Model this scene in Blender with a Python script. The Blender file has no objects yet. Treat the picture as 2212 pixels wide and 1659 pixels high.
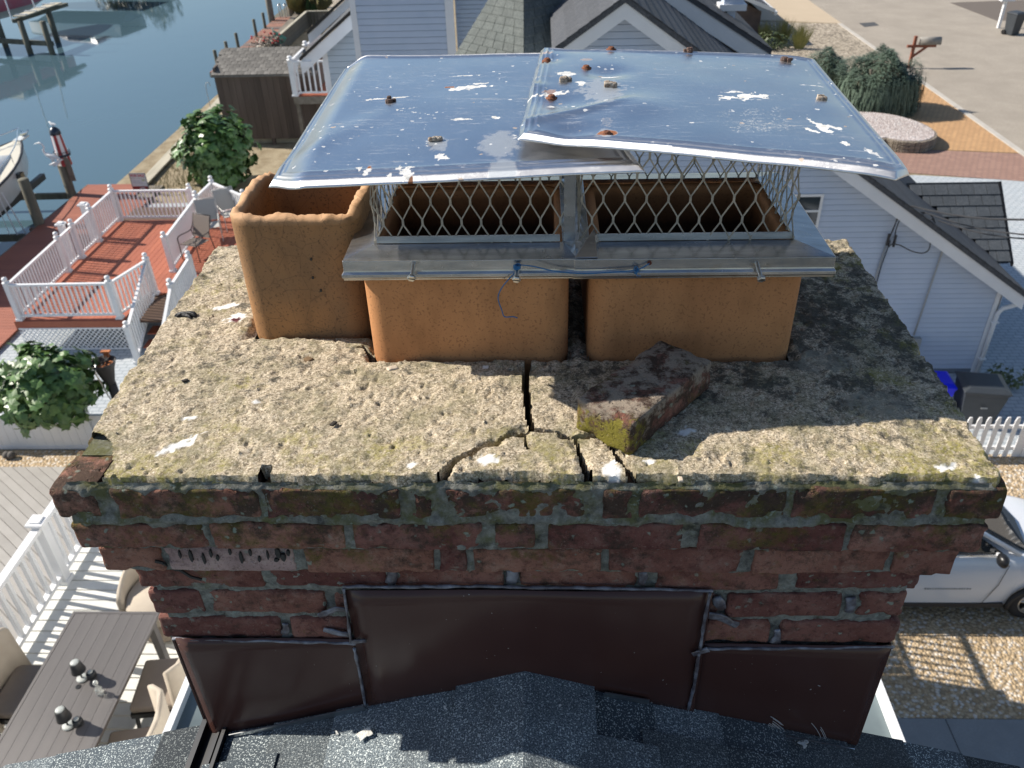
import bpy, math, random
import numpy as np
from mathutils import Vector, Matrix, Quaternion
random.seed(7)
SC = bpy.context.scene
COL = SC.collection
R = math.radians

# ------------------------------------------------------------ camera
CAMP = np.array([.0373, -.9458, .7873])
FPX, PITCH, ROLL, YAW = 1801.88, R(34.355), R(-1.783), R(-2.671)
_cp, _sp, _cy, _sy = math.cos(PITCH), math.sin(PITCH), math.cos(YAW), math.sin(YAW)
FW = np.array([_sy*_cp, _cy*_cp, -_sp]); _R0 = np.array([_cy, -_sy, 0.]); _U0 = np.cross(_R0, FW)
RT = math.cos(ROLL)*_R0+math.sin(ROLL)*_U0; UP = -math.sin(ROLL)*_R0+math.cos(ROLL)*_U0
cd = bpy.data.cameras.new('camera'); cam = bpy.data.objects.new('camera', cd); COL.objects.link(cam)
cam.matrix_world = Matrix(((RT[0], UP[0], -FW[0], CAMP[0]), (RT[1], UP[1], -FW[1], CAMP[1]), (RT[2], UP[2], -FW[2], CAMP[2]), (0, 0, 0, 1)))
cd.sensor_width = 36; cd.lens = 36*FPX/2212; cd.clip_start = .05; cd.clip_end = 900
cd.dof.use_dof = True; cd.dof.focus_distance = 1.5; cd.dof.aperture_fstop = 9.0
SC.camera = cam

# ------------------------------------------------------------ sky, sun, exposure
SUN = Vector((-1.27, .25, 1.0)).normalized()
el = math.asin(SUN.z); az = math.atan2(SUN.x, SUN.y)
w = bpy.data.worlds.new('World'); SC.world = w; w.use_nodes = True
wn = w.node_tree; bg = wn.nodes['Background']
sk = wn.nodes.new('ShaderNodeTexSky'); sk.sky_type = 'NISHITA'; sk.sun_disc = False
sk.sun_elevation = el; sk.sun_rotation = az % (2*math.pi); sk.air_density = 1.0; sk.dust_density = .6; sk.ozone_density = 1.6
wn.links.new(sk.outputs[0], bg.inputs[0]); bg.inputs[1].default_value = .085
sl = bpy.data.lights.new('sun', 'SUN'); sl.energy = 5.0; sl.angle = R(.5); sl.color = (1, .93, .83)
so = bpy.data.objects.new('sun', sl); COL.objects.link(so); so.rotation_euler = (-SUN).to_track_quat('-Z', 'Y').to_euler()
so.location = (-20, 5, 20)
vs = SC.view_settings; vs.view_transform = 'Standard'; vs.look = 'None'; vs.gamma = 1; vs.exposure = 0.5
SC.render.engine = 'CYCLES'; SC.cycles.max_bounces = 8

# ------------------------------------------------------------ helpers
def ray(x, y): return FW+RT*(x-1106)/FPX-UP*(y-829.5)/FPX
def at(x, y, z):                      # point of a horizontal plane under a photo pixel (2212 px wide)
    d = ray(x, y); return CAMP+d*(z-CAMP[2])/d[2]
def aty(x, y, yy):                    # point of a plane y = const
    d = ray(x, y); return CAMP+d*(yy-CAMP[1])/d[1]

def _h(i, j, k, s):
    v = np.sin(i*127.1+j*311.7+k*74.7+s*13.37)*43758.5453
    return v-np.floor(v)
def vn(P, s=0):
    P = np.asarray(P, float); I = np.floor(P); F = P-I; F = F*F*(3-2*F); o = 0
    for a in (0, 1):
        for b in (0, 1):
            for c in (0, 1):
                wgt = (F[:, 0] if a else 1-F[:, 0])*(F[:, 1] if b else 1-F[:, 1])*(F[:, 2] if c else 1-F[:, 2])
                o = o+wgt*_h(I[:, 0]+a, I[:, 1]+b, I[:, 2]+c, s)
    return o*2-1
def fbm(P, s=0, o=4, g=.5):
    P = np.asarray(P, float); r = 0; a = 1
    for k in range(o): r = r+a*vn(P*2**k+k*17.3, s+k); a *= g
    return r
def sm(a, b, x): t = np.clip((x-a)/(b-a), 0, 1); return t*t*(3-2*t)

def tag(o, label=None, cat=None, group=None, kind=None):
    if label: o['label'] = label
    if cat: o['category'] = cat
    if group: o['group'] = group
    if kind: o['kind'] = kind
    return o
def empty(name, loc, label=None, cat=None, group=None):
    o = bpy.data.objects.new(name, None); COL.objects.link(o); o.location = loc; o.empty_display_size = .1
    return tag(o, label, cat, group)
def wloc(o):
    v = Vector((0, 0, 0))
    while o: v = v+o.location; o = o.parent
    return v
def link(name, me, parent=None, mats=None, smooth=False):
    if mats is not None:
        for m in (mats if isinstance(mats, (list, tuple)) else [mats]): me.materials.append(m)
    if smooth: me.shade_smooth()
    o = bpy.data.objects.new(name, me); COL.objects.link(o)
    if parent: o.parent = parent; o.location = -wloc(parent)
    return o
def inst(name, me, parent, loc, rot=(0, 0, 0), sc=(1, 1, 1)):
    o = bpy.data.objects.new(name, me); COL.objects.link(o)
    l = Vector(loc)
    if parent: o.parent = parent; l = l-wloc(parent)
    o.location = l; o.rotation_euler = rot; o.scale = sc
    return o
def copy_tree(o, parent=None):
    c = o.copy(); COL.objects.link(c); c.parent = parent
    for ch in list(o.children): copy_tree(ch, c)
    return c

class MB:
    def __init__(s): s.v = []; s.f = []; s.mi = []; s.m = 0
    def add(s, vs, fs):
        n = len(s.v); s.v += [tuple(map(float, q)) for q in vs]; s.f += [tuple(i+n for i in q) for q in fs]; s.mi += [s.m]*len(fs); return s
    def box(s, c, d, rz=0, rx=0, ry=0):
        M = Matrix.Rotation(rz, 3, 'Z')@Matrix.Rotation(ry, 3, 'Y')@Matrix.Rotation(rx, 3, 'X'); vs = []
        for z in (-1, 1):
            for x, y in ((-1, -1), (1, -1), (1, 1), (-1, 1)):
                vs.append(Vector(c)+M@Vector((x*d[0]/2, y*d[1]/2, z*d[2]/2)))
        return s.add(vs, [(3, 2, 1, 0), (4, 5, 6, 7), (0, 1, 5, 4), (1, 2, 6, 5), (2, 3, 7, 6), (3, 0, 4, 7)])
    def b2(s, a, b):
        a = np.minimum(a, b)*1., np.maximum(a, b)*1.; return s.box((a[0]+a[1])/2, a[1]-a[0])
    def bar(s, p, q, w, h=None):
        p = Vector(p); q = Vector(q); h = h or w; d = (q-p).normalized(); u = Vector((0, 0, 1)) if abs(d.z) < .95 else Vector((1, 0, 0))
        a = d.cross(u).normalized()*w/2; b = a.cross(d).normalized()*h/2
        vs = [p+a+b, p-a+b, p-a-b, p+a-b, q+a+b, q-a+b, q-a-b, q+a-b]
        return s.add(vs, [(0, 1, 2, 3), (7, 6, 5, 4), (0, 4, 5, 1), (1, 5, 6, 2), (2, 6, 7, 3), (3, 7, 4, 0)])
    def tube(s, pts, r, n=8, cap=True):
        pts = [Vector(p) for p in pts]; rs = r if isinstance(r, (list, tuple)) else [r]*len(pts); vs = []; fs = []; pa = None
        for i, p in enumerate(pts):
            d = (pts[min(i+1, len(pts)-1)]-pts[max(i-1, 0)]).normalized()
            if pa is None: pa = d.orthogonal().normalized()
            else: pa = (pa-d*pa.dot(d)).normalized()
            b = d.cross(pa)
            for k in range(n): t = 2*math.pi*k/n; vs.append(p+(pa*math.cos(t)+b*math.sin(t))*rs[i])
        for i in range(len(pts)-1):
            for k in range(n): fs.append((i*n+k, i*n+(k+1) % n, (i+1)*n+(k+1) % n, (i+1)*n+k))
        if cap: fs += [tuple(range(n-1, -1, -1)), tuple(range((len(pts)-1)*n, len(pts)*n))]
        return s.add(vs, fs)
    def lathe(s, c, prof, n=16, sx=1, sy=1):
        vs = []; fs = []
        for r, z in prof:
            for k in range(n): t = 2*math.pi*k/n; vs.append((c[0]+r*math.cos(t)*sx, c[1]+r*math.sin(t)*sy, c[2]+z))
        for i in range(len(prof)-1):
            for k in range(n): fs.append((i*n+k, i*n+(k+1) % n, (i+1)*n+(k+1) % n, (i+1)*n+k))
        fs += [tuple(range(n-1, -1, -1)), tuple(range((len(prof)-1)*n, len(prof)*n))]
        return s.add(vs, fs)
    def prism(s, poly, z0, z1):
        n = len(poly); a = sum(poly[i][0]*poly[(i+1) % n][1]-poly[(i+1) % n][0]*poly[i][1] for i in range(n))
        if a < 0: poly = poly[::-1]
        return s.add([(p[0], p[1], z0) for p in poly]+[(p[0], p[1], z1) for p in poly],
                     [tuple(range(n-1, -1, -1)), tuple(range(n, 2*n))]+[(i, (i+1) % n, n+(i+1) % n, n+i) for i in range(n)])
    def slab(s, pts, t):               # planar polygon in 3D, extruded by vector t
        n = len(pts); t = Vector(t)
        nn = (Vector(pts[1])-Vector(pts[0])).cross(Vector(pts[2])-Vector(pts[0]))
        if nn.dot(t) < 0: pts = pts[::-1]
        return s.add([Vector(p) for p in pts]+[Vector(p)+t for p in pts],
                     [tuple(range(n-1, -1, -1)), tuple(range(n, 2*n))]+[(i, (i+1) % n, n+(i+1) % n, n+i) for i in range(n)])
    def grid(s, P, flip=False):        # P: (ny,nx,3)
        ny, nx = P.shape[:2]; fs = []
        for j in range(ny-1):
            for i in range(nx-1):
                q = (j*nx+i, j*nx+i+1, (j+1)*nx+i+1, (j+1)*nx+i); fs.append(q[::-1] if flip else q)
        return s.add(P.reshape(-1, 3), fs)
    def mesh(s, name, mats=None, smooth=False):
        me = bpy.data.meshes.new(name); me.from_pydata(s.v, [], s.f)
        if mats is not None:
            for m in (mats if isinstance(mats, (list, tuple)) else [mats]): me.materials.append(m)
            if max(s.mi, default=0): me.polygons.foreach_set('material_index', s.mi)
        me.update()
        if smooth: me.shade_smooth()
        return me
    def build(s, name, mat, parent=None, smooth=False):
        return link(name, s.mesh(name, mat), parent, None, smooth)
def bevel(o, w, seg=2):
    m = o.modifiers.new('bevel', 'BEVEL'); m.width = w; m.segments = seg; m.limit_method = 'ANGLE'; return o

def rbox(L, H, D, nx, ny, nz, r, noise, seed, chip=0.):
    """box of size L x D x H (x,y,z) centred at 0, rounded and worn; nx,ny,nz inner cuts"""
    def ax(l, n): return np.array([-l/2, -l/2+r*.35, -l/2+r]+list(np.linspace(-l/2+r, l/2-r, n+2)[1:-1])+[l/2-r, l/2-r*.35, l/2])
    X, Y, Z = ax(L, nx), ax(D, ny), ax(H, nz); idx = {}; P = []; F = []
    def vid(i, j, k):
        if (i, j, k) not in idx: idx[(i, j, k)] = len(P); P.append((X[i], Y[j], Z[k]))
        return idx[(i, j, k)]
    a, b, c = len(X), len(Y), len(Z)
    for i in range(a-1):
        for k in range(c-1):
            F.append((vid(i, 0, k), vid(i+1, 0, k), vid(i+1, 0, k+1), vid(i, 0, k+1)))
            F.append((vid(i, b-1, k+1), vid(i+1, b-1, k+1), vid(i+1, b-1, k), vid(i, b-1, k)))
        for j in range(b-1):
            F.append((vid(i, j, c-1), vid(i+1, j, c-1), vid(i+1, j+1, c-1), vid(i, j+1, c-1)))
            F.append((vid(i, j+1, 0), vid(i+1, j+1, 0), vid(i+1, j, 0), vid(i, j, 0)))
    for j in range(b-1):
        for k in range(c-1):
            F.append((vid(0, j, k+1), vid(0, j+1, k+1), vid(0, j+1, k), vid(0, j, k)))
            F.append((vid(a-1, j, k), vid(a-1, j+1, k), vid(a-1, j+1, k+1), vid(a-1, j, k+1)))
    P = np.array(P); half = np.array([L/2, D/2, H/2])
    C = np.clip(P, -(half-r), half-r); d = P-C; l = np.linalg.norm(d, axis=1, keepdims=True); n = d/np.maximum(l, 1e-9)
    P2 = np.where(l > 1e-7, C+n*r, P)
    edge = (np.abs(P) > half-r*1.05).sum(1) >= 2
    f1 = fbm(P*28+seed*3.1, seed, 3); f2 = fbm(P*90+seed, seed+5, 3)
    out = P2/np.linalg.norm(P2, axis=1, keepdims=True)
    k = f1*noise+f2*noise*.5-np.where(edge, np.clip(fbm(P*34+9, seed+9, 3), 0, 1)*chip, 0)
    nn = np.where(l > 1e-7, n, np.sign(P)*(np.abs(P) > half-1e-6)); nn = nn/np.maximum(np.linalg.norm(nn, axis=1, keepdims=True), 1e-9)
    P2 = P2+nn*k[:, None]
    m = MB(); m.add(P2, F); return m

# ------------------------------------------------------------ materials
def nodes(name):
    m = bpy.data.materials.new(name); m.use_nodes = True; nt = m.node_tree; b = nt.nodes['Principled BSDF']
    def N(t, ins={}, **pr):
        n = nt.nodes.new('ShaderNode'+t)
        for k, v in pr.items(): setattr(n, k, v)
        for k, v in ins.items():
            if isinstance(v, bpy.types.NodeSocket): nt.links.new(v, n.inputs[k])
            else: n.inputs[k].default_value = v
        return n
    def S(k, v):
        if isinstance(v, bpy.types.NodeSocket): nt.links.new(v, b.inputs[k])
        else: b.inputs[k].default_value = v
    return m, N, S
def c4(c): return (c[0], c[1], c[2], 1)
def noise(N, co, scale, det=4, rough=.55, dist=0):
    return N('TexNoise', {'Vector': co, 'Scale': scale, 'Detail': det, 'Roughness': rough, 'Distortion': dist}).outputs[0]
def ramp(N, fac, a, b, lo=(0, 0, 0), hi=(1, 1, 1)):
    n = N('ValToRGB', {0: fac}); n.color_ramp.elements[0].position = a; n.color_ramp.elements[1].position = b
    n.color_ramp.elements[0].color = c4(lo); n.color_ramp.elements[1].color = c4(hi); return n.outputs[0]
def mix(N, f, a, b):
    n = N('MixRGB', {0: f, 1: a if isinstance(a, bpy.types.NodeSocket) else c4(a), 2: b if isinstance(b, bpy.types.NodeSocket) else c4(b)}); return n.outputs[0]
def math_(N, op, a, b=0): return N('Math', {0: a, 1: b}, operation=op).outputs[0]
def bump(N, h, st, dist=.002): return N('Bump', {'Height': h, 'Strength': st, 'Distance': dist}).outputs[0]
def mat(name, c, c2=None, sc=4, rough=.6, metal=0, bs=0, bsc=40, bd=.003, stretch=None, rnd=0, spec=.5, fine=0, fsc=60):
    m, N, S = nodes(name); co = N('TexCoord').outputs['Object']
    if stretch: co = N('Mapping', {'Vector': co, 'Scale': stretch}).outputs[0]
    col = None
    if c2: col = mix(N, ramp(N, noise(N, co, sc), .32, .68), c, c2)
    if fine:
        col = mix(N, ramp(N, noise(N, co, fsc, 2), .35, .65), col if col else c, tuple(x*(1-fine) for x in c))
    if rnd:
        r = N('ObjectInfo').outputs['Random']; v = N('MapRange', {0: r, 3: 1-rnd, 4: 1+rnd}).outputs[0]
        col = N('HueSaturation', {'Value': v, 'Color': col if col else c4(c)}).outputs[0]
    S('Base Color', col if col else c4(c)); S('Roughness', rough); S('Metallic', metal); S('Specular IOR Level', spec)
    if bs: S('Normal', bump(N, noise(N, co, bsc, 5), bs, bd))
    return m

def mk_brick(name='worn brick with moss', moss_hi=1.0, loose=False):
    m, N, S = nodes(name); g = N('NewGeometry'); pos = g.outputs['Position']; rnd = N('ObjectInfo').outputs['Random']
    z = N('SeparateXYZ', {0: pos}).outputs
    off = N('VectorMath', {0: pos, 1: N('CombineXYZ', {0: math_(N, 'MULTIPLY', rnd, 7)}).outputs[0]}, operation='ADD').outputs[0]
    base = mix(N, ramp(N, noise(N, off, 9, 5), .35, .68), (.20, .080, .060), (.34, .165, .125))
    base = mix(N, ramp(N, noise(N, off, 26, 6, .75), .52, .66), base, (.31, .18, .14))
    base = mix(N, math_(N, 'MULTIPLY', ramp(N, noise(N, off, 34, 5, .7), .52, .62), .55), base, (.10, .035, .03))
    base = N('HueSaturation', {'Color': base, 'Value': N('MapRange', {0: rnd, 3: .72, 4: 1.3}).outputs[0], 'Hue': N('MapRange', {0: rnd, 3: .49, 4: .51}).outputs[0]}).outputs[0]
    up = N('MapRange', {0: z[2], 1: -.19, 2: -.0, 3: 0., 4: 1.}).outputs[0]
    dirt = ramp(N, math_(N, 'ADD', noise(N, pos, 18, 7, .75), math_(N, 'MULTIPLY', up, .17)), .55, .68)
    base = mix(N, math_(N, 'MULTIPLY', dirt, .85), base, (.045, .038, .028))
    mossn = ramp(N, math_(N, 'ADD', noise(N, N('Mapping', {'Vector': pos, 'Location': (3, 1, 7)}).outputs[0], 11, 8, .78), math_(N, 'MULTIPLY', up, .09*moss_hi)), .575, .68)
    base = mix(N, math_(N, 'MULTIPLY', mossn, math_(N, 'ADD', math_(N, 'MULTIPLY', noise(N, pos, 150, 3), .9), .15)), base, (.125, .115, .018))
    vor = N('TexVoronoi', {'Vector': N('VectorMath', {0: pos, 1: N('TexNoise', {'Vector': pos, 'Scale': 90.}).outputs[1]}, operation='MULTIPLY_ADD').outputs[0], 'Scale': 60.})
    vor2 = N('TexVoronoi', {'Vector': pos, 'Scale': 55.})
    dn = N('VectorMath', {0: N('TexNoise', {'Vector': pos, 'Scale': 120.}).outputs[1], 'Scale': .012}, operation='SCALE').outputs[0]
    vor2.inputs['Vector'].default_value = (0, 0, 0)
    m.node_tree.links.new(N('VectorMath', {0: pos, 1: dn}, operation='ADD').outputs[0], vor2.inputs['Vector'])
    spot = math_(N, 'MULTIPLY', ramp(N, vor2.outputs['Distance'], .16, .26, (1, 1, 1), (0, 0, 0)), math_(N, 'GREATER_THAN', N('SeparateColor', {0: vor2.outputs['Color']}).outputs[0], .55))
    spot = math_(N, 'MULTIPLY', spot, ramp(N, noise(N, pos, 6), .38, .55))
    base = mix(N, math_(N, 'MULTIPLY', spot, .8), base, (.30, .37, .30))
    if loose:
        ob = N('SeparateXYZ', {0: N('TexCoord').outputs['Object']}).outputs
        k = N('MapRange', {0: ob[0], 1: -.02, 2: -.10, 3: -.05, 4: .16}).outputs[0]; kz = N('MapRange', {0: ob[2], 1: .028, 2: -.03, 3: -.06, 4: .12}).outputs[0]
        base = mix(N, math_(N, 'MULTIPLY', ramp(N, math_(N, 'ADD', noise(N, pos, 30, 6, .7), kz), .40, .5, (1, 1, 1), (0, 0, 0)), .95), base, (.33, .275, .215))
        base = mix(N, ramp(N, math_(N, 'ADD', noise(N, pos, 24, 6, .75), math_(N, 'ADD', k, kz)), .64, .72), base, (.20, .175, .03))
    base = mix(N, math_(N, 'MULTIPLY', ramp(N, noise(N, pos, 260, 4, .8), .56, .64), .5), base, (.06, .03, .025)); base = mix(N, math_(N, 'MULTIPLY', ramp(N, noise(N, pos, 190, 4, .8), .60, .68), .45), base, (.42, .33, .27))
    S('Base Color', base); S('Roughness', .9); S('Specular IOR Level', .2)
    h = math_(N, 'ADD', noise(N, pos, 150, 7, .8), math_(N, 'MULTIPLY', ramp(N, noise(N, off, 110, 2), .25, .4), 1.))
    S('Normal', bump(N, h, 1., .0036))
    return m
M_BRICK = mk_brick(); M_BRICKP = mk_brick('pale pink brick', .3)
for n_ in M_BRICKP.node_tree.nodes:
    if n_.type == 'HUE_SAT': n_.inputs['Saturation'].default_value = .55
    if n_.type == 'MAP_RANGE' and abs(n_.inputs[3].default_value-.72) < .01: n_.inputs[3].default_value = 1.7; n_.inputs[4].default_value = 1.9

def mk_concrete():
    m, N, S = nodes('weathered cement crown'); g = N('NewGeometry'); pos = g.outputs['Position']; xyz = N('SeparateXYZ', {0: pos}).outputs
    b = mix(N, ramp(N, noise(N, pos, 85, 7, .85), .41, .59), (.24, .19, .125), (.66, .55, .40))
    b = mix(N, ramp(N, noise(N, pos, 300, 3, .7), .50, .62), b, (.78, .68, .52))
    b = mix(N, math_(N, 'MULTIPLY', ramp(N, noise(N, N('Mapping', {'Vector': pos, 'Location': (5, 2, 1)}).outputs[0], 240, 4, .75), .52, .60), .85), b, (.13, .105, .07))
    # grey-green film in loose patches
    film = ramp(N, noise(N, N('Mapping', {'Vector': pos, 'Location': (1, 9, 1)}).outputs[0], 13, 8, .8), .47, .62)
    b = mix(N, math_(N, 'MULTIPLY', film, .6), b, (.20, .185, .10))
    # black lichen, heavier towards the right and round the flues
    dx = N('MapRange', {0: xyz[0], 1: -.15, 2: .45, 3: -.02, 4: .06}).outputs[0]
    dy = N('MapRange', {0: xyz[1], 1: .0, 2: .26, 3: -.03, 4: .055}).outputs[0]
    dk = noise(N, N('Mapping', {'Vector': pos, 'Location': (2, 4, 8)}).outputs[0], 24, 9, .8)
    dk = ramp(N, math_(N, 'ADD', dk, math_(N, 'ADD', dx, dy)), .56, .64)
    b = mix(N, math_(N, 'MULTIPLY', dk, .84), b, (.062, .060, .050))
    # yellow-green moss, thick along the front edge
    ed = N('MapRange', {0: xyz[1], 1: -.06, 2: .12, 3: .16, 4: 0.}).outputs[0]
    ex = N('MapRange', {0: math_(N, 'ABSOLUTE', xyz[0]), 1: .4, 2: .68, 3: 0, 4: .10}).outputs[0]
    ms = ramp(N, math_(N, 'ADD', noise(N, N('Mapping', {'Vector': pos, 'Location': (7, 7, 3)}).outputs[0], 12, 7, .72), math_(N, 'ADD', ed, ex)), .60, .74)
    ms = math_(N, 'MULTIPLY', ms, ramp(N, noise(N, pos, 170, 3), .3, .6))
    b = mix(N, math_(N, 'MULTIPLY', ms, .75), b, (.26, .235, .035))
    at_ = N('Attribute', attribute_name='dirt').outputs['Color']; dc = N('SeparateColor', {0: at_}).outputs
    b = mix(N, math_(N, 'MULTIPLY', dc[2], ramp(N, noise(N, pos, 60, 6, .8), .3, .6)), b, (.30, .28, .22)); b = mix(N, dc[0], b, (.85, .84, .80)); b = mix(N, dc[1], b, (.13, .04, .05))
    S('Base Color', b); S('Roughness', .95); S('Specular IOR Level', .2)
    h = math_(N, 'ADD', noise(N, pos, 320, 5, .8), math_(N, 'MULTIPLY', noise(N, pos, 160, 4), .4))
    S('Normal', bump(N, h, .75, .0022))
    return m
M_CONC = mk_concrete()

def mk_mortar():
    m, N, S = nodes('old grey mortar'); pos = N('NewGeometry').outputs['Position']; z = N('SeparateXYZ', {0: pos}).outputs[2]
    b = mix(N, ramp(N, noise(N, pos, 60, 6, .7), .35, .65), (.15, .15, .13), (.38, .38, .33))
    up = N('MapRange', {0: z, 1: -.22, 2: -.03, 3: 0., 4: .13}).outputs[0]
    ms = ramp(N, math_(N, 'ADD', noise(N, pos, 14, 6, .7), up), .56, .70)
    b = mix(N, math_(N, 'MULTIPLY', ms, .8), b, (.13, .13, .025))
    b = mix(N, math_(N, 'MULTIPLY', ramp(N, noise(N, pos, 26, 6, .7), .56, .66), .75), b, (.035, .033, .03))
    b = mix(N, math_(N, 'MULTIPLY', ramp(N, noise(N, pos, 95, 4), .62, .68), .6), b, (.36, .43, .37))
    S('Base Color', b); S('Roughness', .95); S('Normal', bump(N, noise(N, pos, 110, 8, .75), 1., .008)); return m
M_MORT = mk_mortar()

def mk_clay(name, c1, c2, dark):
    m, N, S = nodes(name); co = N('TexCoord').outputs['Object']
    b = mix(N, ramp(N, noise(N, co, 5, 4), .35, .65), c1, c2)
    b = mix(N, math_(N, 'MULTIPLY', ramp(N, noise(N, co, 230, 2), .58, .66), .6), b, dark)
    b = mix(N, math_(N, 'MULTIPLY', ramp(N, noise(N, N('Mapping', {'Vector': co, 'Scale': (1, 1, .35)}).outputs[0], 30, 5), .45, .7), .35), b, (c1[0]*.55, c1[1]*.55, c1[2]*.55))
    v = N('TexVoronoi', {'Vector': N('Mapping', {'Vector': co, 'Scale': (1, 1, .8)}).outputs[0], 'Scale': 24.}, feature='DISTANCE_TO_EDGE').outputs['Distance']
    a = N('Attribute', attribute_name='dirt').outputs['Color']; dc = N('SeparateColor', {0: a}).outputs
    b = mix(N, dc[0], b, (.55, .33, .18)); b = mix(N, dc[1], b, (.028, .014, .010))  # second channel: soot together with painted shade inside the flues
    if 'crazed' in name: b = mix(N, math_(N, 'MULTIPLY', ramp(N, v, .0, .02, (1, 1, 1), (0, 0, 0)), .35), b, (.06, .04, .03))
    S('Base Color', b); S('Roughness', .8); S('Specular IOR Level', .3)
    S('Normal', bump(N, noise(N, co, 260, 5, .7), .35, .002)); return m
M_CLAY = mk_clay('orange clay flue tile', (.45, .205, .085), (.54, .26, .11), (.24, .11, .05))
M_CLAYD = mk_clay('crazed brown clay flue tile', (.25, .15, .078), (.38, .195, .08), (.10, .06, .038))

def mk_lid():
    m, N, S = nodes('weathered sheet steel'); co = N('TexCoord').outputs['Object']
    br = N('Mapping', {'Vector': co, 'Scale': (1, .05, 1)}).outputs[0]; brx = N('Mapping', {'Vector': co, 'Scale': (.12, 1, 1)}).outputs[0]
    b = mix(N, ramp(N, noise(N, co, 6, 4), .3, .7), (.73, .73, .74), (.85, .84, .83))
    # dull specks and streaks of dried rain
    sp = ramp(N, noise(N, brx, 150, 6, .85), .56, .63); sp = math_(N, 'MAXIMUM', sp, math_(N, 'MULTIPLY', ramp(N, noise(N, co, 170, 4, .8), .60, .66), .8))
    film = math_(N, 'MULTIPLY', sp, ramp(N, noise(N, co, 11, 3), .36, .55))
    tan = math_(N, 'MULTIPLY', ramp(N, noise(N, N('Mapping', {'Vector': brx, 'Location': (4, 4, 4)}).outputs[0], 50, 5, .7), .63, .72), .5)
    a = N('Attribute', attribute_name='dirt').outputs['Color']; dc = N('SeparateColor', {0: a}).outputs
    wob = N('VectorMath', {0: co, 1: N('VectorMath', {0: N('TexNoise', {'Vector': co, 'Scale': 130.}).outputs[1], 'Scale': .008}, operation='SCALE').outputs[0]}, operation='ADD').outputs[0]
    def specks(sc, thr, r0, r1):
        v = N('TexVoronoi', {'Vector': wob, 'Scale': sc}); cc = N('SeparateColor', {0: v.outputs['Color']}).outputs
        lim = N('MapRange', {0: cc[1], 3: r0, 4: r1}).outputs[0]
        return math_(N, 'MULTIPLY', math_(N, 'LESS_THAN', v.outputs['Distance'], lim), math_(N, 'GREATER_THAN', cc[0], thr))
    spw = math_(N, 'MULTIPLY', specks(85., .80, .08, .28), ramp(N, noise(N, co, 7, 3), .40, .55)); spr = specks(42., .90, .05, .20)
    fn = noise(N, co, 240, 4, .7)
    white = ramp(N, math_(N, 'ADD', math_(N, 'MULTIPLY', dc[0], .75), math_(N, 'MULTIPLY', fn, .5)), .58, .76)
    rust = ramp(N, math_(N, 'ADD', math_(N, 'MULTIPLY', dc[1], .8), math_(N, 'MULTIPLY', fn, .35)), .42, .75)
    grey = math_(N, 'MULTIPLY', dc[2], .8)
    film = math_(N, 'MULTIPLY', film, .42); b = mix(N, math_(N, 'MULTIPLY', film, .6), b, (.68, .69, .68)); b = mix(N, tan, b, (.42, .36, .28))
    b = mix(N, grey, b, (.40, .45, .50)); b = mix(N, math_(N, 'MULTIPLY', spr, .7), b, (.40, .27, .17)); b = mix(N, math_(N, 'MULTIPLY', spw, .85), b, (.74, .74, .72)); b = mix(N, rust, b, mix(N, fn, (.38, .15, .05), (.16, .05, .025))); b = mix(N, white, b, mix(N, ramp(N, noise(N, co, 90, 4), .35, .6), (.62, .60, .55), (.84, .83, .79)))
    nonm = N('Clamp', {0: math_(N, 'ADD', math_(N, 'ADD', white, math_(N, 'ADD', rust, math_(N, 'MULTIPLY', math_(N, 'ADD', spw, spr), .7))), math_(N, 'ADD', math_(N, 'MULTIPLY', film, .6), math_(N, 'ADD', tan, math_(N, 'MULTIPLY', grey, .55))))}).outputs[0]
    S('Base Color', b); S('Anisotropic', .82); S('Tangent', N('CombineXYZ', {0: 1., 1: 0., 2: 0.}).outputs[0]); S('Metallic', math_(N, 'SUBTRACT', 1., nonm))
    S('Roughness', math_(N, 'ADD', math_(N, 'ADD', .25, math_(N, 'MULTIPLY', noise(N, co, 20, 5), .16)), math_(N, 'MULTIPLY', nonm, .4)))
    h = math_(N, 'ADD', noise(N, N('Mapping', {'Vector': co, 'Scale': (1, .03, 1)}).outputs[0], 700, 2), math_(N, 'MULTIPLY', white, 6))
    S('Normal', bump(N, h, .12, .0012)); return m
M_LID = mk_lid()
def mk_galv(name, c, c2, rough=.35, metal=.9, sx=.15):
    m, N, S = nodes(name); co = N('TexCoord').outputs['Object']
    s = N('Mapping', {'Vector': co, 'Scale': (sx, 1, 1)}).outputs[0]
    b = mix(N, ramp(N, noise(N, s, 55, 5, .6), .35, .65), c, c2)
    b = mix(N, math_(N, 'MULTIPLY', ramp(N, noise(N, co, 40, 4), .58, .72), .45), b, (.30, .25, .18))
    S('Base Color', b); S('Metallic', metal); S('Roughness', math_(N, 'ADD', rough, math_(N, 'MULTIPLY', noise(N, co, 60, 4), .2)))
    S('Normal', bump(N, noise(N, s, 60, 3), .1, .002)); return m
M_GALV = mk_galv('dull galvanised steel', (.36, .37, .38), (.58, .58, .58), .14)
M_MESH = mk_galv('grey expanded metal', (.33, .31, .27), (.50, .46, .39), .5, .45, 1)
M_BOLT = mk_galv('bright zinc bolt', (.62, .62, .6), (.7, .7, .68), .25, 1, 1)
# ============================================================ CHIMNEY
chim = empty('brick_chimney', (0, .33, -.6), 'weathered red brick chimney with cracked mossy cement crown and brown flashing', 'chimney')
CZ = [(-.010, -.067), (-.0800, -.1345), (-.1470, -.2015), (-.2145, -.2685), (-.2812, -.3360), (-.3480, -.4040)]
EO = [.050, .048, .030, .005, 0., 0.]
HX = .6347
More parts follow.
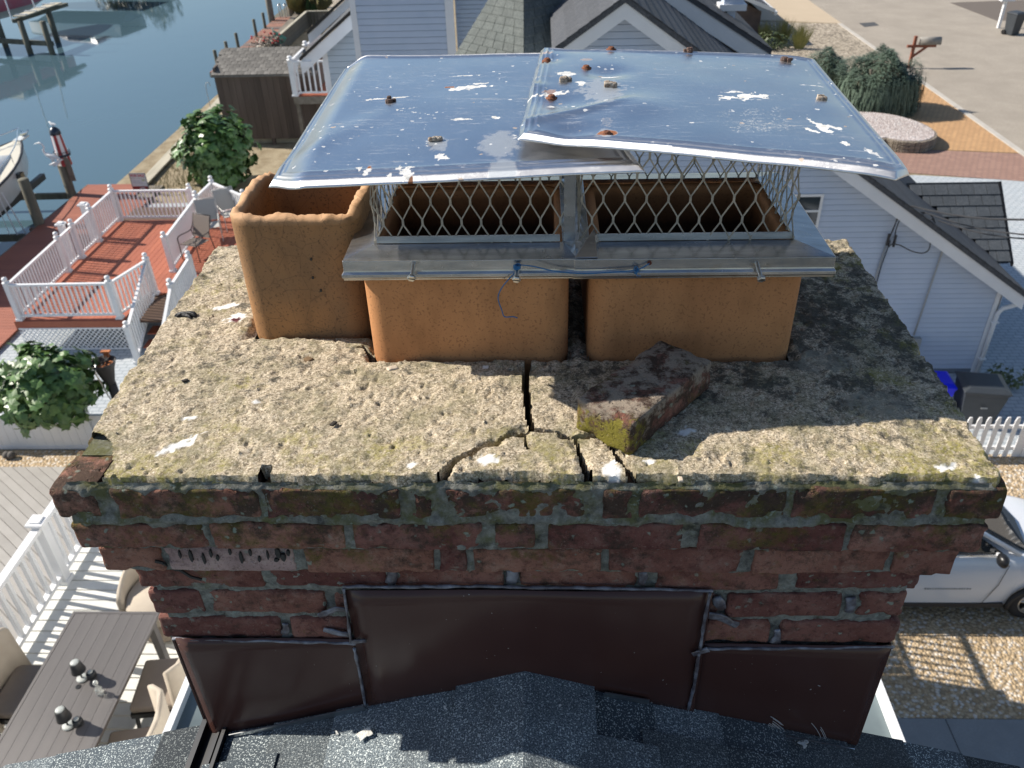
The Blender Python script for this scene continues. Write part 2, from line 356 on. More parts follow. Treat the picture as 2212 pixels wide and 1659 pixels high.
# brick spans per course, photo columns at the front face
SP = [[(95, 208), (240, 557), (566, 863), (882, 934), (962, 1264), (1300, 1370), (1380, 1704), (1716, 2026), (2049, 2182)],
      [(141, 441), (454, 745), (762, 1040), (1067, 1156), (1184, 1479), (1511, 1828), (1843, 2149)],
      [(209, 349), (356, 634), (657, 935), (947, 1008), (1024, 1300), (1316, 1602), (1630, 1924), (1936, 2074)],
      [(287, 564), (580, 836), (850, 1088), (1118, 1381), (1419, 1688), (1722, 2004)],
      [(322, 436), (451, 703), (719, 770), (1500, 1556), (1571, 1822), (1857, 1974)],
      [(353, 607), (627, 760), (1525, 1667), (1684, 1952)]]
DB = .10
sd = 1
for ci, spans in enumerate(SP):
    zt, zb = CZ[ci]; e = EO[ci]; zm = (zt+zb)/2
    py = {0: 1080, 1: 1158, 2: 1204, 3: 1243, 4: 1298, 5: 1357}[ci]
    for bi, (a, b) in enumerate(spans):
        x0 = aty(a, py, -e)[0]; x1 = aty(b, py, -e)[0]
        L = x1-x0; H = (zt-zb)*random.uniform(.95, 1.03)
        if bi == 0: x0 = -HX-e+random.uniform(-.004, .004)
        if bi == len(spans)-1: x1 = HX+e+random.uniform(-.004, .004)
        L = x1-x0
        big = (ci == 0)
        DB_ = .046 if ci == 0 and 0 < bi < len(spans)-1 else DB
        m = rbox(L, H, DB_, max(3, int(L/.010)), 5 if big else 3, 4, .0045+random.random()*.003, .0014 if not big else .0020, sd, .009 if big else .006)
        o = m.build('brick', M_BRICKP if (ci, bi) == (2, 1) else M_BRICK, chim, True)
        o.location = Vector(((x0+x1)/2, -e+DB_/2+random.uniform(-.002, .003), zm))-wloc(chim)
        o.rotation_euler = (random.uniform(-.01, .01), random.uniform(-.012, .012), random.uniform(-.012, .012)); sd += 1
    # side courses, returning along both flanks
    D = .711+e
    for sx in (-1, 1):
        y = .055 if ci % 2 else .07
        n = 3; l = (D-.06-.02*n)/n
        sm_ = rbox(l, zt-zb, DB, 8, 3, 3, .007, .002, 50+ci, .006)
        me = sm_.mesh('brick', M_BRICK, True)
        for k in range(n):
            yy = DB-e+.012+l/2+k*(l+.012)
            if yy+l/2 > .74: continue
            inst('brick', me, chim, (sx*(HX+e-DB/2), yy, zm), (0, 0, R(90)))
# mortar body: stepped rough skin, recessed behind the bricks
ms = MB()
def mprof(z):
    # recess profile by height
    for (zt, zb), e in zip(CZ, EO):
        if z <= zt+.002 and z >= zb-.002: return -e+(.0035 if e == .050 else .0065)
    if z < CZ[-1][1]: return .012
    for k in range(5):
        if CZ[k][1] > z > CZ[k+1][0]: return -EO[k+1]+(.002 if k == 0 else .0055)
    return -.04
zs = np.arange(-.002, -.80, -.004); xs = np.linspace(-1, 1, 330)
Zg, Ug = np.meshgrid(zs, xs, indexing='ij')
yb = np.array([mprof(z) for z in zs]); hb = np.array([HX-.012-mprof(z)+.012*0 for z in zs])-.0
X = Ug*hb[:, None]; Yg = np.repeat(yb[:, None], len(xs), 1)
Pn = np.stack([X*30, Yg*30, Zg*30], -1).reshape(-1, 3)
nz_ = fbm(Pn, 3, 4).reshape(X.shape)*.0035+fbm(Pn*5, 8, 3).reshape(X.shape)*.0016
# thicker, lumpier bed below the top course
bed = np.exp(-((Zg+.073)/.008)**2)*(.006+.006*fbm(Pn*.5, 21, 3).reshape(X.shape))
Yg = Yg-nz_-bed
ms.grid(np.stack([X, Yg, Zg], -1), flip=True)
mo = ms.build('mortar', M_MORT, chim, True)
core = MB()
for sx in (-1, 1):
    for (zt, zb), e in list(zip(CZ, EO)): core.b2((sx*(HX+e-.012), .03, zt+.001), (sx*(HX+e-.09), .705, zb-.013))
    core.b2((sx*(HX-.012), .03, -.42), (sx*(HX-.09), .70, -9.5))
core.b2((-.55, .60, -.01), (.55, .69, -9.5)); core.b2((-.55, .03, -.8), (.55, .1, -9.5))
core.b2((-.546, .104, -.5), (.546, .598, -.52))
core.build('mortar_core', M_MORT, chim)
# lower brickwork behind the flashing, one body part per side (hidden by metal)
# ---- streaks of tar on the third course brick
tar = mat('black tar', (.02, .02, .02), rough=.5)
tb = MB()
for k, (px, py, ww, hh) in enumerate([(388, 1198, 3, 12), (412, 1202, 5, 18), (440, 1208, 4, 16), (455, 1196, 4, 12), (470, 1205, 5, 9), (496, 1192, 4, 11), (521, 1206, 5, 18), (540, 1194, 4, 12),
                                      (560, 1208, 4, 8), (578, 1200, 3, 14), (600, 1196, 8, 16), (612, 1204, 8, 12), (622, 1195, 5, 8), (597, 1210, 8, 5)]):
    c = aty(px, py, -.0325); w2 = ww*.00048; h2 = hh*.0006
    pts = [(c[0]+w2*(1+.3*random.random())*math.cos(t), -.0335, c[2]+h2*(1+.3*random.random())*math.sin(t)) for t in np.linspace(0, 2*math.pi, 9)[:-1]]
    tb.slab(pts, (0, .004, 0))
tb.build('tar_streaks', tar, chim)

ck_ = MB(); P_ = [(335, 1212), (352, 1216), (372, 1228), (390, 1232), (412, 1246), (436, 1252)]
for k in range(len(P_)-1):
    a = aty(P_[k][0], P_[k][1], -.0335 if k < 2 else -.0085); b = aty(P_[k+1][0], P_[k+1][1], -.0335 if k < 1 else -.0085)
    ck_.bar(a, b, .003, .0045)
ck_.build('diagonal_crack', tar, chim)
# ---- cement crown: dense displaced sheet, cut by cracks, three broken pieces
def d2(p): q = at(p[0], p[1], .004); return (q[0], q[1])
def seg_dist(PX, PY, pts, wid):
    best = np.full(PX.shape, 9.)
    for (a, b, wa, wb) in [(pts[i], pts[i+1], wid[i], wid[i+1]) for i in range(len(pts)-1)]:
        ax, ay = a; bx, by = b; dx, dy = bx-ax, by-ay; t = np.clip(((PX-ax)*dx+(PY-ay)*dy)/(dx*dx+dy*dy), 0, 1)
        d = np.hypot(PX-ax-t*dx, PY-ay-t*dy)-(wa+(wb-wa)*t); best = np.minimum(best, d)
    return best
def inpoly(PX, PY, poly):
    r = np.zeros(PX.shape, bool); n = len(poly)
    for i in range(n):
        (x1, y1), (x2, y2) = poly[i], poly[(i+1) % n]
        c = ((y1 > PY) != (y2 > PY)) & (PX < (x2-x1)*(PY-y1)/(y2-y1+1e-12)+x1); r ^= c
    return r
ckv = [d2(p) for p in ((1141, 770), (1139, 800), (1136, 840), (1140, 880), (1147, 940))]
ckl = [d2(p) for p in ((1147, 940), (1128, 940), (1090, 955), (1050, 968), (1020, 985), (985, 1000), (955, 1028), (945, 1075))]
ckr = [d2(p) for p in ((1147, 940), (1170, 938), (1200, 943), (1235, 950), (1262, 950), (1290, 944), (1315, 958), (1335, 985), (1352, 1010), (1366, 1030), (1376, 1080))]
ckm = [d2(p) for p in ((1240, 952), (1252, 980), (1258, 1000), (1272, 1022), (1270, 1050), (1268, 1085))]
cks = [d2(p) for p in ((1140, 945), (1137, 965), (1139, 975))]
cka = [d2(p) for p in ((800, 776), (785, 762), (770, 765))]
ckb = [d2(p) for p in ((1232, 700), (1252, 680), (1236, 640))]
wedge1 = [d2(p) for p in ((1147, 942), (1090, 955), (1050, 968), (985, 1000), (945, 1035), (940, 1120), (1268, 1120), (1272, 1022), (1252, 980), (1240, 952), (1200, 943))]
wedge2 = [d2(p) for p in ((1240, 952), (1252, 980), (1272, 1022), (1268, 1120), (1378, 1120), (1366, 1030), (1335, 985), (1290, 944), (1262, 950))]
corner = [d2(p) for p in ((60, 1100), (60, 925), (186, 933), (222, 940), (243, 962), (240, 1000), (222, 1030), (205, 1042), (200, 1100))]
STP = .0031
gx = np.arange(-.70, .702, STP); gy = np.arange(-.066, .722, STP)
GX, GY = np.meshgrid(gx, gy)
jit = lambda s, a: fbm(np.stack([GX*55, GY*55, GX*0+s], -1).reshape(-1, 3), s, 4).reshape(GX.shape)*a
edge = np.minimum(np.minimum(GX+.682+jit(4, .004), .686-GX+jit(5, .005)), np.minimum(GY+.056, .713-GY+jit(6, .006)))
fr = fbm(np.stack([GX*22, GX*0, GX*0+3], -1).reshape(-1, 3), 7, 4).reshape(GX.shape)
edge = np.minimum(edge, GY+.0435+np.clip(fr, -1, .9)*.003-np.where(np.abs(GX+.368) < .009+.004*fr, .022, 0)-.012*np.clip(fbm(np.stack([GX*9, GX*0, GX*0+8], -1).reshape(-1, 3), 9, 3).reshape(GX.shape)-.35, 0, 1))
cr = (np.abs(GX)+GY*-1)-.70
edge = np.minimum(edge, .0-cr*.7+.012)
H = .004+.020*np.clip(GY/.7, 0, 1)+.006*(1-(GX/.69)**2)
P3 = np.stack([GX, GY, GX*0], -1).reshape(-1, 3)
fine = fbm(P3*12, 11, 3).reshape(GX.shape)*.0014+fbm(P3*140, 13, 3).reshape(GX.shape)*.0008
pits = np.clip(fbm(P3*75, 19, 2).reshape(GX.shape)-.55, 0, 1)*-.007
grit = np.clip(fbm(P3*110, 23, 2).reshape(GX.shape)-.6, 0, 1)*.006
H = H+fine+pits+grit
H = H-.026*(1-sm(0., .008, edge))**1.5
wob = jit(31, .0022)
cd_ = seg_dist(GX+wob, GY-wob, ckv, [.005, .0035, .0042, .0048, .0035])
cd_ = np.minimum(cd_, seg_dist(GX+wob, GY+wob, ckl, [.0040]*3+[.0040]*2+[.0040, .0045, .004]))
cd_ = np.minimum(cd_, seg_dist(GX+wob, GY+wob, ckr, [.0036, .0018, .0016, .002, .0022, .0022, .003, .0038, .0042, .0045, .0045]))
cd_ = np.minimum(cd_, seg_dist(GX+wob, GY, ckm, [.0012, .0026, .0026, .0038, .003, .004]))
cd_ = np.minimum(cd_, seg_dist(GX+wob, GY, cks, [.001, .0008, .0002]))
cd_ = np.minimum(cd_, seg_dist(GX+wob, GY, cka, [.004, .001, .0]))
H = H-.140*(1-sm(-.0012, .0006, cd_))
H = H-.012*sm(.3, .9, fbm(P3*30+5, 41, 2).reshape(GX.shape))*(1-sm(.0, .014, cd_))
FL = [(-.496, -.272, .340, .562), (-.262, .079, .262, .600), (.112, .459, .262, .605)]
hole = np.zeros(GX.shape, bool)
for (a, b, c, d) in FL:
    fd = np.minimum(np.minimum(GX-a+.004, b+.004-GX), np.minimum(GY-c+.004, d+.004-GY))
    hole |= fd > .008+jit(9, .002)*0
    H = H-.012*sm(-.010, .006, fd+jit(17, .004))
# slot between the flues: sunken rubble
H = H-np.where((GX > .079) & (GX < .113) & (GY > .262), .010, 0)
keep = (edge > 0) & ~((cd_ < .001) & (GY < -.032)) & ~hole & ~inpoly(GX, GY, corner)
lab = np.where(inpoly(GX, GY, wedge1), 1, np.where(inpoly(GX, GY, wedge2), 2, 0))
lab = np.where(cd_ < .0005, 0, lab)
H = np.where(lab == 1, H+.002+(GY-.05)*.03, H); H = np.where(lab == 2, H-.004, H)
# shapes of dirt: droppings (R), purple berry stain (G), pale repaired film (B)
dirt = np.zeros(GX.shape+(4,)); dirt[..., 3] = 1
def splat(D, X, Y, c, rx, ry, ang, ch, s, sh=.35):
    dx, dy = X-c[0], Y-c[1]; u = (dx*math.cos(ang)+dy*math.sin(ang))/rx; v = (-dx*math.sin(ang)+dy*math.cos(ang))/ry
    r = np.hypot(u, v); nn = fbm(np.stack([X*140, Y*140, X*0+s], -1).reshape(-1, 3), s, 4).reshape(X.shape)
    D[..., ch] = np.maximum(D[..., ch], sm(.15, -.15, r-1+nn*sh))
for p, rx, ry, an, ch in [((388, 965), .030, .009, .75, 0), ((415, 908), .012, .006, .2, 0), ((492, 676), .026, .008, .5, 0), ((512, 700), .020, .012, .2, 0), ((516, 704), .012, .007, .2, 1),
                          ((1320, 1018), .0135, .019, 0, 0), ((1318, 1046), .003, .012, 0, 0), ((1048, 1000), .012, .009, .5, 0), ((1068, 1003), .007, .005, .5, 0), ((1483, 940), .013, .007, .5, 0),
                          ((1050, 806), .005, .005, 0, 0), ((2050, 1010), .016, .008, .3, 0), ((2120, 1040), .012, .012, .3, 0), ((1405, 1003), .008, .005, 0, 0), ((555, 876), .006, .004, 0, 0),
                          ((890, 1012), .006, .006, 0, 0), ((1780, 790), .05, .035, .2, 2), ((1900, 880), .05, .04, -.5, 2)]:
    splat(dirt, GX, GY, d2(p), rx, ry, an, ch, int(p[0]) % 97, .5)
dirt[..., 2] *= .8
def sheet(name, X, Y, Z, k, D, m, parent, skirt=None):
    ny, nx = X.shape; idx = np.arange(nx*ny).reshape(ny, nx)
    c = k[:-1, :-1] & k[1:, :-1] & k[:-1, 1:] & k[1:, 1:]
    f = np.stack([idx[:-1, :-1][c], idx[:-1, 1:][c], idx[1:, 1:][c], idx[1:, :-1][c]], -1)
    used = np.unique(f); rem = np.zeros(nx*ny, int); rem[used] = np.arange(len(used)); f = rem[f]
    V = np.stack([X, Y, Z], -1).reshape(-1, 3)[used]
    me = bpy.data.meshes.new(name); me.vertices.add(len(V)); me.vertices.foreach_set('co', V.ravel())
    me.loops.add(f.size); me.loops.foreach_set('vertex_index', f.ravel().astype(np.int32)); me.polygons.add(len(f))
    me.polygons.foreach_set('loop_start', np.arange(0, f.size, 4, dtype=np.int32)); me.update(calc_edges=True)
    if D is not None:
        a = me.color_attributes.new('dirt', 'FLOAT_COLOR', 'POINT'); a.data.foreach_set('color', D.reshape(-1, 4)[used].ravel())
    me.materials.append(m); me.shade_smooth(); me.set_sharp_from_angle(angle=R(42)); return link(name, me, parent)
for L_ in (0, 1, 2):
    k = keep & (lab == L_)
    if L_ == 0:  # let the main slab overlap the crack floor only
        k = keep & (lab == 0)
    # dilate by one cell so pieces meet down in the cracks
    kk = k.copy(); kk[1:] |= k[:-1]; kk[:-1] |= k[1:]; kk[:, 1:] |= k[:, :-1]; kk[:, :-1] |= k[:, 1:]; kk &= keep & (k | (GY > -.02))
    Z = np.where(k, H, H-.08)
    Z = Z+jit(77, .0015)
    o = sheet('crown_piece', GX, GY, Z, kk, dirt, M_CONC, chim)
    if L_: o['label'] = ['', 'half-round broken front piece of the crown', 'small loose crown fragment with a white dropping'][L_]
# rubble between flues
for i in range(9):
    s_ = random.uniform(.012, .022)
    m = rbox(s_*1.4, s_, s_, 2, 2, 2, s_*.3, .003, 200+i); o = m.build('rubble', M_CONC, chim, True)
    o.location = Vector((.095+random.uniform(-.008, .008), .27+i*.018, -.006+random.uniform(-.004, .006)))-wloc(chim); o.rotation_euler = (random.random()*3, random.random()*3, random.random()*3)

# ---- flue tiles
def flue(x0, x1, y0, y1, zt, r, t, m, seed, chipped, zb=-.35):
    cx, cy = (x0+x1)/2, (y0+y1)/2; hx, hy = (x1-x0)/2, (y1-y0)/2
    def ring(off, n=9):
        P = []
        for (sx, sy, a0) in ((1, 1, 0), (-1, 1, 90), (-1, -1, 180), (1, -1, 270)):
            rr = max(r-off, .012)
            for k in range(n):
                a = R(a0+90*k/(n-1)); P.append((cx+sx*(hx-off-rr)+rr*math.cos(a), cy+sy*(hy-off-rr)+rr*math.sin(a)))
        # subdivide straight runs
        Q = []
        for i in range(len(P)):
            a, b = P[i], P[(i+1) % len(P)]; Q.append(a); d = math.hypot(b[0]-a[0], b[1]-a[1])
            if d > .03:
                for j in range(1, 26): Q.append((a[0]+(b[0]-a[0])*j/26, a[1]+(b[1]-a[1])*j/26))
        return Q
    o_, i_ = ring(0), ring(t); n = len(o_)
    n = min(len(o_), len(i_)); V = []; C = []
    def rimz(p, q):
        a = fbm(np.array([[p[0]*30, p[1]*30, 1.]]), seed, 3)[0]; b = fbm(np.array([[p[0]*120, p[1]*120, 5.]]), seed, 3)[0]
        return -chipped*(max(a, 0)*.7+abs(b)*.35)
    rows = []
    zl = list(np.linspace(zb, zt-.022, 14))
    for z in zl: rows.append([(p[0], p[1], z, 0) for p in o_])
    rows.append([(p[0], p[1], zt-.004+rimz(p, 0)*1.2, .5 if chipped > .004 else 0) for p in o_])
    def lerp(a, b, f): return (a[0]+(b[0]-a[0])*f, a[1]+(b[1]-a[1])*f)
    for f in (.18, .5, .82):
        rows.append([(*lerp(o_[k], i_[k], f), zt+rimz(lerp(o_[k], i_[k], f), 0)+(0 if f == .5 else -.001), 1) for k in range(n)])
    rows.append([(i_[k][0], i_[k][1], zt-.005+rimz(i_[k], 0), .5) for k in range(n)])
    for z in list(np.linspace(zt-.02, zb, 10)): rows.append([(i_[k][0], i_[k][1], z, -1) for k in range(n)])
    mb = MB(); vs_ = [v[:3] for r_ in rows for v in r_]; fs = []
    for j in range(len(rows)-1):
        for k in range(n): fs.append((j*n+k, j*n+(k+1) % n, (j+1)*n+(k+1) % n, (j+1)*n+k))
    mb.add(vs_, fs); me = mb.mesh('flue_tile', m, True)
    a = me.color_attributes.new('dirt', 'FLOAT_COLOR', 'POINT')
    arr = []
    for r_ in rows:
        for v in r_:
            d = v[3]; soot_shade = (.95 if chipped < .004 else .25) if d == -1 else 0  # capped flues: shade under the lid painted in along with soot, darker with depth
            arr += [max(d, 0)*(.9 if chipped > .004 else .1), max(soot_shade, .75*(d > .4 and chipped < .004))*(1 if d > .4 else 1)*sm(zt+.01, zt-(.06 if chipped < .004 else .28), v[2]), 0, 1]
    a.data.foreach_set('color', np.array(arr, float)); return link('flue_tile', me, chim)
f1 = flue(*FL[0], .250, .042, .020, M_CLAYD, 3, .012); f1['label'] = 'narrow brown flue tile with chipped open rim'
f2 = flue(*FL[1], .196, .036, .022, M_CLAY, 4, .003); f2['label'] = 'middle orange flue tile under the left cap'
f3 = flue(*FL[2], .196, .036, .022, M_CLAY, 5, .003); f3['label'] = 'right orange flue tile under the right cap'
pit = MB()
for px, py in ((672, 560), (640, 1101), (693, 628), (676, 600)):
    c = aty(px, py, .3385); pit.lathe((0, 0, 0), [(.0022, -.001), (.0022, .001)], 8)
    for k in range(-16, 0): v = pit.v[k]; pit.v[k] = (c[0]+v[0], c[1]+v[2], c[2]+v[1]*1.2)
pit.build('pits', tar, chim)

# ---- flashing
def mk_flash():
    m, N, S = nodes('glossy brown coil stock'); co = N('TexCoord').outputs['Object']
    at_ = N('Attribute', attribute_name='dirt').outputs['Color']
    sp = ramp(N, noise(N, co, 160, 1), .79, .81)
    b = mix(N, ramp(N, noise(N, co, 3, 3), .4, .7), (.062, .027, .022), (.080, .038, .030)); b = mix(N, sp, b, (.35, .33, .3))
    S('Base Color', b); S('Specular IOR Level', .35); S('Roughness', math_(N, 'ADD', .16, math_(N, 'MULTIPLY', noise(N, co, 14, 5), .15))); S('Normal', bump(N, noise(N, co, 3.5, 1), .2, .012)); return m
M_FLASH = mk_flash()
def roofz(x): return -.470-.335*abs(x)
def panel(x0, x1, z1, y, nm='flashing_panel'):
    n = 16; P = np.zeros((9, n+1, 3))
    for i in range(n+1):
        x = x0+(x1-x0)*i/n
        for j in range(9):
            zb = roofz(x)-.035; z = zb+(z1-zb)*j/8; P[j, i] = (x, y+.0012*math.sin(x*17+z*9+y*90), z)
    m = MB(); m.grid(P); o = m.build(nm, M_FLASH, chim, True); s = o.modifiers.new('thick', 'SOLIDIFY'); s.thickness = .0016; s.offset = -1; return o
panel(-.293, .309, -.262, -.0115); panel(-.6125, -.283, -.394, -.0060); panel(.300, .6275, -.400, -.0060)
# side flashings
for sx in (-1, 1): fs_ = MB(); xx = -.6145 if sx < 0 else .6290; fs_.b2((xx-.0015, -.004, -.405), (xx+.0015, .02, -.95)); fs_.b2((sx*(HX+.002)-.002, .0205, -.405), (sx*(HX+.002)+.002, .70, -.95)); fs_.build('side_flashing', M_FLASH, chim)
# silicone beads
def mk_seal():
    m, N, S = nodes('grey silicone sealant'); co = N('TexCoord').outputs['Object']
    S('Base Color', mix(N, ramp(N, noise(N, co, 40, 4), .4, .65), (.08, .07, .08), (.26, .27, .31))); S('Roughness', .28); S('Coat Weight', .3)
    S('Normal', bump(N, noise(N, co, 60, 3), .6, .006)); return m
M_SEAL = mk_seal()
def bead(pts, r, nm='sealant_bead', flat=.6):
    P = []; pts = [np.array(p, float) for p in pts]
    for a, b in zip(pts[:-1], pts[1:]):
        n = max(2, int(np.linalg.norm(b-a)/.012))
        for k in range(n): P.append(a+(b-a)*k/n)
    P.append(pts[-1]); P = np.array(P); P = P+np.stack([vn(P*40+3, 5)*0, vn(P*50, 6)*.001, vn(P*45+9, 7)*.003], -1)
    rs = [float(r*(1+.45*v)) for v in vn(P*60, 8)]
    m = MB(); m.tube([tuple(p) for p in P], rs, 7)
    if r > .0055: y0_ = P[:, 1].mean(); m.v = [(v[0], y0_+(v[1]-y0_)*.35+.001, v[2]) for v in m.v]
    return m.build(nm, M_SEAL, chim, True)
def fy(px, py, y=-.016): y += .0055; q = aty(px, py, y); return (q[0], y, q[2])
bead([fy(740, 1268), fy(1000, 1266), fy(1250, 1270), fy(1540, 1276)], .003)
bead([fy(372, 1379, -.010), fy(560, 1384, -.010), fy(780, 1391, -.012)], .0028)
bead([fy(1508, 1402, -.014), fy(1700, 1400, -.012), fy(1928, 1397, -.010)], .0030)
bead([fy(742, 1272, -.020), fy(750, 1330, -.020), fy(758, 1388, -.020)], .0026)
bead([fy(1534, 1280, -.020), fy(1522, 1340, -.020), fy(1512, 1405, -.020)], .0030)
bead([fy(765, 1400, -.021), fy(780, 1470, -.020), fy(789, 1526, -.020)], .0028)
bead([fy(1510, 1410, -.021), fy(1500, 1480, -.020), fy(1487, 1532, -.020)], .0028)
bead([fy(690, 1330, -.010), fy(725, 1318, -.016), fy(752, 1322, -.018)], .0075)
bead([fy(700, 1358, -.010), fy(735, 1370, -.014), fy(758, 1375, -.018)], .007)
bead([fy(1524, 1330, -.016), fy(1552, 1335, -.014), fy(1590, 1346, -.006)], .0075)
bead([fy(1548, 1290, -.010), fy(1560, 1316, -.008)], .010)
for px, y0, y1, e in ((846, 1225, 1262, .008), (1106, 1232, 1262, .006), (1388, 1232, 1266, .008), (1678, 1360, 1390, .004), (1838, 1288, 1325, .004), (616, 1345, 1372, .004)):
    bead([fy(px, y0, -e), fy(px+2, (y0+y1)/2, -e-.002), fy(px-3, y1, -e-.004)], .008)
bead([fy(760, 1388, -.022), fy(790, 1385, -.022)], .006); bead([fy(1496, 1415, -.022), fy(1530, 1404, -.022)], .006)
# scuffs left by a wire brush on the right panel
scf = mat('bright scuffs', (.55, .52, .5), rough=.5); sb = MB()
for cx_, cy_, r0, n_, a0, a1 in ((1610, 1620, 95, 9, -62, -25), (1650, 1625, 150, 5, -40, -2), (1590, 1640, 120, 5, -60, -34), (1760, 1500, 22, 3, -160, -60)):
    for k in range(n_):
        rr = r0+random.uniform(-22, 12); A = random.uniform(a0, a1-12); B = A+random.uniform(9, 22); P = []
        for t in np.linspace(A, B, 5): P.append((cx_+rr*math.cos(R(t)), cy_+rr*.8*math.sin(R(t))))
        for (p, q) in zip(P[:-1], P[1:]): sb.bar(fy(p[0], p[1], -.0148), fy(q[0], q[1], -.0148), .0007, .0009)
sb.build('scuffs', scf, chim)

# ============================================================ CAPS
def cap_unit(nm, X0, X1, label):
    c = empty(nm, ((X0+X1)/2, .45, .19), label, 'chimney cap'); return c
capL = cap_unit('chimney_cap', -.283, .09, 'left stainless chimney cap with bird droppings on its lid and a bent lower left corner')
capR = cap_unit('chimney_cap', .088, .489, 'right stainless chimney cap with rusty screws overlapping its neighbour')
YF, YB = .251, .618
def skirt(c, x0, x1, mx0, mx1, my0, my1, e=0):
    m = MB(); zt, zb, zi = .207, .1725, .2135
    # fascia: vertical faces with a rolled bead, then a sloping tray up to the screen
    def loop(o, z): return [(x0-o, YF-o, z), (x1+o, YF-o, z), (x1+o, YB+o, z), (x0-o, YB+o, z)]
    prof = [(0.001, zb), (.0015, zb+.003), (.0035, zb+.006), (.0035, zb+.011), (.0005, zb+.0145), (.0, zb+.0165), (0, zt-.001), (-.0015, zt)]
    rows = [loop(o+e, z) for o, z in prof]+[[(mx0, my0, zi), (mx1, my0, zi), (mx1, my1, zi), (mx0, my1, zi)]]
    vs_ = [p for r_ in rows for p in r_]; fs = []
    for j in range(len(rows)-1):
        for k in range(4): fs.append((j*4+k, j*4+(k+1) % 4, (j+1)*4+(k+1) % 4, (j+1)*4+k))
    m.add(vs_, fs)
    o = m.build('skirt', M_GALV, c); s = o.modifiers.new('t', 'SOLIDIFY'); s.thickness = .0013; s.offset = -1
    b = bevel(o, .0012, 2)
    # clip strip holding the screen, with tabs
    t = MB(); n = int((mx1-mx0)/.031)
    t.b2((mx0+.004, my0-.001, zi+.001), (mx1-.004, my0+.0015, zi+.0125)); t.build('clip_strip', M_GALV, c)
def screen(c, x0, x1, y0, y1, z0, ztop, wob=0, open_left=0):
    dw, dh = .0325, .070
    def side(P, Q, s):
        P = np.array(P); Q = np.array(Q); L = np.linalg.norm(Q-P); d = (Q-P)/L; n = max(1, int(round(L/dw))); w_ = L/n
        nn = np.array([d[1], -d[0], 0]); m = MB()
        rows = int(math.ceil((ztop-z0)/(dh/2)))+1
        def nodept(i, j):
            off = .5*w_ if j % 2 else 0
            x = i*w_+off; z = z0+j*dh/2
            b = wob*math.sin(x*21+z*13)*.5; return P+d*x+nn*b+np.array([0, 0, z])
        for j in range(rows):
            for i in range(-1, n+1):
                a = nodept(i, j)
                for k in ((i, i-1) if j % 2 == 0 else (i, i+1)):
                    b = nodept(k, j+1)
                    xa = (a-P)@d; xb = (b-P)@d
                    if min(xa, xb) < -.001 or max(xa, xb) > L+.001: continue
                    # short vertical land at every knot, diagonal strand between
                    a2 = a+np.array([0, 0, .004]); b2 = b-np.array([0, 0, .004])
                    if b2[2] > ztop: f = (ztop-a2[2])/(b2[2]-a2[2]); b2 = a2+(b2-a2)*max(f, .05)
                    m.bar(a2, b2, .0016, .0022); 
                x = (a-P)@d
                if -.001 <= x <= L+.001 and z0+j*dh/2 < ztop:
                    m.bar(a-np.array([0, 0, .0045]) if j else a, a+np.array([0, 0, .0045]), .0018, .0036)
        o = m.build('mesh_screen', M_MESH, c); o['kind'] = 'stuff'; return o
    side((x0, y0, 0), (x1, y0, 0), 1); side((x1, y0, 0), (x1, y1, 0), 1); side((x1, y1, 0), (x0, y1, 0), 1); side((x0, y1, 0), (x0, y0, 0), 1)
skirt(capL, -.283, .0915, -.238, .068, .300, .575)
skirt(capR, .0885, .489, .112, .438, .300, .575, .0025)
screen(capL, -.236, .080, .302, .573, .2135, .352, .004)
screen(capR, .098, .436, .302, .573, .2135, .380, .006)
# folded tab where the two skirts meet
tm = MB(); tm.slab([(.086, .2475, .209), (.122, .2485, .209), (.127, .298, .216), (.118, .292, .238)], (0, .001, .001)); tm.build('folded_tab', M_GALV, capR)
gp = MB(); gp.slab([(.070, .30, .214), (.088, .30, .214), (.088, .30, .33), (.070, .30, .33)], (0, .0015, 0)); gp.slab([(.071, .58, .214), (.099, .58, .214), (.099, .58, .335), (.071, .58, .335)], (0, .0015, 0)); gp.build('corner_strip', M_GALV, capL)
gq = MB()
for x in (.438,): gq.bar((x, .575, .214), (x, .575, .37), .012, .0015)
gq.build('corner_strip', M_GALV, capR)
# bolts
def bolt(c, px, py, dx, dz):
    b = Vector(aty(px, py, YF-.004)); d = Vector((dx, -1, dz)).normalized(); m = MB()
    P = [b+d*t for t in np.linspace(-.004, .026, 12)]
    m.tube(P, [.0036 if k % 2 else .0030 for k in range(12)], 10); o = m.build('bolt', M_BOLT, c, True)
    h = MB(); h.tube([b+d*.026, b+d*.0275, b+d*.031, b+d*.032], [.0062, .0068, .0068, .0055], 6); h.build('bolt_head', M_BOLT, o)
    s_ = MB(); e_ = b+d*.0322; s_.bar(e_+Vector((-.0055, 0, .001)), e_+Vector((.0055, 0, -.001)), .0012, .0008); s_.build('slot', tar, o)
bolt(capL, 893, 574, .0, -.25); bolt(capL, 1117, 576, -.02, -.28); bolt(capR, 1635, 570, .12, -.5)
hm = MB(); q = aty(1403, 568, YF-.0035); hm.tube([(q[0], YF-.0045, q[2]), (q[0], YF-.002, q[2])], .0035, 12); ho = hm.build('empty_bolt_hole', mat('rusty hole', (.12, .03, .015), rough=.9), capR)

